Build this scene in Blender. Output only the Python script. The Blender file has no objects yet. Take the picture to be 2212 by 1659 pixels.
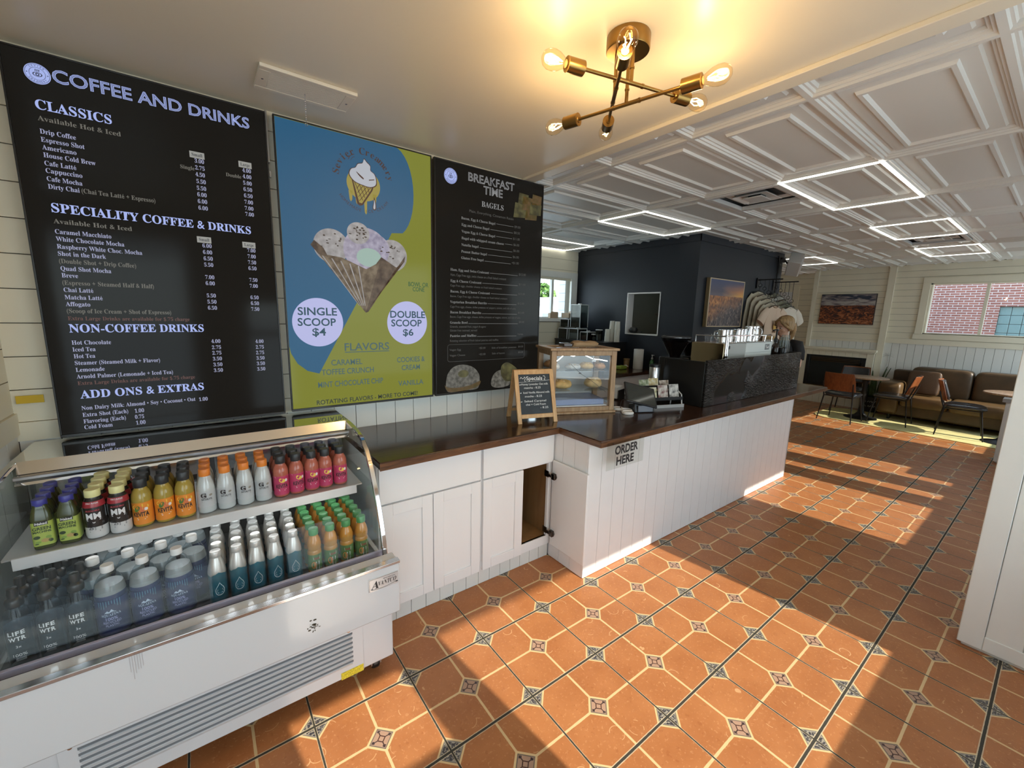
import bpy, bmesh, math, random
from mathutils import Vector, Matrix
random.seed(7)
SC = bpy.context.scene
COL = SC.collection
PI = math.pi

# ---------------------------------------------------------------- camera
cam_d = bpy.data.cameras.new('camera')
cam = bpy.data.objects.new('camera', cam_d); COL.objects.link(cam)
cam_d.sensor_width = 36.0; cam_d.lens = 36.0 * 896.75 / 2212.0
cam_d.clip_start = 0.02; cam_d.clip_end = 300
_yaw, _pit, _rol = math.radians(53.2034), math.radians(9.6538), math.radians(-1.3858)
_f = Vector((math.cos(_yaw)*math.cos(_pit), math.sin(_yaw)*math.cos(_pit), -math.sin(_pit)))
_r = Vector((math.sin(_yaw), -math.cos(_yaw), 0)); _dn = _f.cross(_r)
_r2 = math.cos(_rol)*_r + math.sin(_rol)*_dn; _d2 = -math.sin(_rol)*_r + math.cos(_rol)*_dn
cam.matrix_world = Matrix(((_r2.x, -_d2.x, -_f.x, 0), (_r2.y, -_d2.y, -_f.y, 0), (_r2.z, -_d2.z, -_f.z, 1.675), (0, 0, 0, 1)))
SC.camera = cam

# ---------------------------------------------------------------- sky, sun, exposure
SC.view_settings.view_transform = 'Standard'; SC.view_settings.look = 'None'
SC.view_settings.exposure = EXPO = 0.27; SC.view_settings.gamma = 1.0; SC.view_settings.use_curve_mapping = False
SKY_STRENGTH = 4.2
SUN_STRENGTH = 6.0
BULB_W = 2.0
LED_S = 4.5
W = bpy.data.worlds.new('sky'); SC.world = W; W.use_nodes = True
_nt = W.node_tree; _nt.nodes.clear()
_o = _nt.nodes.new('ShaderNodeOutputWorld'); _b = _nt.nodes.new('ShaderNodeBackground')
_g = _nt.nodes.new('ShaderNodeTexCoord'); _s = _nt.nodes.new('ShaderNodeSeparateXYZ'); _c = _nt.nodes.new('ShaderNodeValToRGB')
_c.color_ramp.elements[0].position = 0.0; _c.color_ramp.elements[0].color = (0.74, 0.88, 0.90, 1)
_c.color_ramp.elements[1].position = 0.7; _c.color_ramp.elements[1].color = (0.50, 0.70, 0.94, 1)
_nt.links.new(_g.outputs['Generated'], _s.inputs[0]); _nt.links.new(_s.outputs['Z'], _c.inputs[0])
_nt.links.new(_c.outputs[0], _b.inputs[0]); _b.inputs[1].default_value = SKY_STRENGTH
_nt.links.new(_b.outputs[0], _o.inputs[0])
SUN_DIR = Vector((-0.125, 1.0, -0.65)).normalized()      # travels from the street windows into the shop
sd = bpy.data.lights.new('sun', 'SUN'); sd.energy = SUN_STRENGTH; sd.angle = math.radians(0.55); sd.color = (1.0, 0.93, 0.80)
sun = bpy.data.objects.new('sun', sd); COL.objects.link(sun)
sun.rotation_euler = SUN_DIR.to_track_quat('-Z', 'Y').to_euler(); sun.location = (5, -8, 8)
cy = SC.cycles
cy.max_bounces = 10; cy.diffuse_bounces = 5; cy.glossy_bounces = 4; cy.transparent_max_bounces = 24; cy.transmission_bounces = 4
cy.caustics_reflective = False; cy.caustics_refractive = False; cy.sample_clamp_indirect = 6.0
cy.use_denoising = True

# ---------------------------------------------------------------- mesh builder
class MB:
    def __init__(s, o=(0, 0, 0)):
        s.o = Vector(o); s.v = []; s.f = []; s.m = []
    def add(s, vs, fs, mi=0, M=None):
        b = len(s.v)
        for p in vs:
            p = Vector(p)
            if M is not None: p = M @ p
            s.v.append(p - s.o)
        for i, f in enumerate(fs):
            s.f.append([b + k for k in f]); s.m.append(mi[i] if isinstance(mi, list) else mi)
        return s
    def box(s, x0, x1, y0, y1, z0, z1, mi=0, M=None):
        return s.add([(x0,y0,z0),(x1,y0,z0),(x1,y1,z0),(x0,y1,z0),(x0,y0,z1),(x1,y0,z1),(x1,y1,z1),(x0,y1,z1)],
                     [(0,3,2,1),(4,5,6,7),(0,1,5,4),(1,2,6,5),(2,3,7,6),(3,0,4,7)], mi, M)
    def quad(s, a, b, c, d, mi=0, M=None): return s.add([a, b, c, d], [(0,1,2,3)], mi, M)
    def tube(s, pts, r, n=10, mi=0, cap=True, M=None, r_end=None):
        pts = [Vector(p) for p in pts]; vs = []; fs = []
        up = None
        for i, p in enumerate(pts):
            a = pts[max(i-1, 0)]; c = pts[min(i+1, len(pts)-1)]; t = (c - a).normalized()
            if up is None: up = t.orthogonal().normalized()
            up = (up - t * up.dot(t)); up = up.normalized() if up.length > 1e-6 else t.orthogonal().normalized()
            w = t.cross(up)
            rr = r[i] if isinstance(r, (list, tuple)) else (r if r_end is None else r + (r_end - r) * i / (len(pts)-1))
            for k in range(n):
                q = 2*PI*k/n; vs.append(p + (up*math.cos(q) + w*math.sin(q)) * rr)
        for i in range(len(pts)-1):
            for k in range(n):
                fs.append((i*n+k, i*n+(k+1) % n, (i+1)*n+(k+1) % n, (i+1)*n+k))
        if cap:
            fs.append(tuple(range(n-1, -1, -1))); fs.append(tuple((len(pts)-1)*n + k for k in range(n)))
        return s.add(vs, fs, mi, M)
    def lathe(s, prof, n=20, mi=0, c=(0, 0, 0), M=None, sq=None):
        """prof: (radius, z[, material]); sq = superellipse exponent for squarish bottles"""
        vs = []; fs = []; ms = []; c = Vector(c)
        for p in prof:
            for k in range(n):
                q = 2*PI*k/n; cx, sx = math.cos(q), math.sin(q); g = 1.0
                if sq: g = (abs(cx)**sq + abs(sx)**sq) ** (-1.0/sq)
                vs.append(c + Vector((p[0]*cx*g, p[0]*sx*g, p[1])))
        for i in range(len(prof)-1):
            m = prof[i+1][2] if len(prof[i+1]) > 2 else mi
            for k in range(n):
                fs.append((i*n+k, i*n+(k+1) % n, (i+1)*n+(k+1) % n, (i+1)*n+k)); ms.append(m)
        if prof[0][0] > 1e-5: fs.append(tuple(range(n-1, -1, -1))); ms.append(prof[0][2] if len(prof[0]) > 2 else mi)
        if prof[-1][0] > 1e-5: fs.append(tuple((len(prof)-1)*n + k for k in range(n))); ms.append(prof[-1][2] if len(prof[-1]) > 2 else mi)
        return s.add(vs, fs, ms, M)
    def prism(s, poly, a, b, ax=1, mi=0, M=None):
        """poly in the two other axes, extruded along ax from a to b"""
        def P(u, v, w): return (w, u, v) if ax == 0 else ((u, w, v) if ax == 1 else (u, v, w))
        n = len(poly); vs = [P(u, v, a) for u, v in poly] + [P(u, v, b) for u, v in poly]
        fs = [tuple(range(n-1, -1, -1)), tuple(range(n, 2*n))] + [(k, (k+1) % n, n+(k+1) % n, n+k) for k in range(n)]
        return s.add(vs, fs, mi, M)
    def ball(s, c, rx, ry=None, rz=None, n=16, m=10, mi=0, M=None):
        ry = rx if ry is None else ry; rz = rx if rz is None else rz
        vs = []; fs = []
        for j in range(1, m):
            t = PI*j/m
            for k in range(n):
                q = 2*PI*k/n; vs.append((c[0]+rx*math.sin(t)*math.cos(q), c[1]+ry*math.sin(t)*math.sin(q), c[2]+rz*math.cos(t)))
        a = len(vs); vs.append((c[0], c[1], c[2]+rz)); vs.append((c[0], c[1], c[2]-rz))
        for j in range(m-2):
            for k in range(n): fs.append((j*n+k, (j+1)*n+k, (j+1)*n+(k+1) % n, j*n+(k+1) % n))
        for k in range(n):
            fs.append((a, k, (k+1) % n)); fs.append((a+1, (m-2)*n+(k+1) % n, (m-2)*n+k))
        return s.add(vs, fs, mi, M)
    def loft(s, rings, mi=0, cap=True, M=None):
        n = len(rings[0]); vs = [p for r in rings for p in r]; fs = []
        for i in range(len(rings)-1):
            for k in range(n): fs.append((i*n+k, i*n+(k+1) % n, (i+1)*n+(k+1) % n, (i+1)*n+k))
        if cap: fs.append(tuple(range(n-1, -1, -1))); fs.append(tuple((len(rings)-1)*n+k for k in range(n)))
        return s.add(vs, fs, mi, M)
    def merge(s, o, M=None):
        b = len(s.v); s.v += [(M @ p if M is not None else p.copy()) for p in o.v]
        s.f += [[b+k for k in f] for f in o.f]; s.m += o.m
        return s
    def mesh(s, name, mats, smooth=35, recalc=True):
        me = bpy.data.meshes.new(name); me.from_pydata([tuple(p) for p in s.v], [], s.f)
        for m in (mats if isinstance(mats, (list, tuple)) else [mats]): me.materials.append(m)
        me.polygons.foreach_set('material_index', s.m)
        if recalc:
            bm = bmesh.new(); bm.from_mesh(me); bmesh.ops.recalc_face_normals(bm, faces=bm.faces[:]); bm.to_mesh(me); bm.free()
        if smooth:
            me.polygons.foreach_set('use_smooth', [True]*len(me.polygons))
            me.set_sharp_from_angle(angle=math.radians(smooth))
        me.update()
        return me
    def build(s, name, mats, parent=None, smooth=35, bevel=0.0, seg=2, recalc=True, sub=0):
        o = bpy.data.objects.new(name, s.mesh(name, mats, smooth, recalc)); COL.objects.link(o)
        if parent is not None: o.parent = parent
        if bevel > 0:
            b = o.modifiers.new('bevel', 'BEVEL'); b.width = bevel; b.segments = seg; b.limit_method = 'ANGLE'; b.angle_limit = math.radians(40)
            b.harden_normals = False
        if sub:
            q = o.modifiers.new('sub', 'SUBSURF'); q.levels = sub; q.render_levels = sub
        return o

def tag(o, label, cat, group=None, kind=None):
    o['label'] = label; o['category'] = cat
    if group: o['group'] = group
    if kind: o['kind'] = kind
    return o
def thing(name, label, cat, loc=(0, 0, 0), rz=0.0, group=None):
    o = bpy.data.objects.new(name, None); COL.objects.link(o); o.empty_display_size = 0.05
    o.location = loc; o.rotation_euler = (0, 0, rz)
    return tag(o, label, cat, group)
def struct(mb, name, mats, label, cat, **k):
    return tag(mb.build(name, mats, **k), label, cat, kind='structure')
def kids(o): return [c for c in o.children]
def dup(root, loc, rz=None, label=None):
    r = root.copy(); COL.objects.link(r); r.location = loc
    if rz is not None: r.rotation_euler = (0, 0, rz)
    if label: r['label'] = label
    for c in kids(root):
        d = c.copy(); COL.objects.link(d); d.parent = r
        for g in kids(c):
            e = g.copy(); COL.objects.link(e); e.parent = d
    return r
ORD = ['front', 'second', 'third', 'fourth', 'fifth', 'sixth', 'seventh']

# ---------------------------------------------------------------- materials
def L(r, g, b):
    return tuple((c/12.92 if c <= 0.04045 else ((c+0.055)/1.055)**2.4) for c in (r/255, g/255, b/255))
MATS = {}
def M(name, col=(.5, .5, .5), rough=.5, metal=0.0, emis=None, es=1.0, noise=None, bump=None, coat=0.0, spec=0.5, trans=0.0, stretch=None, col2=None, detail=4.0):
    if name in MATS: return MATS[name]
    m = bpy.data.materials.new(name); m.use_nodes = True; nt = m.node_tree; p = nt.nodes['Principled BSDF']
    p.inputs['Base Color'].default_value = (*col, 1); p.inputs['Roughness'].default_value = rough; p.inputs['Metallic'].default_value = metal
    p.inputs['Specular IOR Level'].default_value = spec; p.inputs['Coat Weight'].default_value = coat; p.inputs['Coat Roughness'].default_value = .05
    p.inputs['Transmission Weight'].default_value = trans
    if emis: p.inputs['Emission Color'].default_value = (*emis, 1); p.inputs['Emission Strength'].default_value = es
    if noise or bump:
        tc = nt.nodes.new('ShaderNodeTexCoord'); src = tc.outputs['Object']
        if stretch:
            mp = nt.nodes.new('ShaderNodeMapping'); mp.inputs['Scale'].default_value = stretch; nt.links.new(src, mp.inputs[0]); src = mp.outputs[0]
    if noise:
        n = nt.nodes.new('ShaderNodeTexNoise'); n.inputs['Scale'].default_value = noise[0]; n.inputs['Detail'].default_value = detail; nt.links.new(src, n.inputs[0])
        r = nt.nodes.new('ShaderNodeValToRGB'); a = noise[1]
        lo = col2 if col2 else tuple(c*(1-a) for c in col); hi = col if col2 else tuple(min(1, c*(1+a)) for c in col)
        r.color_ramp.elements[0].position = .3; r.color_ramp.elements[1].position = .7
        r.color_ramp.elements[0].color = (*lo, 1); r.color_ramp.elements[1].color = (*hi, 1)
        nt.links.new(n.outputs['Fac'], r.inputs[0]); nt.links.new(r.outputs[0], p.inputs['Base Color'])
    if bump:
        n2 = nt.nodes.new('ShaderNodeTexNoise'); n2.inputs['Scale'].default_value = bump[0]; n2.inputs['Detail'].default_value = 5; nt.links.new(src, n2.inputs[0])
        bm = nt.nodes.new('ShaderNodeBump'); bm.inputs['Strength'].default_value = bump[1]; bm.inputs['Distance'].default_value = bump[2] if len(bump) > 2 else .01
        nt.links.new(n2.outputs['Fac'], bm.inputs['Height']); nt.links.new(bm.outputs[0], p.inputs['Normal'])
    MATS[name] = m; return m
def GLASS(name, tint=(1, 1, 1), ior=1.45, rough=0.0, refl=1.0):
    """thin pane: clear transmission plus a Fresnel reflection"""
    if name in MATS: return MATS[name]
    m = bpy.data.materials.new(name); m.use_nodes = True; nt = m.node_tree; nt.nodes.clear()
    o = nt.nodes.new('ShaderNodeOutputMaterial'); mx = nt.nodes.new('ShaderNodeMixShader'); t = nt.nodes.new('ShaderNodeBsdfTransparent'); g = nt.nodes.new('ShaderNodeBsdfGlossy')
    t.inputs[0].default_value = (*tint, 1); g.inputs['Roughness'].default_value = rough
    lw = nt.nodes.new('ShaderNodeLayerWeight'); lw.inputs[0].default_value = .5; r0 = ((ior-1)/(ior+1))**2
    pw = nt.nodes.new('ShaderNodeMath'); pw.operation = 'POWER'; pw.inputs[1].default_value = 5.0; nt.links.new(lw.outputs['Facing'], pw.inputs[0])
    ma = nt.nodes.new('ShaderNodeMath'); ma.operation = 'MULTIPLY_ADD'; ma.inputs[1].default_value = (1-r0)*refl; ma.inputs[2].default_value = r0*refl; nt.links.new(pw.outputs[0], ma.inputs[0]); nt.links.new(ma.outputs[0], mx.inputs[0])
    nt.links.new(t.outputs[0], mx.inputs[1]); nt.links.new(g.outputs[0], mx.inputs[2]); nt.links.new(mx.outputs[0], o.inputs[0])
    MATS[name] = m; return m
def EM(name, col, s):
    return M(name, (0, 0, 0), .5, emis=col, es=s)

white = M('white_paint', (.80, .795, .79), .42, noise=(9, .015))
white2 = M('white_cabinet', (.82, .815, .81), .38)
plank = M('plank_paint', L(226, 219, 198), .5, noise=(3, .03), bump=(30, .06, .002))
plank_w = M('board_paint', L(222, 222, 216), .5, noise=(3, .03), bump=(30, .05, .002))  # on lower wall boards the cool skylight tint is put into this white
gap_m = M('plank_gap', L(96, 90, 76), .8)
soft_ceil = M('ceiling_paint', L(228, 220, 200), .33, bump=(5, .18, .01))
tin = M('tin_ceiling_paint', L(222, 220, 213), .36)
blue = M('blue_paint', L(24, 30, 40), .55, bump=(60, .05, .002))
steel = M('brushed_steel', (.62, .62, .63), .22, 1.0)
chrome = M('chrome', (.86, .86, .87), .06, 1.0)
black = M('black_plastic', (.012, .012, .013), .35)
blackm = M('black_metal', (.014, .014, .015), .42, .3)
brass = M('aged_brass', L(150, 118, 66), .30, 1.0)
glass = GLASS('clear_glass')
case_glass = GLASS('display_glass', ior=1.36, refl=.75)
acryl = GLASS('clear_acrylic', tint=(.97, .985, .98), ior=1.5)
paper = M('white_paper', (.82, .81, .78), .6)

# ---------------------------------------------------------------- lettering
_GL = {}
def serif(s):
    o = ''
    for c in s:
        if 'A' <= c <= 'Z': o += chr(0x1D400+ord(c)-65)
        elif 'a' <= c <= 'z': o += chr(0x1D41A+ord(c)-97)
        elif '0' <= c <= '9': o += chr(0x1D7CE+ord(c)-48)
        else: o += c
    return o
def glyphs(s, off=0.0, sp=1.0):
    k = (s, off, sp)
    if k not in _GL:
        c = bpy.data.curves.new('lettering', 'FONT'); c.body = s; c.resolution_u = 3; c.fill_mode = 'FRONT'; c.offset = off; c.space_character = sp
        o = bpy.data.objects.new('lettering', c); me = o.to_mesh()
        vs = [(v.co.x, v.co.y) for v in me.vertices]; fs = [tuple(p.vertices) for p in me.polygons]
        o.to_mesh_clear(); bpy.data.objects.remove(o); bpy.data.curves.remove(c)
        _GL[k] = (vs, fs)
    return _GL[k]
def text(mb, s, u, v, w, h, mapf, mi=0, off=0.0, ser=False, sp=1.0, shear=0.0, align='l'):
    """lettering of cap height h fitted to width w (w None: natural), left baseline at (u, v), mapped to space by mapf"""
    s = serif(s) if ser else s
    vs, fs = glyphs(s, 0.0, sp); xs = [p[0] for p in vs]; x0, x1 = min(xs), max(xs)
    if off: vs, fs = glyphs(s, off, sp)
    ky = h/.68; kx = ky if w is None else w/(x1-x0)
    if align == 'c': u = u - kx*(x1-x0)/2
    mb.add([mapf(u+(p[0]-x0)*kx+shear*p[1]*ky, v+p[1]*ky) for p in vs], fs, mi)
    return kx*(x1-x0)
def disc(mb, u, v, ru, rv, mapf, mi=0, n=40, r_in=0.0, a0=0, a1=2*PI):
    vs = []; fs = []
    for k in range(n+1):
        q = a0+(a1-a0)*k/n
        vs.append(mapf(u+ru*r_in*math.cos(q), v+rv*r_in*math.sin(q))); vs.append(mapf(u+ru*math.cos(q), v+rv*math.sin(q)))
    for k in range(n): fs.append((2*k, 2*k+1, 2*k+3, 2*k+2))
    mb.add(vs, fs, mi)
def flat(mb, pts, mapf, mi=0): mb.add([mapf(*p) for p in pts], [tuple(range(len(pts)))], mi)
def arctext(mb, s, u, v, r, a_mid, span, h, mapf, mi=0, inside=False, ser=False):
    n = len(s)
    for i, ch in enumerate(s):
        if ch == ' ': continue
        t = (i+.5)/n-.5
        a = a_mid - span*t if not inside else a_mid + span*t
        vs, fs = glyphs(serif(ch) if ser else ch); xs = [p[0] for p in vs]; mid = (min(xs)+max(xs))/2; k = h/.68
        rot = a-PI/2 if not inside else a+PI/2
        cu, cv = u+r*math.cos(a), v+r*math.sin(a)
        mb.add([mapf(cu+((p[0]-mid)*math.cos(rot)-(p[1]-.34)*math.sin(rot))*k, cv+((p[0]-mid)*math.sin(rot)+(p[1]-.34)*math.cos(rot))*k) for p in vs], fs, mi)
# ================================================================ the setting
T_FL = 0.40624
def floor_material():
    m = bpy.data.materials.new('terracotta_tile'); m.use_nodes = True; nt = m.node_tree; P = nt.nodes['Principled BSDF']
    def N(op, a, b=None, c=None):
        n = nt.nodes.new('ShaderNodeMath'); n.operation = op
        for i, x in enumerate((a, b, c)):
            if x is None: continue
            if isinstance(x, (int, float)): n.inputs[i].default_value = x
            else: nt.links.new(x, n.inputs[i])
        return n.outputs[0]
    def mix(fac, a, b):
        n = nt.nodes.new('ShaderNodeMix'); n.data_type = 'RGBA'; n.clamp_factor = True
        if isinstance(fac, (int, float)): n.inputs[0].default_value = fac
        else: nt.links.new(fac, n.inputs[0])
        for i, x in ((6, a), (7, b)):
            if isinstance(x, tuple): n.inputs[i].default_value = (*x, 1)
            else: nt.links.new(x, n.inputs[i])
        return n.outputs[2]
    tc = nt.nodes.new('ShaderNodeTexCoord'); sp = nt.nodes.new('ShaderNodeSeparateXYZ'); nt.links.new(tc.outputs['Object'], sp.inputs[0])
    u = N('DIVIDE', N('SUBTRACT', sp.outputs[0], 1.0517), T_FL); v = N('DIVIDE', N('SUBTRACT', sp.outputs[1], 1.602), T_FL)
    a = N('SUBTRACT', N('FRACT', u), .5); b = N('SUBTRACT', N('FRACT', v), .5)          # signed, from the tile centre
    aa, ab = N('ABSOLUTE', a), N('ABSOLUTE', b)
    du, dv = N('SUBTRACT', .5, aa), N('SUBTRACT', .5, ab)                                # from the joints
    def lt(x, k): return N('LESS_THAN', x, k)
    def gt(x, k): return N('GREATER_THAN', x, k)
    def noise(scale, det=4, rough=.6):
        n = nt.nodes.new('ShaderNodeTexNoise'); n.inputs['Scale'].default_value = scale; n.inputs['Detail'].default_value = det; n.inputs['Roughness'].default_value = rough
        nt.links.new(tc.outputs['Object'], n.inputs[0]); return n.outputs['Fac']
    def ramp(x, p0, p1, c0, c1):
        r = nt.nodes.new('ShaderNodeValToRGB'); r.color_ramp.elements[0].position = p0; r.color_ramp.elements[1].position = p1
        r.color_ramp.elements[0].color = (*c0, 1); r.color_ramp.elements[1].color = (*c1, 1); nt.links.new(x, r.inputs[0]); return r.outputs[0]
    base = ramp(noise(5, 5), .3, .7, (.345, .125, .042), (.43, .172, .062))
    base = mix(N('MULTIPLY', gt(noise(70, 3, .7), .61), .35), base, (.62, .33, .15))     # pale flecks
    base = mix(N('MULTIPLY', gt(noise(38, 2), .66), .30), base, (.26, .075, .024))
    # curved pale hairline strokes, sparse
    vo = nt.nodes.new('ShaderNodeTexVoronoi'); vo.inputs['Scale'].default_value = 9.0; nt.links.new(tc.outputs['Object'], vo.inputs[0])
    arc = N('MULTIPLY', lt(N('ABSOLUTE', N('SUBTRACT', vo.outputs['Distance'], .30)), .012), gt(noise(14, 1), .60))
    base = mix(N('MULTIPLY', arc, .55), base, (.70, .44, .22))
    cream = (.66, .47, .24)
    wob = N('MULTIPLY', N('SUBTRACT', noise(26, 2), .5), .006)
    line = N('MAXIMUM', lt(N('ADD', aa, wob), .0125), lt(N('ADD', ab, wob), .0125))
    col = mix(line, base, cream)
    worn = N('MULTIPLY', line, gt(noise(17, 5, .75), .665))                              # worn spots on the printed lines
    col = mix(worn, col, (.05, .022, .010))
    def inset(p, q, half, kind, under):
        P_, Q_ = N('DIVIDE', N('ADD', p, q), half), N('DIVIDE', N('SUBTRACT', p, q), half)
        ap, aq = N('ABSOLUTE', P_), N('ABSOLUTE', Q_); mx = N('MAXIMUM', ap, aq); mn = N('MINIMUM', ap, aq)
        c = mix(lt(mx, 1.0), under, cream)
        if kind == 0:
            c = mix(lt(mx, .80), c, (.16, .13, .105)); c = mix(lt(mx, .70), c, (.40, .25, .17))
            c = mix(N('MULTIPLY', lt(mx, .30), gt(mx, .20)), c, (.07, .03, .022))
            c = mix(N('MULTIPLY', N('MULTIPLY', gt(mn, .40), lt(mx, .66)), gt(noise(160, 2), .42)), c, (.035, .028, .038))
            c = mix(N('MULTIPLY', lt(N('SUBTRACT', mx, mn), .07), N('MULTIPLY', gt(mx, .3), lt(mx, .62))), c, (.06, .035, .03))
        else:
            c = mix(lt(mx, .84), c, (.34, .31, .25)); c = mix(N('MULTIPLY', lt(mx, .74), gt(noise(120, 2), .47)), c, (.045, .042, .05))
            c = mix(N('MULTIPLY', lt(mx, .84), gt(mx, .78)), c, (.13, .12, .11))
        return c
    col = inset(a, b, .150, 0, col)
    sa = N('SUBTRACT', N('FRACT', N('ADD', u, .5)), .5); sb = N('SUBTRACT', N('FRACT', N('ADD', v, .5)), .5)
    col = inset(sa, sb, .165, 1, col)
    wg = N('MULTIPLY', N('SUBTRACT', noise(34, 3), .5), .006)
    g1 = lt(N('ADD', dv, wg), .0120); g2 = lt(N('ADD', du, wg), .0085)
    pale = N('MAXIMUM', lt(dv, .0205), lt(du, .0125))
    col = mix(N('MULTIPLY', pale, .75), col, (.60, .50, .34))
    joint = N('MAXIMUM', g1, g2)
    col = mix(joint, col, (.040, .036, .026))
    nt.links.new(col, P.inputs['Base Color'])
    nt.links.new(N('ADD', N('MULTIPLY', joint, .45), N('ADD', .27, N('MULTIPLY', noise(8, 3), .16))), P.inputs['Roughness'])
    bm = nt.nodes.new('ShaderNodeBump'); bm.inputs['Strength'].default_value = .5; bm.inputs['Distance'].default_value = .003
    nt.links.new(N('SUBTRACT', N('MULTIPLY', noise(50, 3), .15), joint), bm.inputs['Height']); nt.links.new(bm.outputs[0], P.inputs['Normal'])
    P.inputs['Specular IOR Level'].default_value = .45
    return m
f = MB(); f.box(-1.6, 10.9, -.86, 6.0, -.10, 0)
struct(f, 'floor', floor_material(), 'terracotta floor tiles printed with cream octagons and small dark insets', 'floor', smooth=0)
g = MB(); g.box(-40, 60, -60, 60, -.32, -.12)
struct(g, 'pavement', M('pavement', (.58, .59, .56), .9, noise=(2, .1)), 'pale pavement and lot outside the shop windows', 'ground', smooth=0)

def sub_iv(u0, u1, cuts):
    iv = [(u0, u1)]
    for a, b in cuts:
        n = []
        for x, y in iv:
            if b <= x or a >= y: n.append((x, y)); continue
            if a > x: n.append((x, a))
            if b < y: n.append((b, y))
        iv = n
    return [i for i in iv if i[1]-i[0] > .003]
def wall_solid(mb, ax, p0, p1, u0, u1, z0, z1, holes=(), mi=0):
    """solid wall from p0 to p1 along ax ('x' or 'y'), holes = (ua, ub, za, zb)"""
    zs = sorted({z0, z1, *[h[2] for h in holes], *[h[3] for h in holes]}); zs = [z for z in zs if z0 <= z <= z1]
    for a, b in zip(zs, zs[1:]):
        for x, y in sub_iv(u0, u1, [(h[0], h[1]) for h in holes if h[2] < b-1e-6 and h[3] > a+1e-6]):
            if ax == 'x': mb.box(p0, p1, x, y, a, b, mi)
            else: mb.box(x, y, p0, p1, a, b, mi)
def boards(mb, ax, p0, p1, u0, u1, z0, z1, pitch, vert=False, holes=(), gap=.004, mi=0):
    """thin boards laid on a wall with open joints"""
    if vert:
        n = max(1, round((u1-u0)/pitch)); st = (u1-u0)/n
        for k in range(n):
            wall_solid(mb, ax, p0, p1, u0+k*st+gap/2, u0+(k+1)*st-gap/2, z0, z1, holes, mi)
    else:
        n = max(1, round((z1-z0)/pitch)); st = (z1-z0)/n
        for k in range(n):
            a, b = z0+k*st+gap/2, z0+(k+1)*st-gap/2
            for x, y in sub_iv(u0, u1, [(h[0], h[1]) for h in holes if h[2] < (a+b)/2 < h[3]]):
                if ax == 'x': mb.box(p0, p1, x, y, a, b, mi)
                else: mb.box(x, y, p0, p1, a, b, mi)
PW = [gap_m, plank, plank_w]
ZT = 2.74
# --- menu wall (behind the screens)
w = MB(); wall_solid(w, 'y', 2.615, 2.74, -.76, 2.13, 0, ZT)
boards(w, 'y', 2.600, 2.6155, -.66, 2.128, 1.17, 2.70, .135, mi=1)
boards(w, 'y', 2.600, 2.6155, -.66, 2.128, .05, 1.09, .127, vert=True, mi=2)
w.box(-.66, 2.128, 2.592, 2.6155, 1.09, 1.17, 1)
struct(w, 'wall_back', PW, 'white planked wall carrying the three menu screens above the wooden counter', 'wall', smooth=0)
# --- left wall
w = MB(); wall_solid(w, 'x', -.76, -.675, 1.55, 2.615, 0, ZT)
boards(w, 'x', -.676, -.660, 1.55, 2.60, 1.21, 2.70, .135, mi=1)
boards(w, 'x', -.676, -.660, 1.55, 2.60, .05, 1.12, .127, vert=True, mi=2)
w.box(-.676, -.650, 1.55, 2.60, 1.12, 1.21, 1)
struct(w, 'wall_left', PW, 'cream plank side wall with rail at the left edge behind the drinks fridge', 'wall', smooth=0)
# --- street wall with its windows, behind the camera
FH = [(-1.5,-.10,.35,2.36), (.47,.95,.06,1.72), (1.19,2.89,.76,2.36), (4.36,5.44,.90,2.36), (5.76,5.95,.90,2.30), (6.34,6.83,.90,2.30), (8.28,10.2,.87,2.38)]  # leftmost opening and the tallest heads are added to let in more sky light
w = MB(); wall_solid(w, 'y', -.98, -.85, -1.6, 10.4, -.1, ZT, FH)
w.box(.47, .95, -.96, -.90, 1.33, 1.39); w.box(6.49, 6.83, -.95, -.90, .90, 1.18)
struct(w, 'wall_front', white, 'white street wall with shop windows that let the sun in', 'wall', smooth=0)
w = MB(); wall_solid(w, 'x', -1.72, -1.60, -.98, 1.67, -.1, ZT); wall_solid(w, 'y', 1.55, 1.67, -1.60, -.76, -.1, ZT); struct(w, 'wall_side', white, 'unseen white side wall added behind the camera to close off side light', 'wall', smooth=0)  # unseen walls, put in to keep side light off the navy face
# unseen awnings added outside: they cut off the high sun but leave the sky below them
w = MB(); w.box(1.0, 5.75, -1.90, -.98, 2.37, 2.42); w.box(-3.5, .38, -3.7, -.98, 2.40, 2.45); struct(w, 'sun_block_awning', white, 'unseen flat white awnings added outside the street windows to block high sun', 'awning', smooth=0)
# --- far lounge wall with window, and fireplace chimney breast
FW = (.25, 1.62, 1.485, 2.365)
w = MB(); wall_solid(w, 'x', 10.315, 10.45, -.98, 3.35, 0, ZT, [FW])
boards(w, 'x', 10.30, 10.316, -.85, 2.10, 1.39, 2.70, .113, holes=[FW], mi=1)
boards(w, 'x', 10.30, 10.316, 2.20, 3.30, 1.34, 2.70, .113, mi=1)
boards(w, 'x', 10.30, 10.316, -.85, 2.10, .02, 1.30, .107, vert=True, mi=2)
boards(w, 'x', 10.30, 10.316, 2.20, 3.30, 1.15, 1.30, .107, vert=True, mi=2)
w.box(10.285, 10.316, -.85, 2.10, 1.30, 1.39, 1); w.box(10.285, 10.316, 2.20, 3.30, 1.29, 1.34, 1)
w.box(10.26, 10.316, 2.10, 2.20, 0, 2.70, 1); w.box(10.26, 10.45, 3.30, 3.37, 0, 2.70, 1)
struct(w, 'wall_far', PW, 'cream plank wall of the lounge with chair rail, pilasters and window', 'wall', smooth=0)
w = MB(); wall_solid(w, 'x', 10.815, 10.9, 3.37, 6.1, 0, ZT)
boards(w, 'x', 10.80, 10.816, 3.37, 6.0, .02, 2.70, .118, mi=1)
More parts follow.
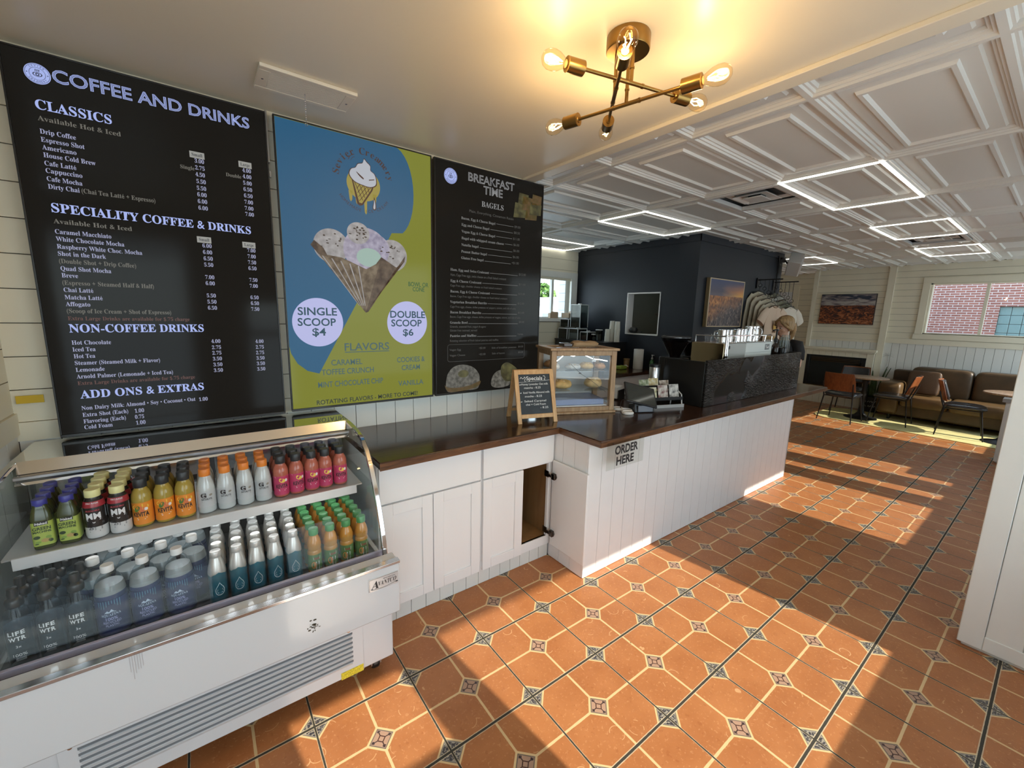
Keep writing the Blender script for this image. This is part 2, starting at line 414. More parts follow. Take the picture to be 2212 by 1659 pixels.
w.box(10.775, 10.815, 3.80, 3.92, 0, 2.42, 1); w.box(10.775, 10.815, 3.92, 4.9, 2.30, 2.42, 1)
struct(w, 'wall_recess', PW, 'shaded plank wall and door casing in the passage left of the fireplace', 'wall', smooth=0)
d = MB(); d.box(10.79, 10.812, 3.92, 4.75, .01, 2.30)
struct(d, 'door_1', M('door_white', (.74, .75, .78), .4), 'white door behind the hanging shirts', 'door', bevel=.004)
w = MB()
for (y0, y1, z0, z1) in ((FW[0]-.10, FW[1]+.10, FW[3], FW[3]+.10), (FW[0]-.10, FW[1]+.12, FW[2]-.09, FW[2]), (FW[0]-.10, FW[0], FW[2], FW[3]), (FW[1], FW[1]+.10, FW[2], FW[3])):
    w.box(10.275, 10.30, y0, y1, z0, z1)
w.box(10.30, 10.43, FW[1]-.03, FW[1], FW[2], FW[3]); w.box(10.30, 10.43, FW[0], FW[0]+.03, FW[2], FW[3]); w.box(10.30, 10.43, FW[0], FW[1], FW[2], FW[2]+.025); w.box(10.30, 10.43, FW[0], FW[1], FW[3]-.025, FW[3])
w.box(10.33, 10.40, .925, .965, FW[2], FW[3])
win = struct(w, 'window_1', plank, 'wide white sliding window on the lounge wall looking onto brick', 'window', bevel=.003)
w = MB(); w.box(10.36, 10.364, .965, FW[1]-.03, FW[2]+.025, FW[3]-.025); w.box(10.38, 10.384, FW[0]+.03, .925, FW[2]+.025, FW[3]-.025); w.build('pane', glass, win, smooth=0)
# --- blue kitchen box with the pass-through
PASS = (3.42, 3.965, 1.42, 2.005)
w = MB(); wall_solid(w, 'x', 5.038, 5.16, 2.914, 5.12, 0, ZT, [PASS])
wall_solid(w, 'y', 2.914, 3.03, 5.16, 7.46, 0, ZT)
w.box(5.026, 5.04, 2.90, 5.0, 2.615, 2.70); w.box(5.026, 7.47, 2.902, 2.916, 2.615, 2.70)
w.box(5.026, 5.04, 2.90, 5.0, .0, .10); w.box(5.026, 7.47, 2.902, 2.916, .0, .10)
struct(w, 'wall_kitchen', blue, 'dark navy kitchen box with a square pass-through behind the bar', 'wall', smooth=0)
kin = M('kitchen_wall_paint', (.50, .52, .46), .6)
w = MB(); wall_solid(w, 'x', 7.34, 7.455, 3.03, 5.0, 0, ZT); wall_solid(w, 'y', 4.98, 5.12, 5.16, 7.46, 0, ZT)
struct(w, 'wall_kitchen_inner', kin, 'pale inner kitchen walls seen through the pass-through', 'wall', smooth=0)
w = MB(); P = PASS
w.box(5.03, 5.165, P[1]-.012, P[1]+.004, P[2], P[3]); w.box(5.03, 5.165, P[0]-.004, P[0]+.008, P[2], P[3]); w.box(5.03, 5.165, P[0], P[1], P[2]-.004, P[2]+.012); w.box(5.03, 5.165, P[0], P[1], P[3]-.012, P[3]+.004)
struct(w, 'trim_1', white2, 'white lining boards of the kitchen pass-through', 'trim', smooth=0)
# --- back wall of the bar with its window
BW = (3.55, 4.88, 1.615, 2.25)
w = MB(); wall_solid(w, 'y', 5.015, 5.12, 2.0, 5.04, 0, ZT, [BW]); boards(w, 'y', 5.0, 5.016, 2.13, 5.03, .9, 2.70, .165, holes=[BW], mi=1)
wall_solid(w, 'x', 2.0, 2.13, 2.74, 5.0, 0, ZT, mi=1)
struct(w, 'wall_bar', PW, 'grey white plank wall with window at the back of the bar', 'wall', smooth=0)
w = MB()
w.box(BW[0]-.09, BW[0], 4.975, 5.0, BW[2]-.06, BW[3]+.09); w.box(BW[1], BW[1]+.13, 4.975, 5.0, BW[2]-.06, BW[3]+.09); w.box(BW[0], BW[1], 4.975, 5.0, BW[3], BW[3]+.09); w.box(BW[0]-.1, BW[1]+.14, 4.94, 5.0, BW[2]-.05, BW[2])
w.box(4.50, 4.545, 5.03, 5.08, BW[2], BW[3]); w.box(BW[0], BW[1], 5.03, 5.09, BW[2], BW[2]+.02); w.box(BW[0], BW[1], 5.03, 5.09, BW[3]-.02, BW[3])
win = struct(w, 'window_2', plank_w, 'bright window behind the bar looking out to trees and a house', 'window')
w = MB(); w.box(BW[0], BW[1], 5.05, 5.054, BW[2]+.02, BW[3]-.02); w.build('pane', glass, win, smooth=0)
w = MB(); wall_solid(w, 'y', 6.0, 6.1, 7.34, 10.9, -.1, ZT); wall_solid(w, 'x', 7.34, 7.455, 5.12, 6.0, 0, ZT); struct(w, 'wall_passage', plank, 'plank wall at the end of the passage beside the kitchen', 'wall', smooth=0)
# --- unseen roof slab added against light leaks, and ceilings
w = MB(); w.box(-1.6, 11.0, -1.0, 5.2, 2.78, 2.9); w.box(7.0, 11.0, 5.2, 6.2, 2.78, 2.9); struct(w, 'roof', white, 'unseen flat roof slab added above the shop ceilings to shut out light', 'roof', smooth=0)
w = MB(); w.box(-.76, 2.06, -.86, 2.62, 2.655, 2.672)
struct(w, 'ceiling', soft_ceil, 'smooth cream ceiling above the camera and the menu screens', 'ceiling', smooth=0)
w = MB(); w.box(1.985, 2.075, -.86, 2.60, 2.636, 2.656); struct(w, 'trim_2', soft_ceil, 'cream batten where the smooth ceiling meets the moulded ceiling', 'trim', bevel=.003)
XN = [1.16, 2.335, 3.53, 4.715, 5.85, 6.90, 7.92, 8.95, 10.0, 10.95]
YN = [.30 + .585*k for k in range(-2, 9)]
ZC = 2.676
def panel(mb, x0, x1, y0, y1, z=ZC):
    pr = [(0, 0), (.012, 0), (.017, .010), (.026, .010), (.031, .020), (.040, .020), (.047, .033), (.066, .033), (.074, .022), (.128, .022), (.135, .008), (.152, .008), (.162, .022)]
    rings = []
    for d, h in pr:
        d = min(d, (y1-y0)/2-.01, (x1-x0)/2-.01); rings.append([(x0+d, y0+d, z+h), (x1-d, y0+d, z+h), (x1-d, y1-d, z+h), (x0+d, y1-d, z+h)])
    b = len(mb.v)
    for r in rings:
        for p in r: mb.v.append(Vector(p))
    for i in range(len(rings)-1):
        for k in range(4): mb.f.append([b+4*i+k, b+4*i+(k+1) % 4, b+4*i+4+(k+1) % 4, b+4*i+4+k]); mb.m.append(0)
    mb.f.append([b+4*(len(rings)-1)+k for k in range(4)]); mb.m.append(0)
w = MB()
for i in range(len(XN)-1):
    for j in range(len(YN)-1):
        x0, x1, y0, y1 = XN[i], XN[i+1], YN[j], YN[j+1]
        if i == 2 and abs(y0-1.47) < .01: x0 = 4.16
        if i == 5 and abs(y0-.885) < .01: x0 = 7.50
        panel(w, x0, x1, y0, y1)
struct(w, 'ceiling_panels', tin, 'white moulded ceiling panels over the bar and lounge', 'ceiling', smooth=0, recalc=False)
# --- half-height partitions on the right
w = MB(); w.box(3.115, 3.21, -.85, .118, 0, 1.62); boards(w, 'x', 3.103, 3.116, -.85, .045, .09, 1.62, .127, vert=True); w.box(3.098, 3.116, -.85, .045, .02, .095)
w.box(3.096, 3.23, .045, .134, .02, 1.64); w.box(3.08, 3.24, -.85, .14, 1.62, 1.66)
struct(w, 'wall_right', plank_w, 'white beadboard partition at the right edge of the floor', 'wall', bevel=.003)
w = MB(); w.box(7.735, 7.84, -.85, .36, 0, .76); boards(w, 'x', 7.72, 7.736, -.85, .30, .02, .76, .127, vert=True); w.box(7.71, 7.86, .30, .37, .02, .76)
w.box(7.69, 7.88, -.85, .40, .76, .805, 1)
struct(w, 'wall_lounge', [plank_w, M('grey_ledge', (.36, .36, .35), .4)], 'low white partition with grey ledge beside the lounge', 'wall', bevel=.003)
# ================================================================ lettering of the three menu screens: (words, x, z, width, style)
TXH = {'T': 0.047, 'H': 0.0358, 'g': 0.0185, 'i': 0.0182, 'p': 0.0178, 'r': 0.0165, 'B': 0.042, 'F': 0.0445, 'f': 0.0325, 'k': 0.026, 'd': 0.027, 'm': 0.0168, 'n': 0.0138, 'box': 0.017}
MENU1 = [('COFFEE AND DRINKS',-0.4033,2.5631,0.6802,'T'),
('CLASSICS',-0.4649,2.4466,0.2249,'H'),
('Available Hot & Iced',-0.4645,2.4035,0.2493,'g'),
('Drip Coffee',-0.4636,2.3543,0.1036,'i'),
('Espresso Shot',-0.4643,2.3233,0.1271,'i'),
('Americano',-0.4640,2.2939,0.0992,'i'),
('House Cold Brew',-0.4637,2.2643,0.1543,'i'),
('Cafe Latté',-0.4643,2.2328,0.0923,'i'),
('Cappuccino',-0.4642,2.2043,0.1077,'i'),
('Cafe Mocha',-0.4645,2.1725,0.1046,'i'),
('Dirty Chai',-0.4642,2.1422,0.0927,'i'),
('(Chai Tea Latté + Espresso)',-0.3655,2.1426,0.2425,'g'),
('SPECIALITY COFFEE & DRINKS',-0.4640,2.0500,0.7133,'H'),
('Available Hot & Iced',-0.4645,2.0047,0.2476,'g'),
('Caramel Macchiato',-0.4643,1.9629,0.1740,'i'),
('White Chocolate Mocha',-0.4649,1.9328,0.2147,'i'),
('Raspberry White Choc. Mocha',-0.4653,1.9020,0.2736,'i'),
('Shot in the Dark',-0.4655,1.8727,0.1486,'i'),
('Quad Shot Mocha',-0.4646,1.8109,0.1587,'i'),
('Breve',-0.4646,1.7821,0.0501,'i'),
('Chai Latté',-0.4651,1.7208,0.0918,'i'),
('Matcha Latté',-0.4654,1.6894,0.1188,'i'),
('Affogato',-0.4655,1.6600,0.0763,'i'),
('(Double Shot + Drip Coffee)',-0.4658,1.8415,0.2471,'g'),
('(Espresso + Steamed Half & Half)',-0.4657,1.7510,0.3013,'g'),
('(Scoop of Ice Cream + Shot of Espresso)',-0.4655,1.6304,0.3542,'g'),
('Extra Large Drinks are available for $.75 charge',-0.4658,1.5990,0.4235,'r'),
('NON-COFFEE DRINKS',-0.4667,1.5459,0.4769,'H'),
('Hot Chocolate',-0.4654,1.4916,0.1269,'i'),
('Iced Tea',-0.4662,1.4612,0.0734,'i'),
('Hot Tea',-0.4654,1.4310,0.0682,'i'),
('Steamer (Steamed Milk + Flavor)',-0.4654,1.4008,0.2916,'i'),
('Lemonade',-0.4659,1.3698,0.0936,'i'),
('Arnold Palmer (Lemonade + Iced Tea)',-0.4663,1.3393,0.3364,'i'),
('Extra Large Drinks are available for $.75 charge',-0.4662,1.3097,0.4212,'r'),
('ADD ONS & EXTRAS',-0.4637,1.2480,0.4501,'H'),
('Non Dairy Milk: Almond • Soy • Coconut • Oat',-0.4661,1.1941,0.4131,'i'),
('Extra Shot (Each)',-0.4661,1.1625,0.1542,'i'),
('Flavoring (Each)',-0.4663,1.1320,0.1433,'i'),
('Cold Foam',-0.4663,1.1044,0.0942,'i'),
('1.00',-0.0385,1.1902,0.0362,'i'),
('1.00',-0.2887,1.1597,0.0338,'i'),
('0.75',-0.2907,1.1298,0.0329,'i'),
('1.00',-0.2897,1.1006,0.0346,'i'),
('3.00',0.0401,2.3532,0.0364,'p'),
('2.75',0.0400,2.3224,0.0365,'p'),
('4.50',0.0385,2.2917,0.0365,'p'),
('5.50',0.0394,2.2608,0.0367,'p'),
('5.50',0.0384,2.2300,0.0367,'p'),
('6.00',0.0379,2.2003,0.0368,'p'),
('6.00',0.0374,2.1692,0.0369,'p'),
('6.00',0.0374,2.1387,0.0370,'p'),
('Single',-0.0173,2.3161,0.0542,'g'),
('Double',0.1614,2.3164,0.0645,'g'),
('4.00',0.2331,2.3505,0.0372,'p'),
('4.00',0.2327,2.3215,0.0373,'p'),
('5.00',0.2321,2.2904,0.0374,'p'),
('6.50',0.2316,2.2599,0.0374,'p'),
('6.50',0.2317,2.2293,0.0375,'p'),
('7.00',0.2312,2.1984,0.0376,'p'),
('7.00',0.2307,2.1680,0.0377,'p'),
('7.00',0.2309,2.1389,0.0378,'p'),
('6.00',0.0388,1.9612,0.0368,'p'),
('6.00',0.0383,1.9302,0.0368,'p'),
('6.50',0.0385,1.8997,0.0369,'p'),
('5.50',0.0381,1.8696,0.0370,'p'),
('7.00',0.0374,1.8091,0.0372,'p'),
('6.00',0.0371,1.7792,0.0373,'p'),
('5.50',0.0364,1.7185,0.0374,'p'),
('5.50',0.0366,1.6876,0.0375,'p'),
('6.50',0.0363,1.6572,0.0376,'p'),
('4.00',0.0368,1.4877,0.0382,'p'),
('2.75',0.0370,1.4563,0.0383,'p'),
('2.75',0.0364,1.4274,0.0383,'p'),
('3.50',0.0362,1.3971,0.0384,'p'),
('3.50',0.0359,1.3667,0.0385,'p'),
('3.50',0.0358,1.3367,0.0386,'p'),
('7.00',0.2267,1.9582,0.0362,'p'),
('7.00',0.2263,1.9281,0.0362,'p'),
('7.50',0.2259,1.8978,0.0363,'p'),
('6.50',0.2255,1.8674,0.0364,'p'),
('7.50',0.2254,1.8076,0.0365,'p'),
('7.00',0.2250,1.7768,0.0366,'p'),
('6.50',0.2243,1.7168,0.0368,'p'),
('6.50',0.2240,1.6863,0.0369,'p'),
('7.50',0.2236,1.6556,0.0369,'p'),
('4.00',0.2308,1.4832,0.0376,'p'),
('2.75',0.2305,1.4523,0.0377,'p'),
('2.75',0.2297,1.4219,0.0377,'p'),
('3.50',0.2295,1.3921,0.0378,'p'),
('3.50',0.2292,1.3622,0.0379,'p'),
('3.50',0.2290,1.3321,0.0380,'p'),
('Small',0.0228,2.3764,0.0574,'box'),
('Large',0.2188,2.3745,0.0559,'box'),
('Small',0.0192,1.9860,0.0570,'box'),
('Large',0.2073,1.9821,0.0578,'box')]
MENU2 = [('SINGLE',0.4476,1.6379,0.2092,'B'),
('SCOOP',0.4442,1.5768,0.2040,'B'),
('$4',0.5184,1.5198,0.0716,'B'),
('DOUBLE',0.9843,1.6299,0.2391,'B'),
('SCOOP',0.9900,1.5743,0.2083,'B'),
('$6',1.0674,1.5131,0.0703,'B'),
('FLAVORS',0.6941,1.4257,0.2759,'F'),
('CARAMEL',0.6130,1.3396,0.1827,'f'),
('TOFFEE CRUNCH',0.5561,1.2840,0.3102,'f'),
('MINT CHOCOLATE CHIP',0.5331,1.2097,0.3910,'f'),
('COOKIES &',1.0221,1.3375,0.1957,'f'),
('CREAM',1.0532,1.2838,0.1292,'f'),
('VANILLA',1.0277,1.1789,0.1781,'f'),
('ROTATING FLAVORS - MORE TO COME!',0.5204,1.1065,0.6426,'k'),
('BOWL OR',1.1107,1.8347,0.1405,'d'),
('CONE',1.1398,1.8036,0.0818,'d')]
MENU3 = [('BREAKFAST',1.5589,2.5630,0.3920,'T'),
('TIME',1.6827,2.4983,0.1631,'T'),
('BAGELS',1.6677,2.4174,0.1901,'H'),
('Plain, Everything, Cinnamon Raisin',1.5671,2.3641,0.3837,'n'),
('Bacon, Egg & Cheese Bagel',1.5026,2.3087,0.2843,'m'),
('$9.00',1.9621,2.3122,0.0566,'n'),
('LINE',1.7958,2.3166,0.1568,'line'),
('Egg and Cheese Bagel',1.5054,2.2651,0.2296,'m'),
('$8.50',1.9579,2.2693,0.0566,'n'),
('LINE',1.7437,2.2706,0.2047,'line'),
('Vegan Egg & Cheese Bagel',1.5056,2.2208,0.2816,'m'),
('$11.00',1.9514,2.2243,0.0631,'n'),
('LINE',1.7961,2.2288,0.1457,'line'),
('Bagel with whipped cream cheese',1.5058,2.1763,0.3610,'m'),
('$6.00',1.9567,2.1811,0.0544,'n'),
('LINE',1.8760,2.1847,0.0711,'line'),
('Nutella bagel',1.5046,2.1315,0.1407,'m'),
('$6.00',1.9564,2.1382,0.0562,'n'),
('LINE',1.6538,2.1336,0.2929,'line'),
('Peanut Butter bagel',1.5035,2.0864,0.2142,'m'),
('$6.00',1.9530,2.0918,0.0571,'n'),
('LINE',1.7264,2.0915,0.2170,'line'),
('Gluten Free bagel',1.5036,2.0429,0.1858,'m'),
('+$1.00',1.9432,2.0477,0.0684,'n'),
('LINE',1.6981,2.0447,0.2355,'line'),
('Ham, Egg and Swiss Croissant',1.4189,1.9573,0.3195,'m'),
('$12.00',2.0166,1.9662,0.0668,'n'),
('LINE',1.7460,1.9630,0.2587,'line'),
('Egg & Cheese Croissant',1.4188,1.8815,0.2543,'m'),
('$11.50',2.0191,1.8923,0.0637,'n'),
('LINE',1.6806,1.8869,0.3266,'line'),
('Bacon, Egg & Cheese Croissant',1.4174,1.8097,0.3313,'m'),
('$12.00',2.0156,1.8195,0.0630,'n'),
('LINE',1.7564,1.8148,0.2472,'line'),
('Vegetarian Breakfast Burrito',1.4160,1.7368,0.3063,'m'),
('$12.00',2.0112,1.7462,0.0640,'n'),
('LINE',1.7299,1.7410,0.2693,'line'),
('Bacon Breakfast Burrito',1.4159,1.6651,0.2565,'m'),
('$12.00',2.0178,1.6746,0.0600,'n'),
('LINE',1.6799,1.6670,0.3260,'line'),
('Granola Bowl',1.4144,1.5928,0.1439,'m'),
('$9.00',2.0289,1.6018,0.0516,'n'),
('LINE',1.5656,1.5935,0.4513,'line'),
('Pastries and Muffins',1.4143,1.4985,0.2187,'m'),
('Varies',2.0173,1.5064,0.0552,'n'),
('LINE',1.6405,1.4985,0.3649,'line'),
('Ham, Cage Free eggs, swiss cheese on a fresh baked croissant',1.4189,1.9224,0.4752,'n'),
('Cage Free eggs, cheddar cheese on fresh baked croissant',1.4175,1.8510,0.4381,'n'),
('Bacon, Cage Free eggs, cheddar cheese on fresh baked croissant',1.4174,1.7784,0.4928,'n'),
('Cage Free eggs, cheese, skillet potatoes w/ peppers, onions, and side of salsa',1.4159,1.7052,0.5758,'n'),
('Bacon, Cage Free eggs, cheese, skillet potatoes w/ veggies, onions, and side of salsa',1.4158,1.6350,0.6256,'n'),
('Granola, seasonal fruit, yogurt & agave',1.4144,1.5655,0.3014,'n'),
('Gluten free oatmeal, served',1.4143,1.5382,0.2242,'n'),
('Rotating selection of fresh baked pastries and muffins',1.4142,1.4648,0.4182,'n'),
('Vegan Egg',1.4100,1.4003,0.0937,'n'),
('Vegan Cheese',1.4113,1.3600,0.1281,'n'),
('+$2.00',1.6567,1.4062,0.0585,'n'),
('+$2.00',1.6573,1.3594,0.0587,'n'),
('Side of breakfast potatoes',1.7719,1.4045,0.2356,'n'),
('$4.00',2.0276,1.4070,0.0484,'n'),
('Side of bacon',1.7759,1.3613,0.1182,'n'),
('$4.00',2.0291,1.3619,0.0485,'n')]
# ================================================================ the three menu screens
KS = 2.54/2.638
def sm(y):
    def f(u, v): return (u*KS, y, 1.675+(v-1.675)*KS)
    return f
scr_blk = M('screen_black', (.005, .0045, .004), .10, emis=(.006, .0055, .0045), es=1.0, spec=.10)
bezel_m = M('screen_bezel', (.010, .010, .010), .3)
bracket_m = M('bracket_grey', (.30, .30, .29), .4, .6)
E_H = EM('letters_lavender', (.30, .36, .66), 1.0); E_I = EM('letters_pale', (.29, .30, .44), 1.0); E_G = EM('letters_grey', (.125, .118, .10), 1.0)
E_R = EM('letters_dull_red', (.10, .042, .034), 1.0); E_D = EM('letters_dark', (.010, .011, .02), 1.0); E_BX = EM('price_tag_grey', (.24, .24, .22), 1.0)
E_3 = EM('letters_dim', (.20, .20, .20), 1.0); E_3m = EM('letters_dimmer', (.15, .15, .145), 1.0); E_3n = EM('letters_dimmest', (.062, .060, .055), 1.0)
def screen(x0, x1, z0, z1, label, pm):
    a = sm(0)(x0, z0); b = sm(0)(x1, z1); X0, X1, Z0, Z1 = a[0], b[0], a[2], b[2]
    t = thing('menu_screen', label, 'screen', ((X0+X1)/2, 2.57, Z0), group=None)
    o = t.location
    m = MB(o); m.box(X0+.003, X1-.003, 2.552, 2.585, Z0+.003, Z1-.003); m.box(X0+.2, X1-.2, 2.585, 2.5995, Z0+.5, Z1-.5); m.build('housing', bezel_m, t, bevel=.004)
    m = MB(o); e = .007
    m.box(X0, X1, 2.538, 2.56, Z0, Z0+e+.006); m.box(X0, X1, 2.538, 2.56, Z1-e, Z1); m.box(X0, X0+e, 2.538, 2.56, Z0+e+.006, Z1-e); m.box(X1-e, X1, 2.538, 2.56, Z0+e+.006, Z1-e)
    m.build('bezel', bezel_m, t, bevel=.0015)
    m = MB(o); m.box(X0+e, X1-e, 2.542, 2.556, Z0+e+.006, Z1-e); m.build('display_panel', pm, t, smooth=0)
    return t, o
def seal(mb, u, v, r, fn, fd, dark, lt):
    disc(mb, u, v, r, r, fn(0), lt); disc(mb, u, v, r*.93, r*.93, fn(1), dark, r_in=.965); disc(mb, u, v, r*.62, r*.62, fn(1), dark, r_in=.95)
    arctext(mb, 'SEVIER', u, v, r*.77, PI/2, 1.7, r*.17, fn(1), dark); arctext(mb, 'CREAMERY', u, v, r*.77, -PI/2, 2.0, r*.17, fn(1), dark, inside=True)
    disc(mb, u, v-.06*r, r*.36, r*.22, fn(1), dark, r_in=.78); disc(mb, u, v-.06*r, r*.15, r*.15, fn(1), dark, r_in=.5)
    for k in (-1, 0, 1): flat(mb, [(u+k*r*.13-.03*r, v+.22*r), (u+k*r*.13+.03*r, v+.22*r), (u+k*r*.13+.05*r, v+.44*r), (u+k*r*.13-.01*r, v+.44*r)], fn(1), dark)
    for sx in (-1, 1): disc(mb, u+sx*r*.77, v, r*.05, r*.05, fn(1), dark, 10)
Y0S = 2.5413
def lay(k): return sm(Y0S-.0004*k)
# --- screen one: coffee and drinks
t1, o1 = screen(-.545, .352, 1.076, 2.664, 'tall black menu screen reading COFFEE AND DRINKS, leftmost of the three', scr_blk)
pr = MB(o1); lg = MB(o1); SEC = [MB(o1) for _ in range(5)]
def sec(v): return SEC[0 if v > 2.08 else 1 if v > 1.58 else 2 if v > 1.29 else 3]
for s, u, v, w, st in MENU1:
    it = sec(v); hd = MB(o1)
    if st == 'T':
        text(hd, s, u, v, w, TXH[st], lay(0), 0, off=.022); text(hd, s, u, v, w, TXH[st], lay(1), 1, off=-.012); text(hd, s, u, v, w, TXH[st], lay(2), 0, off=-.034)
    elif st == 'H': text(hd, s, u, v, w, TXH[st], lay(0), 0, ser=True, off=.008)
    elif st == 'box':
        flat(pr, [(u, v-.003), (u+w, v-.003), (u+w, v+.026), (u, v+.026)], lay(0), 2); text(pr, s, u+w*.14, v+.005, w*.72, .0145, lay(1), 3, ser=True)
    elif st == 'p': text(pr, s, u, v, w, TXH[st], lay(0), 0, ser=True)
    elif st == 'g' and s in ('Single', 'Double'): text(pr, s, u, v, w, .0165, lay(0), 1, ser=True)
    else: text(it, s, u, v, w, TXH[st], lay(0), {'i': 0, 'g': 1, 'r': 2}[st], ser=True)
    if hd.f: hd.build('heading', [E_H, E_D], t1, smooth=0, recalc=False)
seal(lg, -.4457, 2.5786, .0375, lay, None, 1, 0)
pr.build('prices', [E_I, E_G, E_BX, E_D], t1, smooth=0, recalc=False)
for k in SEC:
    if k.f: k.build('menu_section', [E_I, E_G, E_R], t1, smooth=0, recalc=False)
lg.build('round_logo', [E_H, E_D], t1, smooth=0, recalc=False)
m = MB(o1); m.box(.352*KS, .362*KS, 2.56, 2.59, 2.40, 2.64); m.box(.356*KS, .364*KS, 2.56, 2.58, 2.33, 2.36); m.build('wall_bracket', bracket_m, t1)
# --- screen two: ice cream
pm2 = M('screen_olive', (.006, .006, .004), .09, emis=(.165, .175, .028), es=1.0, spec=.10)
E_B = EM('screen_blue', (.010, .072, .150), 1.0); E_C = EM('circle_lilac', (.36, .37, .60), 1.0); E_N = EM('letters_navy', (.012, .050, .075), 1.0); E_T = EM('letters_teal', (.045, .085, .085), 1.0)
E_K = EM('letters_black', (.012, .018, .012), 1.0); E_GR = EM('letters_green', (.02, .075, .022), 1.0)
E_W = EM('cream_white', (.34, .36, .40), 1.0); E_Y = EM('logo_yellow', (.24, .20, .045), 1.0); E_BR = EM('logo_brown', (.05, .020, .012), 1.0); E_ST = EM('logo_letters_brown', (.045, .018, .012), 1.0)
t2, o2 = screen(.385, 1.281, 1.082, 2.664, 'tall blue and yellow ice cream menu screen, middle of the three', pm2)
m = MB(o2); f0 = lay(0)
bulge = [(1.03+.125*math.sin(a)*1.0, 2.40+.26*math.cos(a)) for a in [k*PI/16 for k in range(0, 15)]]
flat(m, [(.393, 2.655), (1.03, 2.655)] + bulge + [(1.006, 2.152), (.768, 1.701), (.543, 1.295), (.48, 1.315), (.43, 1.36), (.40, 1.42), (.393, 1.46)], f0, 0)
m.build('blue_field', [E_B], t2, smooth=0, recalc=False)
def wafer_mat(name, c0, c1, sc):
    if name in MATS: return MATS[name]
    mm = M(name, (0, 0, 0), .5, emis=c0, es=1.0); nt = mm.node_tree
    tc = nt.nodes.new('ShaderNodeTexCoord'); n = nt.nodes.new('ShaderNodeTexNoise'); n.inputs['Scale'].default_value = sc; n.inputs['Detail'].default_value = 6; r = nt.nodes.new('ShaderNodeValToRGB')
    r.color_ramp.elements[0].position = .38; r.color_ramp.elements[1].position = .66; r.color_ramp.elements[0].color = (*c0, 1); r.color_ramp.elements[1].color = (*c1, 1)
    nt.links.new(tc.outputs['Object'], n.inputs[0]); nt.links.new(n.outputs['Fac'], r.inputs[0]); nt.links.new(r.outputs[0], nt.nodes['Principled BSDF'].inputs['Emission Color'])
    return mm
E_CO = wafer_mat('cone_wafer', (.055, .034, .018), (.15, .115, .075), 26); E_CO2 = wafer_mat('cone_wafer_dark', (.030, .016, .010), (.09, .062, .04), 26); E_SC = wafer_mat('scoop_vanilla', (.20, .19, .19), (.30, .29, .29), 30)
E_SC2 = wafer_mat('scoop_lilac', (.21, .19, .25), (.33, .31, .38), 30); E_MT = EM('scoop_mint', (.24, .34, .30), 1.0); E_CH = EM('chip_brown', (.03, .018, .012), 1.0)
m = MB(o2)
for (u, v, r, c) in ((.645, 2.035, .098, 2), (1.005, 2.015, .098, 2), (.845, 2.03, .135, 3), (.90, 2.045, .09, 3)): disc(m, u, v, r, r*.98, lay(1 if c == 2 else 2), c)
disc(m, .80, 2.125, .066, .062, lay(3), 2); disc(m, .86, 1.99, .075, .055, lay(3), 4)
flat(m, [(.545, 2.02), (.60, 1.985), (.70, 1.975), (.84, 1.92), (.90, 1.955), (.935, 2.0), (.828, 1.657)], lay(4), 0)
flat(m, [(.935, 2.0), (1.03, 1.945), (1.085, 1.985), (1.09, 2.02), (.845, 1.664), (.828, 1.657)], lay(4), 1)
flat(m, [(.532, 2.03), (.552, 2.058), (.60, 2.02), (.625, 1.97), (.57, 1.985)], lay(5), 1)
rr = random.Random(3)
for k in range(46):
    u, v, s = rr.choice([(.645, 2.06, .07), (1.0, 2.05, .07), (.80, 2.125, .05)]); q = rr.random()*6.28; d = s*math.sqrt(rr.random())
    disc(m, u+d*math.cos(q), v+d*math.sin(q)*.8, .003+.006*rr.random(), .002+.003*rr.random(), lay(5), 5, 8)
for k in range(5):
    a = .59+k*.05; flat(m, [(a, 1.975-.01*k), (a+.007, 1.975-.01*k), (.792+k*.009, 1.70), (.788+k*.009, 1.70)], lay(5), 2)
m.build('cone_picture', [E_CO, E_CO2, E_SC, E_SC2, E_MT, E_CH], t2, smooth=0, recalc=False)
m = MB(o2)
cu, cv = .848, 2.425
disc(m, .842, 2.405, .098, .092, lay(1), 1)
for (u, d, w) in ((.765, .075, .012), (.80, .085, .010), (.85, .135, .011), (.905, .07, .012)): flat(m, [(u-w, 2.36), (u+w, 2.36), (u+w*.6, 2.405-d-.02), (u, 2.405-d-.032), (u-w*.6, 2.405-d-.02)], lay(1), 1)
flat(m, [(.772, 2.43), (.905, 2.42), (.893, 2.38), (.832, 2.288), (.815, 2.283), (.800, 2.292)], lay(2), 2)                     # cone outline
flat(m, [(.781, 2.42), (.895, 2.412), (.884, 2.382), (.828, 2.298), (.812, 2.300)], lay(3), 1)
for k in range(4):
    flat(m, [(.785+k*.024, 2.415), (.789+k*.024, 2.415), (.835+k*.013, 2.315+k*.017), (.831+k*.013, 2.315+k*.017)], lay(4), 2)
    flat(m, [(.889-k*.024, 2.405), (.893-k*.024, 2.405), (.815-k*.004, 2.31+k*.022), (.811-k*.004, 2.31+k*.022)], lay(4), 2)
def blob(pts, n=6):
    o = []; N = len(pts)
    for i in range(N):
        p0, p1, p2, p3 = (pts[(i+k-1) % N] for k in range(4))
        for j in range(n):
            t = j/n; o.append(tuple(.5*(2*p1[a]+(p2[a]-p0[a])*t+(2*p0[a]-5*p1[a]+4*p2[a]-p3[a])*t*t+(3*p1[a]-p0[a]-3*p2[a]+p3[a])*t**3) for a in (0, 1)))
    return o
sw = [(.762, 2.452), (.773, 2.478), (.797, 2.490), (.812, 2.512), (.838, 2.522), (.848, 2.545), (.862, 2.532), (.882, 2.515), (.884, 2.490), (.905, 2.475), (.915, 2.448), (.912, 2.415), (.880, 2.398), (.835, 2.402), (.795, 2.412), (.772, 2.430)]
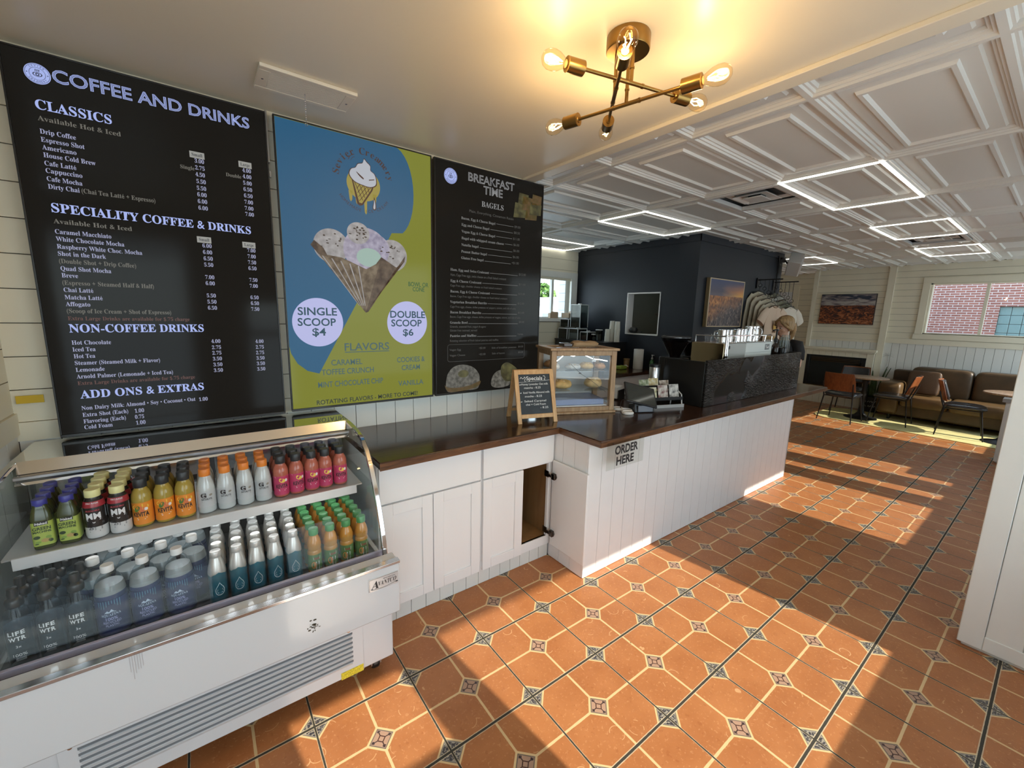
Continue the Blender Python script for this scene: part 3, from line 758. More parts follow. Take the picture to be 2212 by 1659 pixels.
c0 = (.84, 2.46)
flat(m, blob([((u-c0[0])*1.07+c0[0], (v-c0[1])*1.07+c0[1]) for u, v in sw]), lay(5), 2); flat(m, blob(sw), lay(6), 0)
flat(m, blob([(.80, 2.470), (.822, 2.455), (.842, 2.440), (.838, 2.434), (.815, 2.450)]), lay(7), 2); flat(m, [(.873, 2.438), (.905, 2.446), (.905, 2.441), (.873, 2.433)], lay(7), 2)
flat(m, blob([(.902, 2.345), (.912, 2.305), (.910, 2.275), (.898, 2.270), (.890, 2.283), (.896, 2.31)]), lay(5), 2); flat(m, blob([(.902, 2.33), (.907, 2.305), (.906, 2.281), (.899, 2.276), (.895, 2.285), (.899, 2.31)]), lay(6), 0)
for k in range(2): disc(m, .80, 2.515, .03+.014*k, .034+.014*k, lay(5), 2, 12, r_in=.93, a0=PI*.55, a1=PI*.92)
arctext(m, 'Sevier Creamery', cu, cv, .163, PI*.52, 2.9, .036, lay(1), 3, ser=True)
arctext(m, 'HOMEMADE ICE CREAM', cu-.004, cv, .168, -PI*.5, 1.95, .0165, lay(1), 3, inside=True)
m.build('creamery_logo', [E_W, E_Y, E_BR, E_ST], t2, smooth=0, recalc=False)
for cu_ in (.553, 1.100):
    m = MB(o2); disc(m, cu_, 1.596, .138, .140, lay(1), 0, 56)
    for s, u, v, w, st in MENU2:
        if st == 'B' and abs(u+w/2-cu_) < .2: text(m, s, u, v, w, TXH[st], lay(2), 1, off=.018)
    m.build('price_circle', [E_C, E_N], t2, smooth=0, recalc=False)
for s, u, v, w, st in MENU2:
    if st == 'B': continue
    m = MB(o2)
    if st == 'F': text(m, s, u, v, w, TXH[st], lay(0), 0, off=.014); flat(m, [(u, v-.012), (u+w, v-.012), (u+w, v-.007), (u, v-.007)], lay(0), 0)
    else: text(m, s, u, v, w, TXH[st], lay(0), {'f': 0, 'k': 1, 'd': 2}[st], off=.014)
    m.build('flavor_line', [E_T, E_K, E_GR], t2, smooth=0, recalc=False)
# --- screen three: breakfast
t3, o3 = screen(1.300, 2.237, 1.082, 2.664, 'tall black menu screen reading BREAKFAST TIME, rightmost of the three', scr_blk)
hd = MB(o3); SEC = [MB(o3) for _ in range(4)]; PIC = [MB(o3) for _ in range(3)]
for s, u, v, w, st in MENU3:
    it = SEC[0 if v > 2.0 else 1 if v > 1.45 else 2]
    hd = MB(o3)
    if st == 'T': text(hd, s, u, v+.006, w, .052, lay(0), 0, off=.02); text(hd, s, u, v+.006, w, .052, lay(1), 1, off=-.030)
    elif st == 'H': text(hd, s, u, v, w, TXH[st], lay(0), 0, ser=True)
    elif st == 'line': flat(it, [(u, v), (u+w, v), (u+w, v+.0022), (u, v+.0022)], lay(0), 0)
    else: text(it, s, u, v, w, TXH[st] if v < 1.9 or st == 'm' else .0165, lay(0), 0 if st == 'm' else 1, ser=(st == 'm'))
    if hd.f: hd.build('heading', [E_3, E_D], t3, smooth=0, recalc=False)
hd = MB(o3); it = SEC[3]
seal(hd, 1.421, 2.570, .049, lay, None, 2, 3)
for k in range(4):
    a0 = k*PI/2; uu, vv = [(2.075, 1.428), (1.412, 1.428), (1.412, 1.338), (2.075, 1.338)][k]; disc(it, uu, vv, .017, .017, lay(0), 1, 8, r_in=.88, a0=a0, a1=a0+PI/2)
for a, b, c, d in ((1.412, 1.443, 2.075, 1.445), (1.412, 1.321, 2.075, 1.323), (1.395, 1.338, 1.397, 1.428), (2.090, 1.338, 2.092, 1.428)): flat(it, [(a, b), (c, b), (c, d), (a, d)], lay(0), 1)
hd.build('round_logo', [E_3, E_D, E_D, E_H], t3, smooth=0, recalc=False)
for k in SEC: k.build('menu_section' if k is not SEC[3] else 'extras_border', [E_3m, E_3n], t3, smooth=0, recalc=False)
FD1 = wafer_mat('toast_dim', (.030, .026, .010), (.085, .078, .028), 22); FD2 = wafer_mat('bagel_dim', (.045, .042, .034), (.125, .118, .10), 40); FD3 = wafer_mat('filling_dim', (.05, .036, .008), (.09, .05, .02), 30)
flat(PIC[0], blob([(1.385, 1.12), (1.383, 1.18), (1.40, 1.24), (1.45, 1.285), (1.53, 1.295), (1.61, 1.27), (1.66, 1.215), (1.665, 1.15), (1.64, 1.105), (1.52, 1.102), (1.42, 1.098)]), lay(0), 1)
flat(PIC[0], blob([(1.372, 1.155), (1.40, 1.135), (1.50, 1.128), (1.60, 1.142), (1.672, 1.165), (1.66, 1.13), (1.60, 1.11), (1.50, 1.10), (1.40, 1.105)]), lay(1), 2)
disc(PIC[0], 1.525, 1.228, .045, .028, lay(1), 0, 24)
flat(PIC[1], blob([(1.775, 1.12), (1.775, 1.165), (1.80, 1.21), (1.85, 1.235), (1.90, 1.23), (1.945, 1.19), (1.955, 1.12), (1.90, 1.098), (1.82, 1.098)]), lay(0), 1)
flat(PIC[1], blob([(1.86, 1.22), (1.87, 1.27), (1.915, 1.293), (1.965, 1.275), (2.02, 1.235), (2.04, 1.19), (1.99, 1.15), (1.92, 1.14), (1.88, 1.17)]), lay(1), 0)
for k, (u, v, s) in enumerate(((2.02, 2.44, .07), (2.09, 2.50, .065), (2.16, 2.47, .06), (2.12, 2.43, .06), (2.04, 2.53, .05), (2.17, 2.54, .05))):
    flat(PIC[2], [(u-s, v-s*.75), (u+s*.9, v-s*.6), (u+s, v+s*.7), (u-s*.8, v+s*.8)], lay(k % 3), k % 2 and 2 or 0)
for k in PIC: k.build('food_picture', [FD1, FD2, FD3], t3, smooth=0, recalc=False)
m = MB(); m.box(-.645, -.565, 2.588, 2.5905, 1.252, 1.285); tag(m.build('warning_sticker', M('sticker_yellow', L(205, 170, 30), .5), smooth=0), 'small yellow sticker on the plank wall left of the coffee menu', 'sticker')
# ================================================================ drinks display fridge
fr_white = M('fridge_enamel', L(212, 213, 214), .22, coat=.4)
fr_in = M('fridge_liner', (.10, .105, .105), .35, .3)
lil = M('price_rail', L(206, 206, 232), .35)
led_m = EM('led_tube', (.92, .97, 1.0), 9.0)
mirror = M('polished_steel', (.80, .80, .81), .035, 1.0)
dark_m = M('dark_trough', (.05, .045, .045), .12, .6)
FX0, FX1 = -.612, .603
fr = thing('display_fridge', 'white curved-glass drinks display fridge filled with bottles below the coffee menu', 'fridge', (0, 2.05, 0))
fo = fr.location
m = MB(fo); m.box(FX0+.01, FX1-.004, 1.672, 2.50, .092, .362); m.build('lower_body', fr_white, fr, bevel=.006)
m = MB(fo); m.prism([(1.612, .352), (1.612, .596), (1.70, .596), (1.70, .515), (2.50, .515), (2.50, .352)], FX0-.006, FX1+.012, 0); fp = m.build('front_panel', fr_white, fr, bevel=.006)
m = MB(fo); m.box(FX0-.007, FX1+.013, 1.609, 1.640, .588, .602); m.build('panel_top_strip', steel, fr, bevel=.002)
# louvred grille in the lower body
m = MB(fo); GX0, GX1, GZ0, GZ1 = -.462, .462, .098, .330
m.box(GX0, GX1, 1.664, 1.674, GZ0, GZ1); gr = m.build('grille', fr_white, fr, bevel=.002)
m = MB(fo)
for k in range(7):
    z = .300-.0225*k
    m.box(GX0+.045, GX1-.045, 1.6625, 1.6645, z-.005, z+.004)
m.build('slots', M('grille_gap', (.16, .17, .18), .6), gr, smooth=0)
m = MB(fo)
for k in range(7):
    z = .300-.0225*k
    m.add([(GX0+.05, 1.6635, z-.0165), (GX1-.05, 1.6635, z-.0165), (GX1-.05, 1.6575, z-.005), (GX0+.05, 1.6575, z-.005)], [(0, 1, 2, 3)])
    m.add([(GX0+.05, 1.6575, z-.005), (GX1-.05, 1.6575, z-.005), (GX1-.05, 1.664, z-.0035), (GX0+.05, 1.664, z-.0035)], [(0, 1, 2, 3)])
m.build('louvers', fr_white, gr, smooth=0)
m = MB(fo)
for x in (GX0+.03, GX1-.06): m.lathe([(.006, 0), (.006, .003), (.003, .004), (0, .004)], 12, c=(0, 0, 0), M=Matrix.Translation((x, 1.664, .316)) @ Matrix.Rotation(PI/2, 4, 'X'))
m.build('screws', steel, gr)
m = MB(fo)
for z in (.1,): m.box(GX1-.098, GX1-.004, 1.6615, 1.664, .096, .128)
m.build('warning_label', M('label_yellow', L(228, 205, 60), .5, noise=(160, .35)), fr, smooth=0)
# profile of the curved glass (y, z)
PR = [(2.262, 1.086), (2.20, 1.085), (2.14, 1.080), (2.075, 1.071), (2.01, 1.056), (1.945, 1.015), (1.885, .950), (1.832, .868), (1.79, .785), (1.757, .705), (1.735, .63), (1.722, .562)]
def arc_frame(x0, x1):
    k = MB(fo)
    k.loft([[(x0, y, z), (x1, y, z), (x1, y+dy, z+dz), (x0, y+dy, z+dz)] for (y, z), (dy, dz) in zip(PR, [(0, -.016)]*3 + [(.011, -.011)]*4 + [(.016, -.004)]*5)])
    return k
m = arc_frame(FX1-.022, FX1); m.build('curved_frame', chrome, fr, bevel=.003)
m = arc_frame(FX0, FX0+.022); m.build('curved_frame', chrome, fr, bevel=.003)
PI_ = [(y+.006, z-.006) for y, z in PR]
m = MB(fo)
for (a, b), (c, d) in zip(PI_[2:], PI_[3:]): m.quad((FX0+.02, a, b), (FX1-.02, a, b), (FX1-.02, c, d), (FX0+.02, c, d))
m.build('curved_glass', case_glass, fr, smooth=60)
for x in (FX1-.012, FX0+.010):
    m = MB(fo); poly = [(y+.01, z-.01) for y, z in PR] + [(1.73, .555), (2.48, .555), (2.48, 1.075)]
    m.add([(x, y, z) for y, z in poly], [tuple(range(len(poly)))]); m.build('end_glass', GLASS('end_glass', tint=(.86, .90, .88)), fr, smooth=0)
m = MB(fo); m.box(FX0, FX1-.002, 2.262, 2.575, 1.072, 1.087); m.build('top_plate', mirror, fr, bevel=.002)
m = MB(fo); m.prism([(2.262, 1.087), (2.236, 1.046), (2.250, 1.040), (2.275, 1.075)], FX0+.022, FX1-.022, 0); m.build('top_lip', M('lip_steel', (.80, .77, .72), .18, 1.0), fr)  # warm tint of the reflected ceiling is put into the steel's colour
m = MB(fo); m.prism([(2.238, 1.046), (2.214, 1.034), (2.205, 1.012), (2.222, 1.018), (2.25, 1.040)], FX0+.022, FX1-.022, 0); m.build('mirror_strip', chrome, fr, smooth=60)
m = MB(fo); m.box(FX0+.022, FX1-.022, 2.196, 2.216, 1.034, 1.046); m.build('glass_rail', M('rail_grey', (.50, .50, .52), .3, .8), fr, bevel=.002)
m = MB(fo); m.box(FX0, FX1-.002, 2.44, 2.50, .515, 1.074); m.box(FX0+.01, FX1-.012, 2.432, 2.44, .56, .82); m.build('rear_wall', fr_in, fr, smooth=0)
m = MB(fo)
for x0, x1 in ((FX0+.02, -.02), (.0, FX1-.02)): m.box(x0, x1, 2.42, 2.428, .875, 1.06)
m.build('rear_doors', M('rear_mirror', (.33, .34, .34), .12, .9), fr, bevel=.002)
m = MB(fo); m.tube([(FX0+.05, 2.30, 1.058), (FX1-.05, 2.30, 1.058)], .011, 10); m.build('light_tube', led_m, fr)
# shelf
m = MB(fo); m.box(FX0+.03, FX1-.035, 1.956, 2.40, .838, .846); sh = m.build('upper_shelf', M('shelf_grey', (.42, .43, .43), .3, .4), fr, bevel=.002)
m = MB(fo); m.box(FX0+.055, FX1-.065, 1.943, 1.953, .806, .848); m.build('price_rail', M('rail_white', L(205, 206, 206), .3, .2), sh, bevel=.002)
for x in (FX0+.05, 0.0, FX1-.06):
    m = MB(fo); m.prism([(1.97, .836), (2.42, .836), (2.42, .78)], x-.003, x+.003, 0); m.build('bracket', steel, sh)
m = MB(fo); m.tube([(FX0+.06, 2.02, .826), (FX1-.08, 2.02, .826)], .007, 8); m.build('light_tube', led_m, sh)
# lower deck
m = MB(fo); m.box(FX0+.02, FX1-.02, 1.788, 2.43, .525, .535); dk = m.build('lower_deck', M('deck_steel', (.30, .31, .31), .3, .8), fr, smooth=0)
m = MB(fo); m.box(FX0+.02, FX1-.008, 1.772, 1.787, .528, .571); m.build('price_rail', lil, dk, bevel=.002)
m = MB(fo); m.box(FX0+.03, FX1-.03, 1.790, 1.794, .536, .680); m.build('acrylic_guard', acryl, dk, smooth=0)
m = MB(fo); m.box(FX0+.02, FX1-.02, 1.640, 1.760, .552, .558); m.build('front_trough', dark_m, fr, bevel=.003)
m = MB(fo); m.prism([(1.640, .600), (1.640, .560), (1.668, .560)], FX0+.02, FX1-.02, 0); m.build('trough_strip', mirror, fr)
m = MB(fo); m.box(.002, .078, 1.708, 1.716, .560, .583); hh = m.build('glass_handle', lil, fr, bevel=.003)
m = MB(fo); m.tube([(-.002, 1.705, .572), (-.006, 1.695, .560), (-.006, 1.690, .548), (.028, 1.688, .538), (.044, 1.688, .538), (.062, 1.690, .548), (.085, 1.695, .560), (.084, 1.703, .578)], .0045, 8); m.tube([(.036, 1.688, .540), (.036, 1.683, .524)], .005, 8); m.build('hook', lil, hh)
m = MB(fo); m.box(.478, .606, 1.6085, 1.612, .498, .556); lp = m.build('logo_plate', M('plate_silver', (.72, .73, .73), .25, .5), fr, smooth=0)
def fpl(y):
    def f(u, v): return (u, y, v)
    return f
ink = M('ink_black', (.012, .012, .014), .5)
m = MB(fo); text(m, 'A', .485, .508, .034, .034, fpl(1.6078), 0, shear=.25, ser=True); text(m, 'VANTCO', .514, .516, .080, .019, fpl(1.6078), 0, shear=.25, ser=True)
text(m, 'REFRIGERATION', .540, .540, .052, .005, fpl(1.6078), 0)
sw = [(.488+.0054*k, .506-.006*math.sin(k/20*PI)+.0002*k) for k in range(21)]
m.add([fpl(1.6078)(u, v+(.0016 if i else 0)) for u, v in sw for i in (0, 1)], [(2*k, 2*k+2, 2*k+3, 2*k+1) for k in range(20)]); disc(m, .598, .509, .006, .003, fpl(1.6078), 0, 12)
m.box(.480, .604, 1.6078, 1.6082, .5525, .5535); m.box(.480, .481, 1.6078, 1.6082, .500, .5535)
m.build('lettering', ink, lp, smooth=0, recalc=False)
def caster(x, y):
    k = MB(fo); k.box(x-.02, x+.02, y-.02, y+.02, .083, .094); k.box(x-.024, x-.018, y-.012, y+.03, .03, .09); k.box(x+.018, x+.024, y-.012, y+.03, .03, .09)
    c = k.build('caster', steel, fr)
    k = MB(fo); R90 = Matrix.Translation((x, y+.018, .036)) @ Matrix.Rotation(PI/2, 4, 'Y')
    k.lathe([(.010, -.016, 1), (.024, -.016, 1), (.034, -.015, 0), (.036, -.008, 0), (.036, .008, 0), (.034, .015, 0), (.024, .016, 1), (.010, .016, 1)], 24, 0, M=R90); k.build('wheel', [black, M('hub_white', (.8, .8, .8), .4)], c)
    k = MB(fo); k.tube([(x-.03, y+.018, .036), (x+.03, y+.018, .036)], .006, 8); k.build('axle', steel, c)
caster(.535, 1.74); caster(-.54, 1.74); caster(.535, 2.42); caster(-.54, 2.42)
dirt = M('scuff_brown', (.10, .085, .06), .7)
m = MB(fo); rr = random.Random(5)
for k in range(22):
    u, v = .258+.022*rr.gauss(0, .5), .445+.022*rr.gauss(0, .5); disc(m, u, v, .002+.005*rr.random(), .001+.003*rr.random(), fpl(1.6110), 0, 7)
m.build('scuff_mark', dirt, fr, smooth=0)
drip = M('dried_drip', (.50, .47, .47), .6)
m = MB(fo)
for k in range(6):
    a = -.265+.006*k; l = .05+.05*rr.random(); m.box(a, a+.0013, 1.6105, 1.6115, .60-l, .597)
m.build('dried_drips', drip, fr, smooth=0)

# ---------------------------------------------------------------- bottles
clr = GLASS('bottle_clear', tint=(.93, .95, .95), ior=1.35, rough=.05)
wat = GLASS('bottle_water', tint=(.84, .89, .92), ior=1.33, rough=.04)
inkw = M('ink_white', (.80, .80, .82), .5)
def cylm(R, ang=0.0, k=1.0):
    def f(u, v): a = u/R+ang; return (R*math.sin(a), -R*math.cos(a), v)
    return f
def wrap(mb, R, z0, z1, mi=0, n=28, a0=-PI, a1=PI, sq=None):
    vs = []; fs = []
    for k in range(n+1):
        a = a0+(a1-a0)*k/n; s, c = math.sin(a), math.cos(a); g = (abs(s)**sq+abs(c)**sq)**(-1/sq) if sq else 1
        vs += [(R*g*s, -R*g*c, z0), (R*g*s, -R*g*c, z1)]
    for k in range(n): fs.append((2*k, 2*k+2, 2*k+3, 2*k+1))
    mb.add(vs, fs, mi)
def cap(R, z0, z1, mat, root, ridged=True):
    k = MB(); n = 24
    k.lathe([(R*.97, z0), (R, z0+.001), (R, z1-.002), (R*.94, z1), (0, z1)], n)
    return k.build('cap', mat, root)
def spots(mb, mp, items):
    for (u, v, ru, rv, mi, *rot) in items:
        q = rot[0] if rot else 0
        vs = [mp(u+ru*math.cos(t)*math.cos(q)-rv*math.sin(t)*math.sin(q), v+ru*math.cos(t)*math.sin(q)+rv*math.sin(t)*math.cos(q)) for t in [2*PI*k/14 for k in range(14)]]
        mb.add(vs, [tuple(range(14))], mi)
def new_bottle(name, cat='bottle'): return thing(name, 'x', cat)
# green juice
def b_green():
    r = new_bottle('juice_bottle')
    k = MB(); k.lathe([(.020, 0), (.0255, .003), (.0265, .012), (.0265, .098), (.026, .108), (.0235, .125), (.0185, .142), (.0165, .148), (.0165, .154)], 28, sq=5); k.build('body', M('juice_green', (.045, .055, .014), .14), r)
    k = MB(); R = .0285; wrap(k, .0268, .014, .098, 0, 40, sq=5)
    def mp(u, v): return (u, -.0272, v)
    k.add([mp(-.016, .086), mp(.016, .088), mp(.016, .101), mp(-.016, .099)], [(0, 1, 2, 3)], 1)
    def mp2(u, v): return (u, -.0277, v)
    text(k, 'Naked', -.0135, .0895, .027, .0078, mp2, 2, off=.02); text(k, 'GREEN', -.021, .071, .042, .010, mp, 3, off=.03); text(k, 'MACHINE', -.021, .0605, .042, .0075, mp, 3, off=.03)
    spots(k, mp, [(-.014, .045, .008, .006, 3), (.006, .032, .012, .007, 4), (.013, .042, .007, .006, 5), (.017, .030, .006, .006, 3), (-.012, .028, .007, .004, 5), (-.016, .022, .005, .002, 3)])
    k.build('label', [M('label_lime', (.36, .45, .085), .45), ink, inkw, M('print_dark_green', (.02, .045, .012), .5), M('print_tan', (.42, .30, .10), .5), M('print_kiwi', (.20, .33, .06), .5)], r, smooth=40, recalc=False)
    cap(.0185, .150, .172, M('cap_blue', L(64, 66, 150), .35), r); return r
def b_shake():
    r = new_bottle('shake_bottle'); R = .0305
    k = MB(); k.lathe([(.024, 0, 1), (.0285, .003, 1), (.0305, .012, 1), (.0305, .018, 1), (R, .045, 1), (R, .085, 0), (R, .118, 0), (.029, .128, 2), (.026, .139, 2), (.022, .146, 0), (.020, .152, 0), (.020, .156, 0)], 28); k.build('body', [M('sleeve_black', (.012, .010, .011), .25), M('sleeve_white', (.55, .55, .55), .3), M('sleeve_red', (.34, .022, .035), .3)], r)
    k = MB(); mp = cylm(R+.0004); mq = cylm(R+.0008)
    k.add([mp(u, v) for u, v in ((-.040, .075), (-.022, .068), (-.0, .056), (.022, .068), (.040, .075), (.040, .116), (-.040, .116))], [tuple(range(7))], 0)
    text(k, 'MM', -.0195, .076, .039, .021, mq, 1, off=.03); k.add([mq(-.0195, .074), mq(.0, .063), mq(.0195, .074), mq(.0195, .071), mq(.0, .060), mq(-.0195, .071)], [(0, 1, 2, 5), (1, 2, 3, 4)][:0] + [(0, 1, 4, 5), (1, 2, 3, 4)], 1)
    text(k, 'MUSCLE MILK', -.019, .104, .038, .0055, mq, 2, off=.02); text(k, '25', -.016, .037, .013, .0105, mq, 3, off=.02)
    for j in range(3): k.add([mq(.0, .0445-.004*j), mq(.021, .0445-.004*j), mq(.021, .0425-.004*j), mq(.0, .0425-.004*j)], [(0, 1, 2, 3)], 3)
    for j in range(2): k.add([mq(-.015, .031-.003*j), mq(.014, .031-.003*j), mq(.014, .0298-.003*j), mq(-.015, .0298-.003*j)], [(0, 1, 2, 3)], 3)
    text(k, 'G', .022, .055, .006, .007, mq, 3, off=.03)
    m3 = lambda u, v: ((.0275+.0006)*math.sin(u/.0275), -(.0275+.0006)*math.cos(u/.0275), v)
    text(k, 'ZERO SUGAR', -.017, .1305, .034, .0055, m3, 1, off=.02)
    k.build('label', [MATS['sleeve_black'], M('print_silver', (.70, .70, .71), .4), M('print_red', (.48, .05, .07), .4), M('print_grey', (.06, .06, .07), .5)], r, smooth=40, recalc=False)
    cap(.0215, .152, .178, M('cap_cream', L(226, 222, 160), .4), r); return r
def b_brew(kind):
    r = new_bottle('kombucha_bottle'); R = .0305
    liq = M('brew_amber', (.36, .26, .045), .10) if kind == 'o' else M('brew_rose', (.42, .115, .075), .10)
    k = MB(); k.lathe([(.023, 0), (.028, .003), (R, .010), (R, .112), (.0285, .126), (.023, .140), (.0185, .148), (.0185, .156)], 28); k.build('body', liq, r)
    k = MB(); wrap(k, R+.0004, .012, .098, 0, 36); mp = cylm(R+.0009); mq = cylm(R+.0014)
    if kind == 'o': spots(k, mp, [(0, .082, .026, .012, 1), (-.010, .075, .0075, .0125, 2, -.5), (.003, .073, .009, .011, 3, .2), (.016, .072, .006, .006, 4)])
    else: spots(k, mp, [(.002, .078, .013, .009, 1, -.3), (-.006, .086, .005, .003, 1, .5), (.018, .078, .006, .007, 4)])
    text(k, 'KEVITA', -.0235, .045, .047, .0165, mq, 5, off=.03)
    for j, (a, b, c) in enumerate(((-.013, .017, .037), (-.012, .012, .032))): k.add([mq(a, c), mq(b, c), mq(b, c+.0022), mq(a, c+.0022)], [(0, 1, 2, 3)], 4)
    if kind == 'p': k.add([mp(-.030, .098), mp(-.026, .098), mp(-.012, .052), mp(-.013, .050)], [(0, 1, 2, 3)], 6)
    lab = (M('label_orange', (.72, .235, .018), .4), M('print_yellow', (.80, .48, .04), .4), M('print_leaf', (.06, .17, .03), .4), M('print_coral', (.62, .14, .05), .4)) if kind == 'o' else (M('label_pink', (.47, .035, .115), .4), M('print_lemon', (.75, .52, .08), .4), MATS.get('print_leaf') or M('print_leaf', (.06, .17, .03), .4), M('print_coral', (.62, .14, .05), .4))
    k.build('label', [*lab, M('print_white', (.75, .72, .70), .5), M('print_black', (.016, .010, .012), .5), M('print_pale_pink', (.60, .20, .27), .5)], r, smooth=40, recalc=False)
    cap(.0205, .152, .185, M('cap_black', (.022, .026, .030), .38), r); return r
def b_sport():
    r = new_bottle('sports_drink_bottle'); R = .0315
    k = MB(); k.lathe([(.025, 0), (.030, .004), (R, .012), (R, .095), (.0305, .104), (.026, .128), (.0195, .148), (.0175, .152), (.0175, .158)], 28); k.build('body', M('drink_pale', (.50, .53, .53), .12, trans=.0, coat=.6), r)
    k = MB(); mp = cylm(R+.0005); mq = cylm(R+.0010)
    wrap(k, R+.0003, .028, .094, 0, 30)
    k.add([mp(-.03, .05), mp(.0, .050), mp(.03, .034), mp(.03, .028), mp(-.03, .028)], [(0, 1, 2, 3, 4)], 1)
    text(k, 'G', -.020, .070, .0165, .0165, mq, 2, off=.06); text(k, 'GATORLYTE', -.020, .0585, .036, .0072, mq, 2, off=.02)
    spots(k, mq, [(.013, .078, .006, .0045, 3, .3)])
    for j in range(2): k.add([mq(-.019, .0535-.003*j), mq(.016, .0535-.003*j), mq(.016, .0548-.003*j), mq(-.019, .0548-.003*j)], [(0, 1, 2, 3)], 3)
    k.build('label', [M('label_clear_grey', (.46, .48, .49), .35), M('label_grey', (.36, .37, .39), .4), M('print_black', (.016, .010, .012), .5), M('print_taupe', (.26, .24, .20), .5)], r, smooth=40, recalc=False)
    cap(.0195, .153, .182, M('cap_orange', L(226, 132, 52), .4), r); return r
# lower deck
def b_life():
    r = new_bottle('water_bottle'); R = .032
    k = MB(); k.lathe([(.024, 0), (.030, .004), (R, .012), (R, .150), (.0305, .166), (.0265, .186), (.0185, .204), (.0165, .210)], 26); k.build('body', wat, r)
    k = MB(); mp = cylm(R+.0005); mq = cylm(R+.001)
    wrap(k, R-.0008, .006, .145, 3, 20, .35*PI, 1.65*PI)
    k.add([mp(u, v) for u in (-.024, -.012, 0, .012, .024) for v in (.098, .142)], [(2*j, 2*j+2, 2*j+3, 2*j+1) for j in range(4)], 0)
    text(k, 'LIFE', -.019, .123, .036, .0125, mq, 1, off=.03, sp=1.15); text(k, 'WTR', -.019, .104, .036, .0125, mq, 1, off=.03, sp=1.15)
    text(k, '3x', -.006, .080, .012, .008, mq, 1); text(k, '100%', -.015, .050, .030, .0095, mq, 1)
    for j in range(3): k.add([mq(-.010, .044-.004*j), mq(.012, .044-.004*j), mq(.012, .0452-.004*j), mq(-.010, .0452-.004*j)], [(0, 1, 2, 3)], 1)
    k.build('label', [M('label_black', (.014, .016, .017), .4), inkw, ink, M('film_dim', (.055, .075, .085), .3)], r, smooth=40, recalc=False)
    k = MB(); k.lathe([(.0195, .206), (.0205, .208), (.0205, .226), (.018, .231), (.0125, .236), (.0135, .250), (.0115, .266), (0, .268)], 22); k.build('cap', M('cap_sport_black', (.014, .015, .013), .30), r); return r
def b_aqua():
    r = new_bottle('water_bottle'); R = .0435
    k = MB(); k.lathe([(.030, 0), (.040, .005), (R, .016), (R, .140), (.0425, .168), (.037, .200), (.027, .222), (.0165, .235), (.0145, .238), (.0145, .244)], 30); k.build('body', wat, r)
    k = MB(); mp = cylm(R+.0004); mq = cylm(R+.001); m3 = lambda u, v: mq(u, v)
    wrap(k, R+.0002, .022, .150, 0, 30); wrap(k, R-.002, .006, .150, 0, 20, .5*PI, 1.5*PI)
    k.lathe([(R-.002, .150, 0), (.0415, .166, 0), (.0385, .186, 5), (.036, .196, 5)], 30, 0)
    text(k, 'AQUAFINA', -.026, .094, .052, .0085, mq, 1, ser=True); text(k, '100%', -.014, .078, .030, .0105, mq, 2, off=.02); text(k, 'RECYCLED', -.022, .066, .046, .0085, mq, 2, off=.01); text(k, 'PLASTIC', -.016, .055, .034, .0075, mq, 2, off=.01)
    k.add([mq(u, v) for u, v in ((-.016, .106), (-.008, .114), (-.003, .109), (.003, .118), (.010, .109), (.016, .106), (.006, .105), (-.006, .105))], [tuple(range(8))], 1)
    for j in range(9): k.add([mq(-.03+.007*j, .150), mq(-.028+.007*j, .150), mq(-.028+.007*j, .130-.008*math.sin(j)), mq(-.030+.007*j, .130-.008*math.sin(j))], [(0, 1, 2, 3)], 3)
    k.build('label', [M('label_navy', (.022, .030, .095), .35), M('print_pale_blue', (.50, .58, .72), .5), M('print_lavender', (.36, .36, .62), .5), M('print_teal_streak', (.09, .22, .30), .4), inkw, M('water_haze', (.30, .30, .28), .3)], r, smooth=40, recalc=False)
    cap(.0175, .238, .262, M('cap_white', L(222, 222, 220), .4), r); return r
def b_drop():
    r = new_bottle('aluminum_water_bottle'); R = .0295
    k = MB(); k.lathe([(.022, 0, 1), (.028, .004, 1), (R, .010, 1), (R, .128, 1), (R, .136, 0), (.028, .150, 0), (.0225, .176, 0), (.0175, .192, 0), (.0165, .197, 0), (.0165, .202, 0)], 28); k.build('body', [M('aluminum_pearl', (.62, .60, .56), .30, .55), M('foil_teal', (.045, .21, .29), .28, .6)], r)
    k = MB(); mp = cylm(R+.0005)
    pts = [(0, .100), (.005, .090), (.0125, .078), (.0155, .068), (.0140, .056), (.008, .0485), (0, .0465), (-.008, .0485), (-.0140, .056), (-.0155, .068), (-.0125, .078), (-.005, .090)]
    pin = [(u*.90, .068+(v-.068)*.90) for u, v in pts]
    k.add([mp(*p) for p in pts]+[mp(*p) for p in pin], [(i, (i+1) % 12, 12+(i+1) % 12, 12+i) for i in range(12)], 0)
    for j, w in enumerate((.009, .011, .008)): k.add([mp(-w, .069-.006*j), mp(w, .069-.006*j), mp(w, .071-.006*j), mp(-w, .071-.006*j)], [(0, 1, 2, 3)], 0)
    vs = []; n = 36
    for j in range(n+1):
        a = -PI+2*PI*j/n; vs += [((R+.0004)*math.sin(a), -(R+.0004)*math.cos(a), .120), ((R+.0004)*math.sin(a), -(R+.0004)*math.cos(a), .134+.007*math.cos(3*a)*(.6+.4*math.cos(7*a)))]
    k.add(vs, [(2*j, 2*j+2, 2*j+3, 2*j+1) for j in range(n)], 1)
    k.build('label', [M('print_drop_white', (.62, .70, .73), .4), MATS['foil_teal']], r, smooth=40, recalc=False)
    k = MB(); k.lathe([(.0175, .196), (.0185, .198), (.0185, .216), (.0172, .219), (.0165, .2195), (0, .2185)], 24); k.build('cap', M('cap_pearl', (.66, .65, .62), .32, .5), r); return r
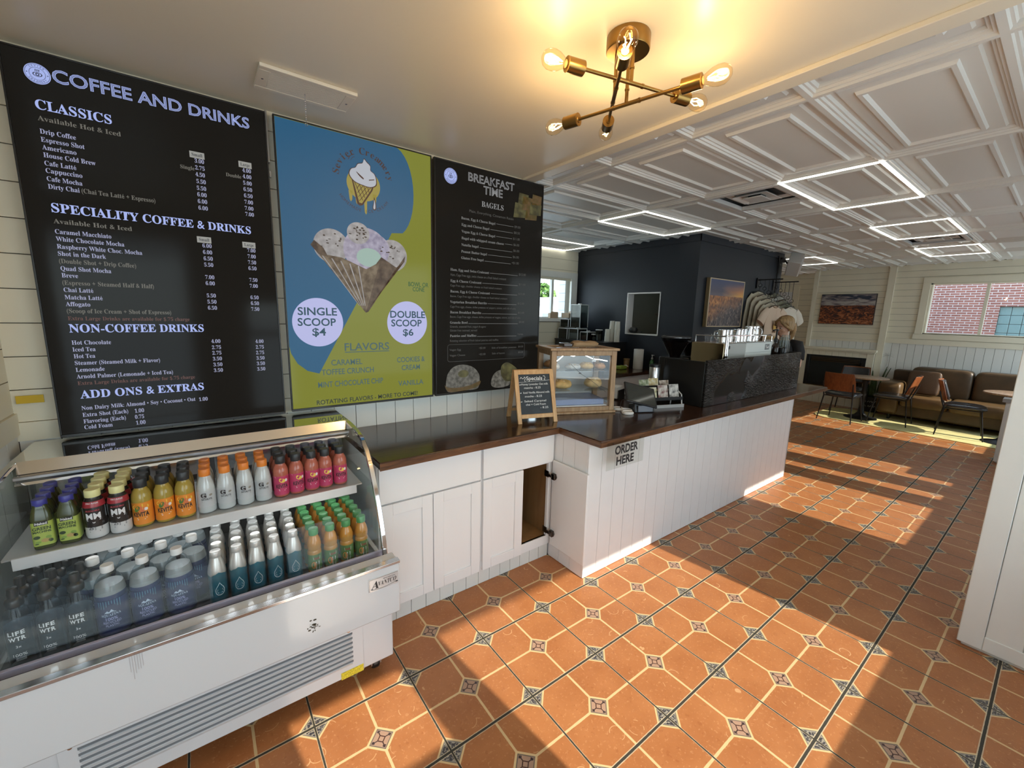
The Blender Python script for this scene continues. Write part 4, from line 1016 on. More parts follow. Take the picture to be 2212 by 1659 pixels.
def b_dole():
    r = new_bottle('fruit_juice_bottle'); R = .0285
    def liq(): return M('juice_amber', (.52, .235, .040), .10)
    k = MB(); k.lathe([(.022, 0), (.027, .004), (R, .012), (R, .100), (.0255, .108), (.028, .116), (.0285, .128), (.0275, .140), (.023, .158), (.0175, .170), (.0165, .174), (.0165, .180)], 26); k.build('body', liq(), r)
    k = MB(); wrap(k, R+.0004, .020, .092, 0, 30); mp = cylm(R+.0009); mq = cylm(R+.0014)
    spots(k, mp, [(-.012, .045, .011, .016, 1), (.015, .035, .010, .012, 2, .4)])
    k.add([mp(u, v) for u, v in ((-.013, .068), (.013, .068), (.015, .082), (-.015, .082))], [(0, 1, 2, 3)], 3); text(k, 'Dole', -.010, .0705, .020, .0085, mq, 4, off=.03)
    k.add([mp(u, v) for u, v in ((-.005, .022), (.010, .022), (.010, .060), (-.005, .060))], [(0, 1, 2, 3)], 3)
    for j in range(6): k.add([mq(-.004, .026+.005*j), mq(.009, .026+.005*j), mq(.009, .0275+.005*j), mq(-.004, .0275+.005*j)], [(0, 1, 2, 3)], 5)
    k.build('label', [M('label_leaf_green', (.11, .20, .06), .4), M('print_peach', (.62, .25, .07), .4), M('print_leaf', (.06, .17, .03), .4), M('print_white', (.75, .72, .70), .5), M('print_crimson', (.45, .02, .03), .5), M('print_grey', (.06, .06, .07), .5)], r, smooth=40, recalc=False)
    k = MB(); k.lathe([(.0185, .176), (.0195, .178), (.0195, .200), (.018, .204), (.012, .2055), (0, .205)], 24); k.build('cap', M('cap_green', L(84, 150, 92), .4), r); return r
SHELF_Z, DECK_Z = .8464, .5354
def stock(proto, cols, y0, dy, rows, z, what, cap_, shelf, group, stag=0):
    first = True; nC = len(cols)
    CN = {2: ['left', 'right'], 3: ['left', 'middle', 'right'], 4: ['leftmost', 'second', 'third', 'rightmost'], 5: ['leftmost', 'second', 'middle', 'fourth', 'rightmost']}[nC]
    rr = random.Random(len(what))
    for ci, x in enumerate(cols):
        n = rows[ci] if isinstance(rows, list) else rows
        for k in range(n):
            lab = '%s, %s, %s in %s column, %s' % (what, cap_, ORD[k], CN[ci], shelf)
            loc = (x+rr.uniform(-.002, .002)+stag*k, y0+dy*k, z); rz = rr.uniform(-.16, .16)
            if first: proto.location = loc; proto.rotation_euler = (0, 0, rz); proto['label'] = lab; proto['group'] = group; first = False
            else: dup(proto, loc, rz, lab)
TS, BS = 'upper fridge shelf', 'lower fridge deck'
stock(b_green(), [-.487, -.424], 2.005, .0580, 4, SHELF_Z, 'green juice bottle', 'blue cap', TS, 'green juice bottles on the upper shelf', -.003)
stock(b_shake(), [-.359, -.294], 2.000, .0612, 4, SHELF_Z, 'black and white protein shake', 'cream cap', TS, 'protein shakes on the upper shelf')
stock(b_brew('o'), [-.231, -.168, -.106], 2.013, .0640, 3, SHELF_Z, 'orange labelled kombucha bottle', 'black cap', TS, 'orange kombucha bottles on the upper shelf')
stock(b_sport(), [-.036, .029, .095, .162], 2.013, .0660, 3, SHELF_Z, 'clear sports drink', 'orange cap', TS, 'sports drinks on the upper shelf')
stock(b_brew('p'), [.232, .294, .356, .418, .482], 2.013, .0640, 3, SHELF_Z, 'pink labelled kombucha bottle', 'black cap', TS, 'pink kombucha bottles on the upper shelf')
stock(b_life(), [-.535, -.467, -.400], 1.840, .0665, 4, DECK_Z, 'clear water bottle', 'black sport cap', BS, 'black capped water bottles on the lower deck')
pa = b_aqua(); firstA = True
for rw, (y, xs) in enumerate(((1.852, (-.325, -.235, -.140)), (1.930, (-.372, -.280, -.188, -.097)), (2.008, (-.325, -.235, -.140)), (2.086, (-.372, -.280, -.188, -.097)))):
    for ci, x in enumerate(xs):
        nm = (['left', 'middle', 'right'] if len(xs) == 3 else ['leftmost', 'second', 'third', 'rightmost'])[ci]
        lab = 'large navy water bottle, white cap, %s in %s row, lower fridge deck' % (nm, ORD[rw])
        if firstA: pa.location = (x, y, DECK_Z); pa['label'] = lab; pa['group'] = 'large navy water bottles on the lower deck'; firstA = False
        else: dup(pa, (x, y, DECK_Z), (rw*7+ci*3) % 5*.07-.14, lab)
stock(b_drop(), [-.026, .041, .106, .170, .237], 1.834, .0605, 5, DECK_Z, 'pearl and teal aluminum water bottle', 'pearl cap', BS, 'aluminum water bottles on the lower deck', .002)
stock(b_dole(), [.318, .386, .453, .520], 1.838, .0600, 6, DECK_Z, 'amber fruit juice bottle', 'green cap', BS, 'fruit juice bottles on the lower deck')
# ================================================================ counters
wood = None
def wood_mat(name, dark, lit, rough, sc=(1.2, 9, 9), coat=.3, axis_swap=False):
    m = bpy.data.materials.new(name); m.use_nodes = True; nt = m.node_tree; p = nt.nodes['Principled BSDF']
    tc = nt.nodes.new('ShaderNodeTexCoord'); mp = nt.nodes.new('ShaderNodeMapping'); mp.inputs['Scale'].default_value = sc
    n = nt.nodes.new('ShaderNodeTexNoise'); n.inputs['Scale'].default_value = 5; n.inputs['Detail'].default_value = 7; n.inputs['Distortion'].default_value = .6
    r = nt.nodes.new('ShaderNodeValToRGB'); r.color_ramp.elements[0].position = .3; r.color_ramp.elements[1].position = .75
    r.color_ramp.elements[0].color = (*dark, 1); r.color_ramp.elements[1].color = (*lit, 1)
    nt.links.new(tc.outputs['Object'], mp.inputs[0]); nt.links.new(mp.outputs[0], n.inputs[0]); nt.links.new(n.outputs['Fac'], r.inputs[0]); nt.links.new(r.outputs[0], p.inputs['Base Color'])
    b = nt.nodes.new('ShaderNodeBump'); b.inputs['Strength'].default_value = .12; b.inputs['Distance'].default_value = .002; nt.links.new(n.outputs['Fac'], b.inputs['Height']); nt.links.new(b.outputs[0], p.inputs['Normal'])
    p.inputs['Roughness'].default_value = rough; p.inputs['Coat Weight'].default_value = coat; p.inputs['Coat Roughness'].default_value = .06
    return m
walnut = wood_mat('walnut_top', (.016, .006, .0035), (.070, .026, .010), .20)
walnut_e = wood_mat('walnut_worn_lit_edge', (.055, .022, .009), (.19, .085, .035), .35, (1.5, 1.5, 14), .1)  # lighter walnut copy: edge wear and falling light put into the colour
pine = wood_mat('light_pine', (.50, .28, .11), (.66, .42, .20), .45, (9, 9, 1.2), .0)
oakw = wood_mat('weathered_oak', (.28, .17, .09), (.47, .32, .18), .5, (9, 9, 1.4), .0)
birch = wood_mat('cabinet_ply', (.21, .105, .038), (.30, .165, .066), .5, (3, 3, .6), .0)
ct = thing('wood_countertop', 'dark glossy L-shaped wooden countertop over the white cabinets and service counter', 'countertop', (2.5, 2.0, .905))
m = MB(ct.location); poly = [(.64, 1.908), (1.834, 1.922), (1.834, 1.563), (5.585, 1.563), (5.585, 2.46), (2.80, 2.46), (2.80, 2.598), (2.128, 2.598), (.64, 2.598)]
m.prism(poly, .9075, .945, 2); m.build('slab', walnut, ct, bevel=.005)
m = MB(ct.location)
for (a, b), (c, d) in zip(poly[:4], poly[1:5]):
    m.add([(a, b, .905), (c, d, .905), (c, d, .9385), (a, b, .9385)], [(0, 1, 2, 3)])
    nx, ny = (d-b), -(c-a); l = math.hypot(nx, ny); nx, ny = nx/l*.003, ny/l*.003
    m.add([(a+nx, b+ny, .904), (c+nx, d+ny, .904), (c+nx, d+ny, .9395), (a+nx, b+ny, .9395), (a, b, .904), (c, d, .904), (c, d, .9395), (a, b, .9395)], [(0, 1, 2, 3), (0, 4, 5, 1), (3, 2, 6, 7), (0, 3, 7, 4), (1, 5, 6, 2)])
m.build('edge_band', walnut_e, ct, smooth=0)
def shaker(mb, x0, x1, z0, z1, y, fw=.062, t=.020):
    """five-piece door, face at y, back at y+t"""
    mb.box(x0, x0+fw, y, y+t, z0, z1); mb.box(x1-fw, x1, y, y+t, z0, z1); mb.box(x0+fw, x1-fw, y, y+t, z0, z0+fw); mb.box(x0+fw, x1-fw, y, y+t, z1-fw, z1); mb.box(x0+fw-.002, x1-fw+.002, y+.009, y+t-.002, z0+fw-.002, z1-fw+.002)
YF = 1.955
c1 = thing('base_cabinet', 'closed white shaker cabinet beside the drinks fridge', 'cabinet', (.95, 2.25, 0))
m = MB(c1.location); m.box(.645, 1.257, YF+.021, 2.585, .100, .903); m.build('carcass', white2, c1, bevel=.002)
m = MB(c1.location); m.box(.650, 1.250, YF, YF+.020, .703, .893); m.build('drawer_front', white2, c1, bevel=.0025)
for a, b in ((.655, .9415), (.9455, 1.250)):
    m = MB(c1.location); shaker(m, a, b, .110, .694, YF); m.build('door', white2, c1, bevel=.0018)
m = MB(c1.location); m.box(.645, 1.262, YF+.045, YF+.075, .0, .100); boards(m, 'y', YF+.034, YF+.046, .645, 1.262, .002, .105, .085, vert=True, gap=.003); m.build('kick_board', plank_w, c1, smooth=0)
c2 = thing('base_cabinet', 'white shaker cabinet with its right door hanging open, beside the service counter', 'cabinet', (1.54, 2.25, 0))
o = c2.location
m = MB(o); m.box(1.262, 1.280, YF+.021, 2.585, .10, .903); m.box(1.818, 1.832, YF+.021, 2.585, .10, .903); m.box(1.28, 1.818, 2.565, 2.585, .10, .903); m.box(1.28, 1.818, YF+.021, YF+.040, .690, .903); m.box(1.262, 1.832, YF+.018, YF+.040, .100, .165)
m.box(1.800, 1.832, YF+.018, YF+.040, .165, .70); m.build('carcass', white2, c2, bevel=.0015)
m = MB(o); m.box(1.281, 1.286, YF+.041, 2.564, .165, .70); m.box(1.811, 1.817, YF+.041, 2.564, .165, .70); m.box(1.286, 1.811, 2.556, 2.564, .165, .70); m.box(1.281, 1.817, YF+.025, 2.564, .150, .165); m.box(1.281, 1.817, YF+.041, 2.564, .700, .708); m.build('lining', birch, c2, smooth=0)
m = MB(o); m.box(1.268, 1.826, YF, YF+.020, .703, .893); m.build('drawer_front', white2, c2, bevel=.0025)
m = MB(o); shaker(m, 1.270, 1.572, .110, .694, YF); m.build('door', white2, c2, bevel=.0018)
m = MB(o)
m.box(1.8115, 1.8285, 1.632, 1.948, .112, .716); dr = m.build('door', white2, c2, bevel=.003); dr['label'] = 'cabinet door swung wide open'
hs = M('hinge_steel', (.10, .085, .075), .3, 1.0)
for z in (.612, .205):
    m = MB(o); m.box(1.790, 1.8115, 1.905, 1.936, z-.020, z+.020); m.lathe([(.017, 0), (.017, .008), (.013, .009), (0, .009)], 14, M=Matrix.Translation((1.8115, 1.915, z)) @ Matrix.Rotation(-PI/2, 4, 'Y'))
    m.box(1.786, 1.800, 1.93, 1.985, z-.008, z+.008); m.box(1.797, 1.802, 1.968, 2.01, z-.022, z+.022); m.build('hinge', hs, dr, bevel=.002)
m = MB(o); m.box(1.262, 1.832, YF+.045, YF+.075, 0, .100); boards(m, 'y', YF+.034, YF+.046, 1.262, 1.832, .002, .105, .085, vert=True, gap=.003); m.build('kick_board', plank_w, c2, smooth=0)
t = thing('storage_box', 'small white box with black top inside the open cabinet', 'box', (1.63, 2.30, .165)); o = t.location
m = MB(o); m.box(1.55, 1.70, 2.20, 2.42, .1655, .365); m.build('box_body', M('box_card', (.62, .60, .58), .6), t, bevel=.003); m = MB(o); m.box(1.553, 1.697, 2.203, 2.417, .365, .371); m.build('box_top', black, t); m = MB(o); m.box(1.58, 1.69, 2.1985, 2.2, .22, .32); m.build('box_label', paper, t, smooth=0)
sc = thing('service_counter', 'long white beadboard service counter under the dark wooden top', 'counter', (3.4, 2.0, 0)); o = sc.location
m = MB(o); m.box(1.850, 4.935, 1.668, 2.40, 0, .904); m.build('body', white, sc, smooth=0)
m = MB(o); boards(m, 'y', 1.655, 1.669, 1.838, 4.947, .004, .903, .124, vert=True, gap=.0028); m.build('front_boards', white, sc, smooth=0)
m = MB(o); boards(m, 'x', 1.838, 1.851, 1.669, 1.986, .004, .903, .105, vert=True, gap=.0022); m.build('end_boards', white, sc, smooth=0)
m = MB(o); m.box(4.935, 4.952, 1.655, 2.40, 0, .903); m.build('end_panel', white, sc, bevel=.002)
m = MB(o); m.box(4.952, 5.54, 1.86, 1.885, .80, .904); m.box(4.952, 5.54, 2.25, 2.275, .80, .904); m.build('top_support', blackm, sc)
# acrylic ORDER HERE sign
t = thing('order_sign', 'clear acrylic sign reading ORDER HERE on the edge of the counter', 'sign', (2.06, 1.556, .75)); o = t.location
m = MB(o); m.box(1.885, 2.240, 1.5545, 1.5580, .752, .928); m.build('acrylic_plate', GLASS('sign_acrylic', tint=(.93, .94, .92), ior=1.45), t, smooth=0)
m = MB(o); text(m, 'ORDER', 1.958, .842, .216, .051, fpl(1.5540), 0, off=.035); text(m, 'HERE', 1.976, .772, .164, .051, fpl(1.5540), 0, off=.035); m.build('lettering', ink, t, smooth=0, recalc=False)
m = MB(o)
for x in (1.935, 2.195): m.lathe([(.004, 0), (.004, .003), (0, .004)], 10, M=Matrix.Translation((x, 1.5545, .916)) @ Matrix.Rotation(PI/2, 4, 'X'))
m.build('screws', blackm, t)

# ================================================================ things on the counter
ZC_ = .9455
# chalkboard easel
ang = math.atan2(-.081, .281)
cb = thing('chalkboard_sign', 'small wooden A-frame chalkboard listing the drink specials', 'sign', (1.645, 2.117, ZC_), ang)
Hc, Wc, TY = .352, .292, .112
def tl(u, z, d=0.0):     # point on the leaning front face
    return (u, TY*z/Hc - d, z)
def bar(mb, u0, u1, z0, z1, d0=0, d1=.018, back=False):
    def q(u, z, d):
        if not back: return (u, TY*z/Hc + d, z)
        return (u, .222 - (.222-TY-.012)*z/Hc + d, z)
    mb.add([q(u0, z0, d0), q(u1, z0, d0), q(u1, z0, d1), q(u0, z0, d1), q(u0, z1, d0), q(u1, z1, d0), q(u1, z1, d1), q(u0, z1, d1)], [(0,3,2,1),(4,5,6,7),(0,1,5,4),(1,2,6,5),(2,3,7,6),(3,0,4,7)])
m = MB(); bar(m, 0, .029, 0, Hc); bar(m, Wc-.029, Wc, 0, Hc); bar(m, .029, Wc-.029, Hc-.032, Hc); bar(m, .029, Wc-.029, .034, .060); fm = m.build('front_frame', pine, cb, bevel=.002)
m = MB(); bar(m, 0, .029, 0, Hc, back=True); bar(m, Wc-.029, Wc, 0, Hc, back=True); bar(m, .029, Wc-.029, Hc-.03, Hc, back=True); bar(m, .029, Wc-.029, .045, .065, back=True); m.build('back_frame', pine, cb, bevel=.002)
m = MB(); bar(m, .027, Wc-.027, .058, Hc-.030, .006, .014); m.build('board', M('slate', (.018, .026, .034), .6, noise=(14, .25)), cb, smooth=0)
BW0, BW1, BZ0, BZ1 = .029, Wc-.029, .060, Hc-.032
def cm(u, v): return (BW0+(BW1-BW0)*u, TY*(BZ1-(BZ1-BZ0)*v)/Hc + .0055, BZ1-(BZ1-BZ0)*v)
chalk = M('chalk_white', (.74, .75, .74), .8)
m = MB()
def ctx(s, u0, u1, v, h, off=.0): text(m, s, u0, 0, u1-u0, h, lambda a, b: cm(a, v-b), 0, off=off, shear=.05)
ctx('Specials', .25, .76, .150, .095, .01); 
def stroke(pts, w=.006):
    for (a, b), (c, d) in zip(pts, pts[1:]):
        n = Vector((-(d-b), c-a)); n = n.normalized()*w if n.length else Vector((0, w)); m.add([cm(a+n.x, b+n.y), cm(c+n.x, d+n.y), cm(c-n.x, d-n.y), cm(a-n.x, b-n.y)], [(0, 1, 2, 3)])
stroke([(.05, .11), (.09, .07), (.13, .11), (.17, .10), (.20, .06), (.23, .10), (.19, .14), (.21, .19)]); stroke([(.79, .05), (.84, .05), (.86, .10), (.81, .14), (.86, .16)])
stroke([(.0, .200), (1.0, .160)], .003)
for s, u0, u1, v in (('Honey Lavender Oat milk', .08, .93, .275), ('matcha - 8.25', .16, .68, .365), ('Iced Vanilla Almond milk', .12, .96, .485), ('mocha - 8.25', .16, .70, .580), ('Salted Caramel', .13, .82, .700), ('chai + Cold Foam', .17, .80, .785), ('- 8.25', .62, .87, .872)): ctx(s, u0, u1, v, .048, .004)
for v in (.262, .47, .69): stroke([(.02, v), (.065, v-.005)], .008)
m.build('chalk_lettering', chalk, cb, smooth=0, recalc=False)
# pastry case
PA = math.atan2(-.190, .485); PWD, PDP, PHT = .521, .325, .490
pc = thing('pastry_case', 'wooden pastry case with glass front standing on the counter corner', 'display case', (2.003, 2.209, ZC_), PA)
def fr_box(mb, x0, x1, y0, y1, z0, z1): mb.box(x0, x1, y0, y1, z0, z1)
m = MB()
for x in (0, PWD-.040):
    for y in (0, PDP-.04): m.box(x, x+.040, y, y+.04, .018, PHT-.018)
for z0, z1 in ((.018, .050), (PHT-.055, PHT-.018)):
    m.box(.04, PWD-.04, 0, .03, z0, z1); m.box(.04, PWD-.04, PDP-.03, PDP, z0, z1); m.box(0, .03, .04, PDP-.04, z0, z1); m.box(PWD-.03, PWD, .04, PDP-.04, z0, z1)
m.build('frame', oakw, pc, bevel=.003)
m = MB(); m.box(-.012, PWD+.012, -.012, PDP+.004, 0, .018); m.build('base_board', oakw, pc, bevel=.004)
m = MB(); m.box(-.015, PWD+.015, -.015, .05, PHT-.018, PHT); m.box(-.015, PWD+.015, PDP-.05, PDP+.004, PHT-.018, PHT); m.box(-.015, .05, .05, PDP-.05, PHT-.018, PHT); m.box(PWD-.05, PWD+.015, .05, PDP-.05, PHT-.018, PHT); m.build('top_frame', oakw, pc, bevel=.004)
m = MB(); m.box(.05, PWD-.05, .05, PDP-.05, PHT-.014, PHT-.008); m.build('top_glass', glass, pc, smooth=0)
m = MB(); m.box(.04, PWD-.04, .012, .016, .05, PHT-.055); m.build('front_glass', glass, pc, smooth=0)
for x in (.012, PWD-.016):
    m = MB(); m.box(x, x+.004, .04, PDP-.04, .05, PHT-.055); m.build('side_glass', glass, pc, smooth=0)
m = MB(); m.box(.04, PWD-.04, PDP-.018, PDP-.012, .05, PHT-.055); m.build('rear_panel', M('case_back', (.52, .54, .53), .35), pc, smooth=0)
for z in (.320, .172):
    m = MB(); m.box(.018, PWD-.018, .022, PDP-.03, z-.004, z); m.build('shelf', GLASS('shelf_acrylic', tint=(.90, .93, .92), ior=1.7), pc, smooth=0)
m = MB(); m.box(.045, PWD-.045, .03, PDP-.04, .050, .054); m.build('bottom_liner', M('liner_paper', (.74, .76, .75), .6, bump=(24, .5, .01)), pc, smooth=0)
m = MB(); m.box(.06, PWD-.06, .05, .30, .0545, .100); m.build('blue_tray', M('tray_blue', (.16, .21, .38), .25, bump=(16, .4, .01)), pc, bevel=.006)
m = MB(); wr = EM('case_light_wire', (.95, 1.0, .98), 3.5)
def cur(pts, n=8):
    o = []
    for (p0, p1, p2, p3) in zip([pts[0]]+pts, pts, pts[1:], pts[2:]+[pts[-1]]):
        for j in range(n):
            t = j/n; o.append(tuple(.5*(2*p1[a]+(p2[a]-p0[a])*t+(2*p0[a]-5*p1[a]+4*p2[a]-p3[a])*t*t+(3*p1[a]-p0[a]-3*p2[a]+p3[a])*t**3) for a in range(3)))
    return o+[pts[-1]]
m.tube(cur([(.045, .06, .385), (.08, .08, .395), (.11, .07, .425), (.13, .06, .445), (.17, .07, .432), (.20, .06, .428), (.23, .07, .445), (.27, .08, .440), (.31, .07, .425), (.36, .06, .405), (.42, .07, .398), (.475, .06, .388)]), .0035, 8); m.build('light_wire', wr, pc)
m = MB(); m.tube([(.355, .05, .445), (.352, .05, .395)], .005, 8); m.box(.340, .372, .045, .055, .386, .396); m.build('rod', M('rod_white', (.8, .82, .82), .4), pc)
m = MB(); pts = [(.155, .0112, .372), (.19, .0112, .344), (.245, .0112, .297), (.33, .0112, .246), (.45, .0112, .160)]
m.tube(pts, .0014, 5); m.ball((.232, .011, .305), .011, .002, .004, 10, 6); m.build('glass_crack', M('crack_dark', (.10, .10, .10), .6), pc)
Mpc = Matrix.Translation((2.003, 2.209, ZC_)) @ Matrix.Rotation(PA, 4, 'Z')
bun_y = M('bun_yellow', (.62, .42, .16), .6, noise=(30, .2)); bun_w = M('bun_sugar', (.66, .63, .56), .7, noise=(26, .12)); bun_o = M('bun_brown', (.52, .25, .08), .6, noise=(30, .25)); wrapm = M('bakery_wrap', (.62, .64, .62), .35, bump=(40, .6, .02))
def pastry(name, label, x, y, z, rx, ry, rz_, mat, swirl=0, group='pastries in the case'):
    t = thing(name, label, 'pastry', Mpc @ Vector((x, y, z)), PA, group)
    k = MB(); vs_ = []
    for j in range(9):
        a = j/8*PI; r_ = math.sin(a)**.7 if 0 < j < 8 else .02
        vs_.append([(rx*r_*math.cos(q)*(1+.04*math.sin(5*q)), ry*r_*math.sin(q), rz_*(1-math.cos(a))*(.9+.1*math.cos(3*q))) for q in [2*PI*i/18 for i in range(18)]])
    k.loft(vs_); k.build('crust', mat, t, smooth=70)
    k = MB()
    for i in range(5): 
        q = i*1.2; k.ball((rx*.45*math.cos(q), ry*.45*math.sin(q), rz_*1.72), rx*.16, ry*.12, rz_*.12, 8, 6)
    k.build('topping', M('crumb_topping', (.70, .55, .33), .7), t, smooth=70)
    return t
pastry('pastry', 'pale sugared bun at the left of the top shelf in the pastry case', .07, .12, .3202, .040, .045, .024, bun_w)
pastry('pastry', 'wrapped white pastry in the middle of the top shelf in the pastry case', .215, .11, .3202, .062, .05, .023, wrapm)
pastry('pastry', 'large yellow bun right of centre on the top shelf in the pastry case', .335, .13, .3202, .058, .055, .027, bun_y)
pastry('pastry', 'orange brown bun at the right end of the top shelf in the pastry case', .445, .12, .3202, .042, .05, .025, bun_o)
pastry('pastry', 'bagged yellow pastry stack left on the middle shelf of the pastry case', .135, .13, .1722, .085, .07, .036, bun_y)
pastry('pastry', 'bagged golden pastry right on the middle shelf of the pastry case', .405, .14, .1722, .07, .065, .042, M('bun_gold', (.58, .44, .22), .6, noise=(30, .2)))
pastry('pastry', 'brown croissant seen through the left side of the pastry case', .085, .24, .3202, .055, .045, .030, bun_o)
t = thing('paper_bag', 'crumpled brown paper bag lying on top of the pastry case', 'bag', Mpc @ Vector((.31, .13, PHT+.0005)), PA)
k = MB(); rr = random.Random(9)
rings = []
for i, x in enumerate([-.10, -.085, -.05, 0, .05, .085, .10]):
    s = [.7, 1, 1.05, .95, 1.05, .98, .75][i]
    rings.append([(x+.006*rr.uniform(-1, 1), .045*s*math.cos(q), .022*(1+math.sin(q)*s)+.004*rr.uniform(-1, 1)*(math.sin(q) > 0)) for q in [2*PI*j/14 for j in range(14)]])
k.loft(rings); k.build('bag_body', M('kraft_paper', (.36, .24, .13), .8, bump=(30, .6, .01)), t, smooth=20)
k = MB(); k.box(-.175, -.105, -.05, .06, 0, .026); tag(k.build('bread_board', walnut, None, bevel=.004), 'small dark wooden tray beside the paper bag on the pastry case', 'tray').matrix_world = Mpc @ Matrix.Translation((.31, .16, PHT+.0005))
# cup lids
for i, (x, y, lb) in enumerate(((2.590, 2.055, 'white cup lid lying farthest back beside the pastry case'), (2.600, 1.985, 'white cup lid tilted between the two other lids'), (2.545, 1.930, 'white cup lid lying nearest the counter edge by the pastry case'))):
    t = thing('cup_lid', lb, 'lid', (x, y, ZC_), 0, 'loose cup lids on the counter'); k = MB()
    k.lathe([(.040, 0), (.044, .002), (.0445, .006), (.042, .009), (.040, .018), (.037, .020), (.034, .015), (0, .014)], 26); k.build('lid_shell', M('lid_white', (.74, .74, .73), .35), t)
    k = MB(); k.lathe([(.0425, .0088), (.0455, .010), (.0455, .0125), (.042, .013)], 26); k.build('lid_rim', MATS['lid_white'], t)
# register tablet
rg = thing('register_tablet', 'dark tilted point of sale tablet on grey stand beside the lids', 'tablet', (2.715, 1.93, ZC_), math.radians(-24))
m = MB(); m.prism([(-.05, 0), (.06, 0), (.05, .055), (-.03, .075)], -.085, .085, 0); st = m.build('stand', M('stand_black', (.016, .016, .017), .4), rg, bevel=.006)
m = MB(); m.box(-.062, .062, -.058, -.05, .006, .056); m.build('card_reader', M('reader_grey', (.17, .19, .23), .35), rg, bevel=.003)
Mt = Matrix.Translation((-.02, .0, .128)) @ Matrix.Rotation(math.radians(14), 4, 'Y') @ Matrix.Rotation(math.radians(48), 4, 'X')
m = MB(); m.box(-.135, .135, -.09, .09, -.008, .008, M=Mt); tb = m.build('tablet_body', black, rg, bevel=.005, seg=3)
m = MB(); m.box(-.122, .122, -.077, .077, .0083, .0088, M=Mt); m.build('display', M('tablet_glass', (.010, .011, .011), .07, emis=(.012, .014, .011), es=1.0), tb, smooth=0)
m = MB(); m.tube(cur([(-.13, .07, .006), (-.155, .05, .02), (-.158, .04, .06), (-.14, .05, .085), (-.10, .06, .075), (-.045, .05, .05)]), .0032, 7); m.build('cable', black, rg)
# postcard rack and cards
rk = thing('card_rack', 'dark wire rack of cards standing in front of the black bar shield', 'rack', (3.02, 1.97, ZC_), math.radians(-18))
m = MB()
for x in (-.16, .16):
    m.tube([(x, -.07, 0), (x, -.055, .10), (x, .0, .13)], .005, 8); m.tube([(x, .07, 0), (x, .06, .10), (x, .0, .13)], .005, 8)
m.build('legs', M('rack_white', (.60, .60, .60), .4), rk)
m = MB(); m.box(-.165, .165, -.07, -.064, .058, .085); m.box(-.165, .165, -.07, .075, .058, .063); m.box(-.165, .165, -.01, -.004, .063, .13); m.box(-.165, .165, .07, .075, .063, .16); m.build('tray', blackm, rk, bevel=.001)
m = MB(); m.box(-.17, .17, -.085, -.079, .0, .026); m.build('base_rail', M('rack_grey', (.40, .40, .40), .4), rk)
Mrk = Matrix.Translation(rk.location) @ Matrix.Rotation(math.radians(-18), 4, 'Z')
def photo_mat(name, c):
    mm = M(name, c[0], .35); nt = mm.node_tree; p = nt.nodes['Principled BSDF']
    tc = nt.nodes.new('ShaderNodeTexCoord'); n = nt.nodes.new('ShaderNodeTexNoise'); n.inputs['Scale'].default_value = 26; n.inputs['Detail'].default_value = 6; r = nt.nodes.new('ShaderNodeValToRGB')
    r.color_ramp.elements[0].position = .36; r.color_ramp.elements[1].position = .64; r.color_ramp.elements[0].color = (*c[0], 1); r.color_ramp.elements[1].color = (*c[2], 1); e = r.color_ramp.elements.new(.5); e.color = (*c[1], 1)
    nt.links.new(tc.outputs['Object'], n.inputs[0]); nt.links.new(n.outputs['Fac'], r.inputs[0]); nt.links.new(r.outputs[0], p.inputs['Base Color']); return mm
cards = [(-.115, .055, .15, 'green leafy card at the back left of the card rack', ((.06, .09, .04), (.22, .26, .14), (.48, .48, .38))), (-.02, .055, .16, 'pale yellow card at the back middle of the card rack', ((.30, .20, .08), (.52, .44, .22), (.62, .60, .50))), (.085, .055, .14, 'brown patterned card at the back right of the card rack', ((.10, .05, .03), (.36, .30, .24), (.60, .56, .50))),
         (-.11, -.034, .10, 'cream striped card leaning at the front left of the card rack', ((.28, .26, .10), (.55, .52, .34), (.66, .63, .50))), (.0, -.034, .115, 'rose patterned card at the front middle of the card rack', ((.16, .04, .04), (.40, .33, .28), (.60, .56, .52))), (.11, -.034, .12, 'grey patterned card at the front right of the card rack', ((.08, .08, .08), (.42, .40, .36), (.64, .62, .58)))]
for i, (x, y, h, lb, c) in enumerate(cards):
    k = MB(); k.box(-.048, .048, -.0012, .0012, 0, h); ob = k.build('greeting_card', photo_mat('card_print_%d' % i, c), None, smooth=0); tag(ob, lb, 'card', 'cards in the wire rack')
    ob.matrix_world = Mrk @ Matrix.Translation((x, y, .0635)) @ Matrix.Rotation(math.radians(-14), 4, 'X')
# black shield around the espresso machine
shm = M('shield_black', (.007, .0068, .0065), .16, spec=.35)
nt = shm.node_tree; tc = nt.nodes.new('ShaderNodeTexCoord'); mp = nt.nodes.new('ShaderNodeMapping'); mp.inputs['Scale'].default_value = (1, 1, 2.2); n = nt.nodes.new('ShaderNodeTexNoise'); n.inputs['Scale'].default_value = 16; n.inputs['Detail'].default_value = 5; n.inputs['Distortion'].default_value = 1.4
b = nt.nodes.new('ShaderNodeBump'); b.inputs['Strength'].default_value = 1.0; b.inputs['Distance'].default_value = .05
n3 = nt.nodes.new('ShaderNodeTexNoise'); n3.inputs['Scale'].default_value = 2.2; r3 = nt.nodes.new('ShaderNodeValToRGB'); r3.color_ramp.elements[0].position = .42; r3.color_ramp.elements[1].position = .60; mu = nt.nodes.new('ShaderNodeMath'); mu.operation = 'MULTIPLY'
nt.links.new(tc.outputs['Object'], n3.inputs[0]); nt.links.new(n3.outputs['Fac'], r3.inputs[0]); nt.links.new(n.outputs['Fac'], mu.inputs[0]); nt.links.new(r3.outputs[0], mu.inputs[1])
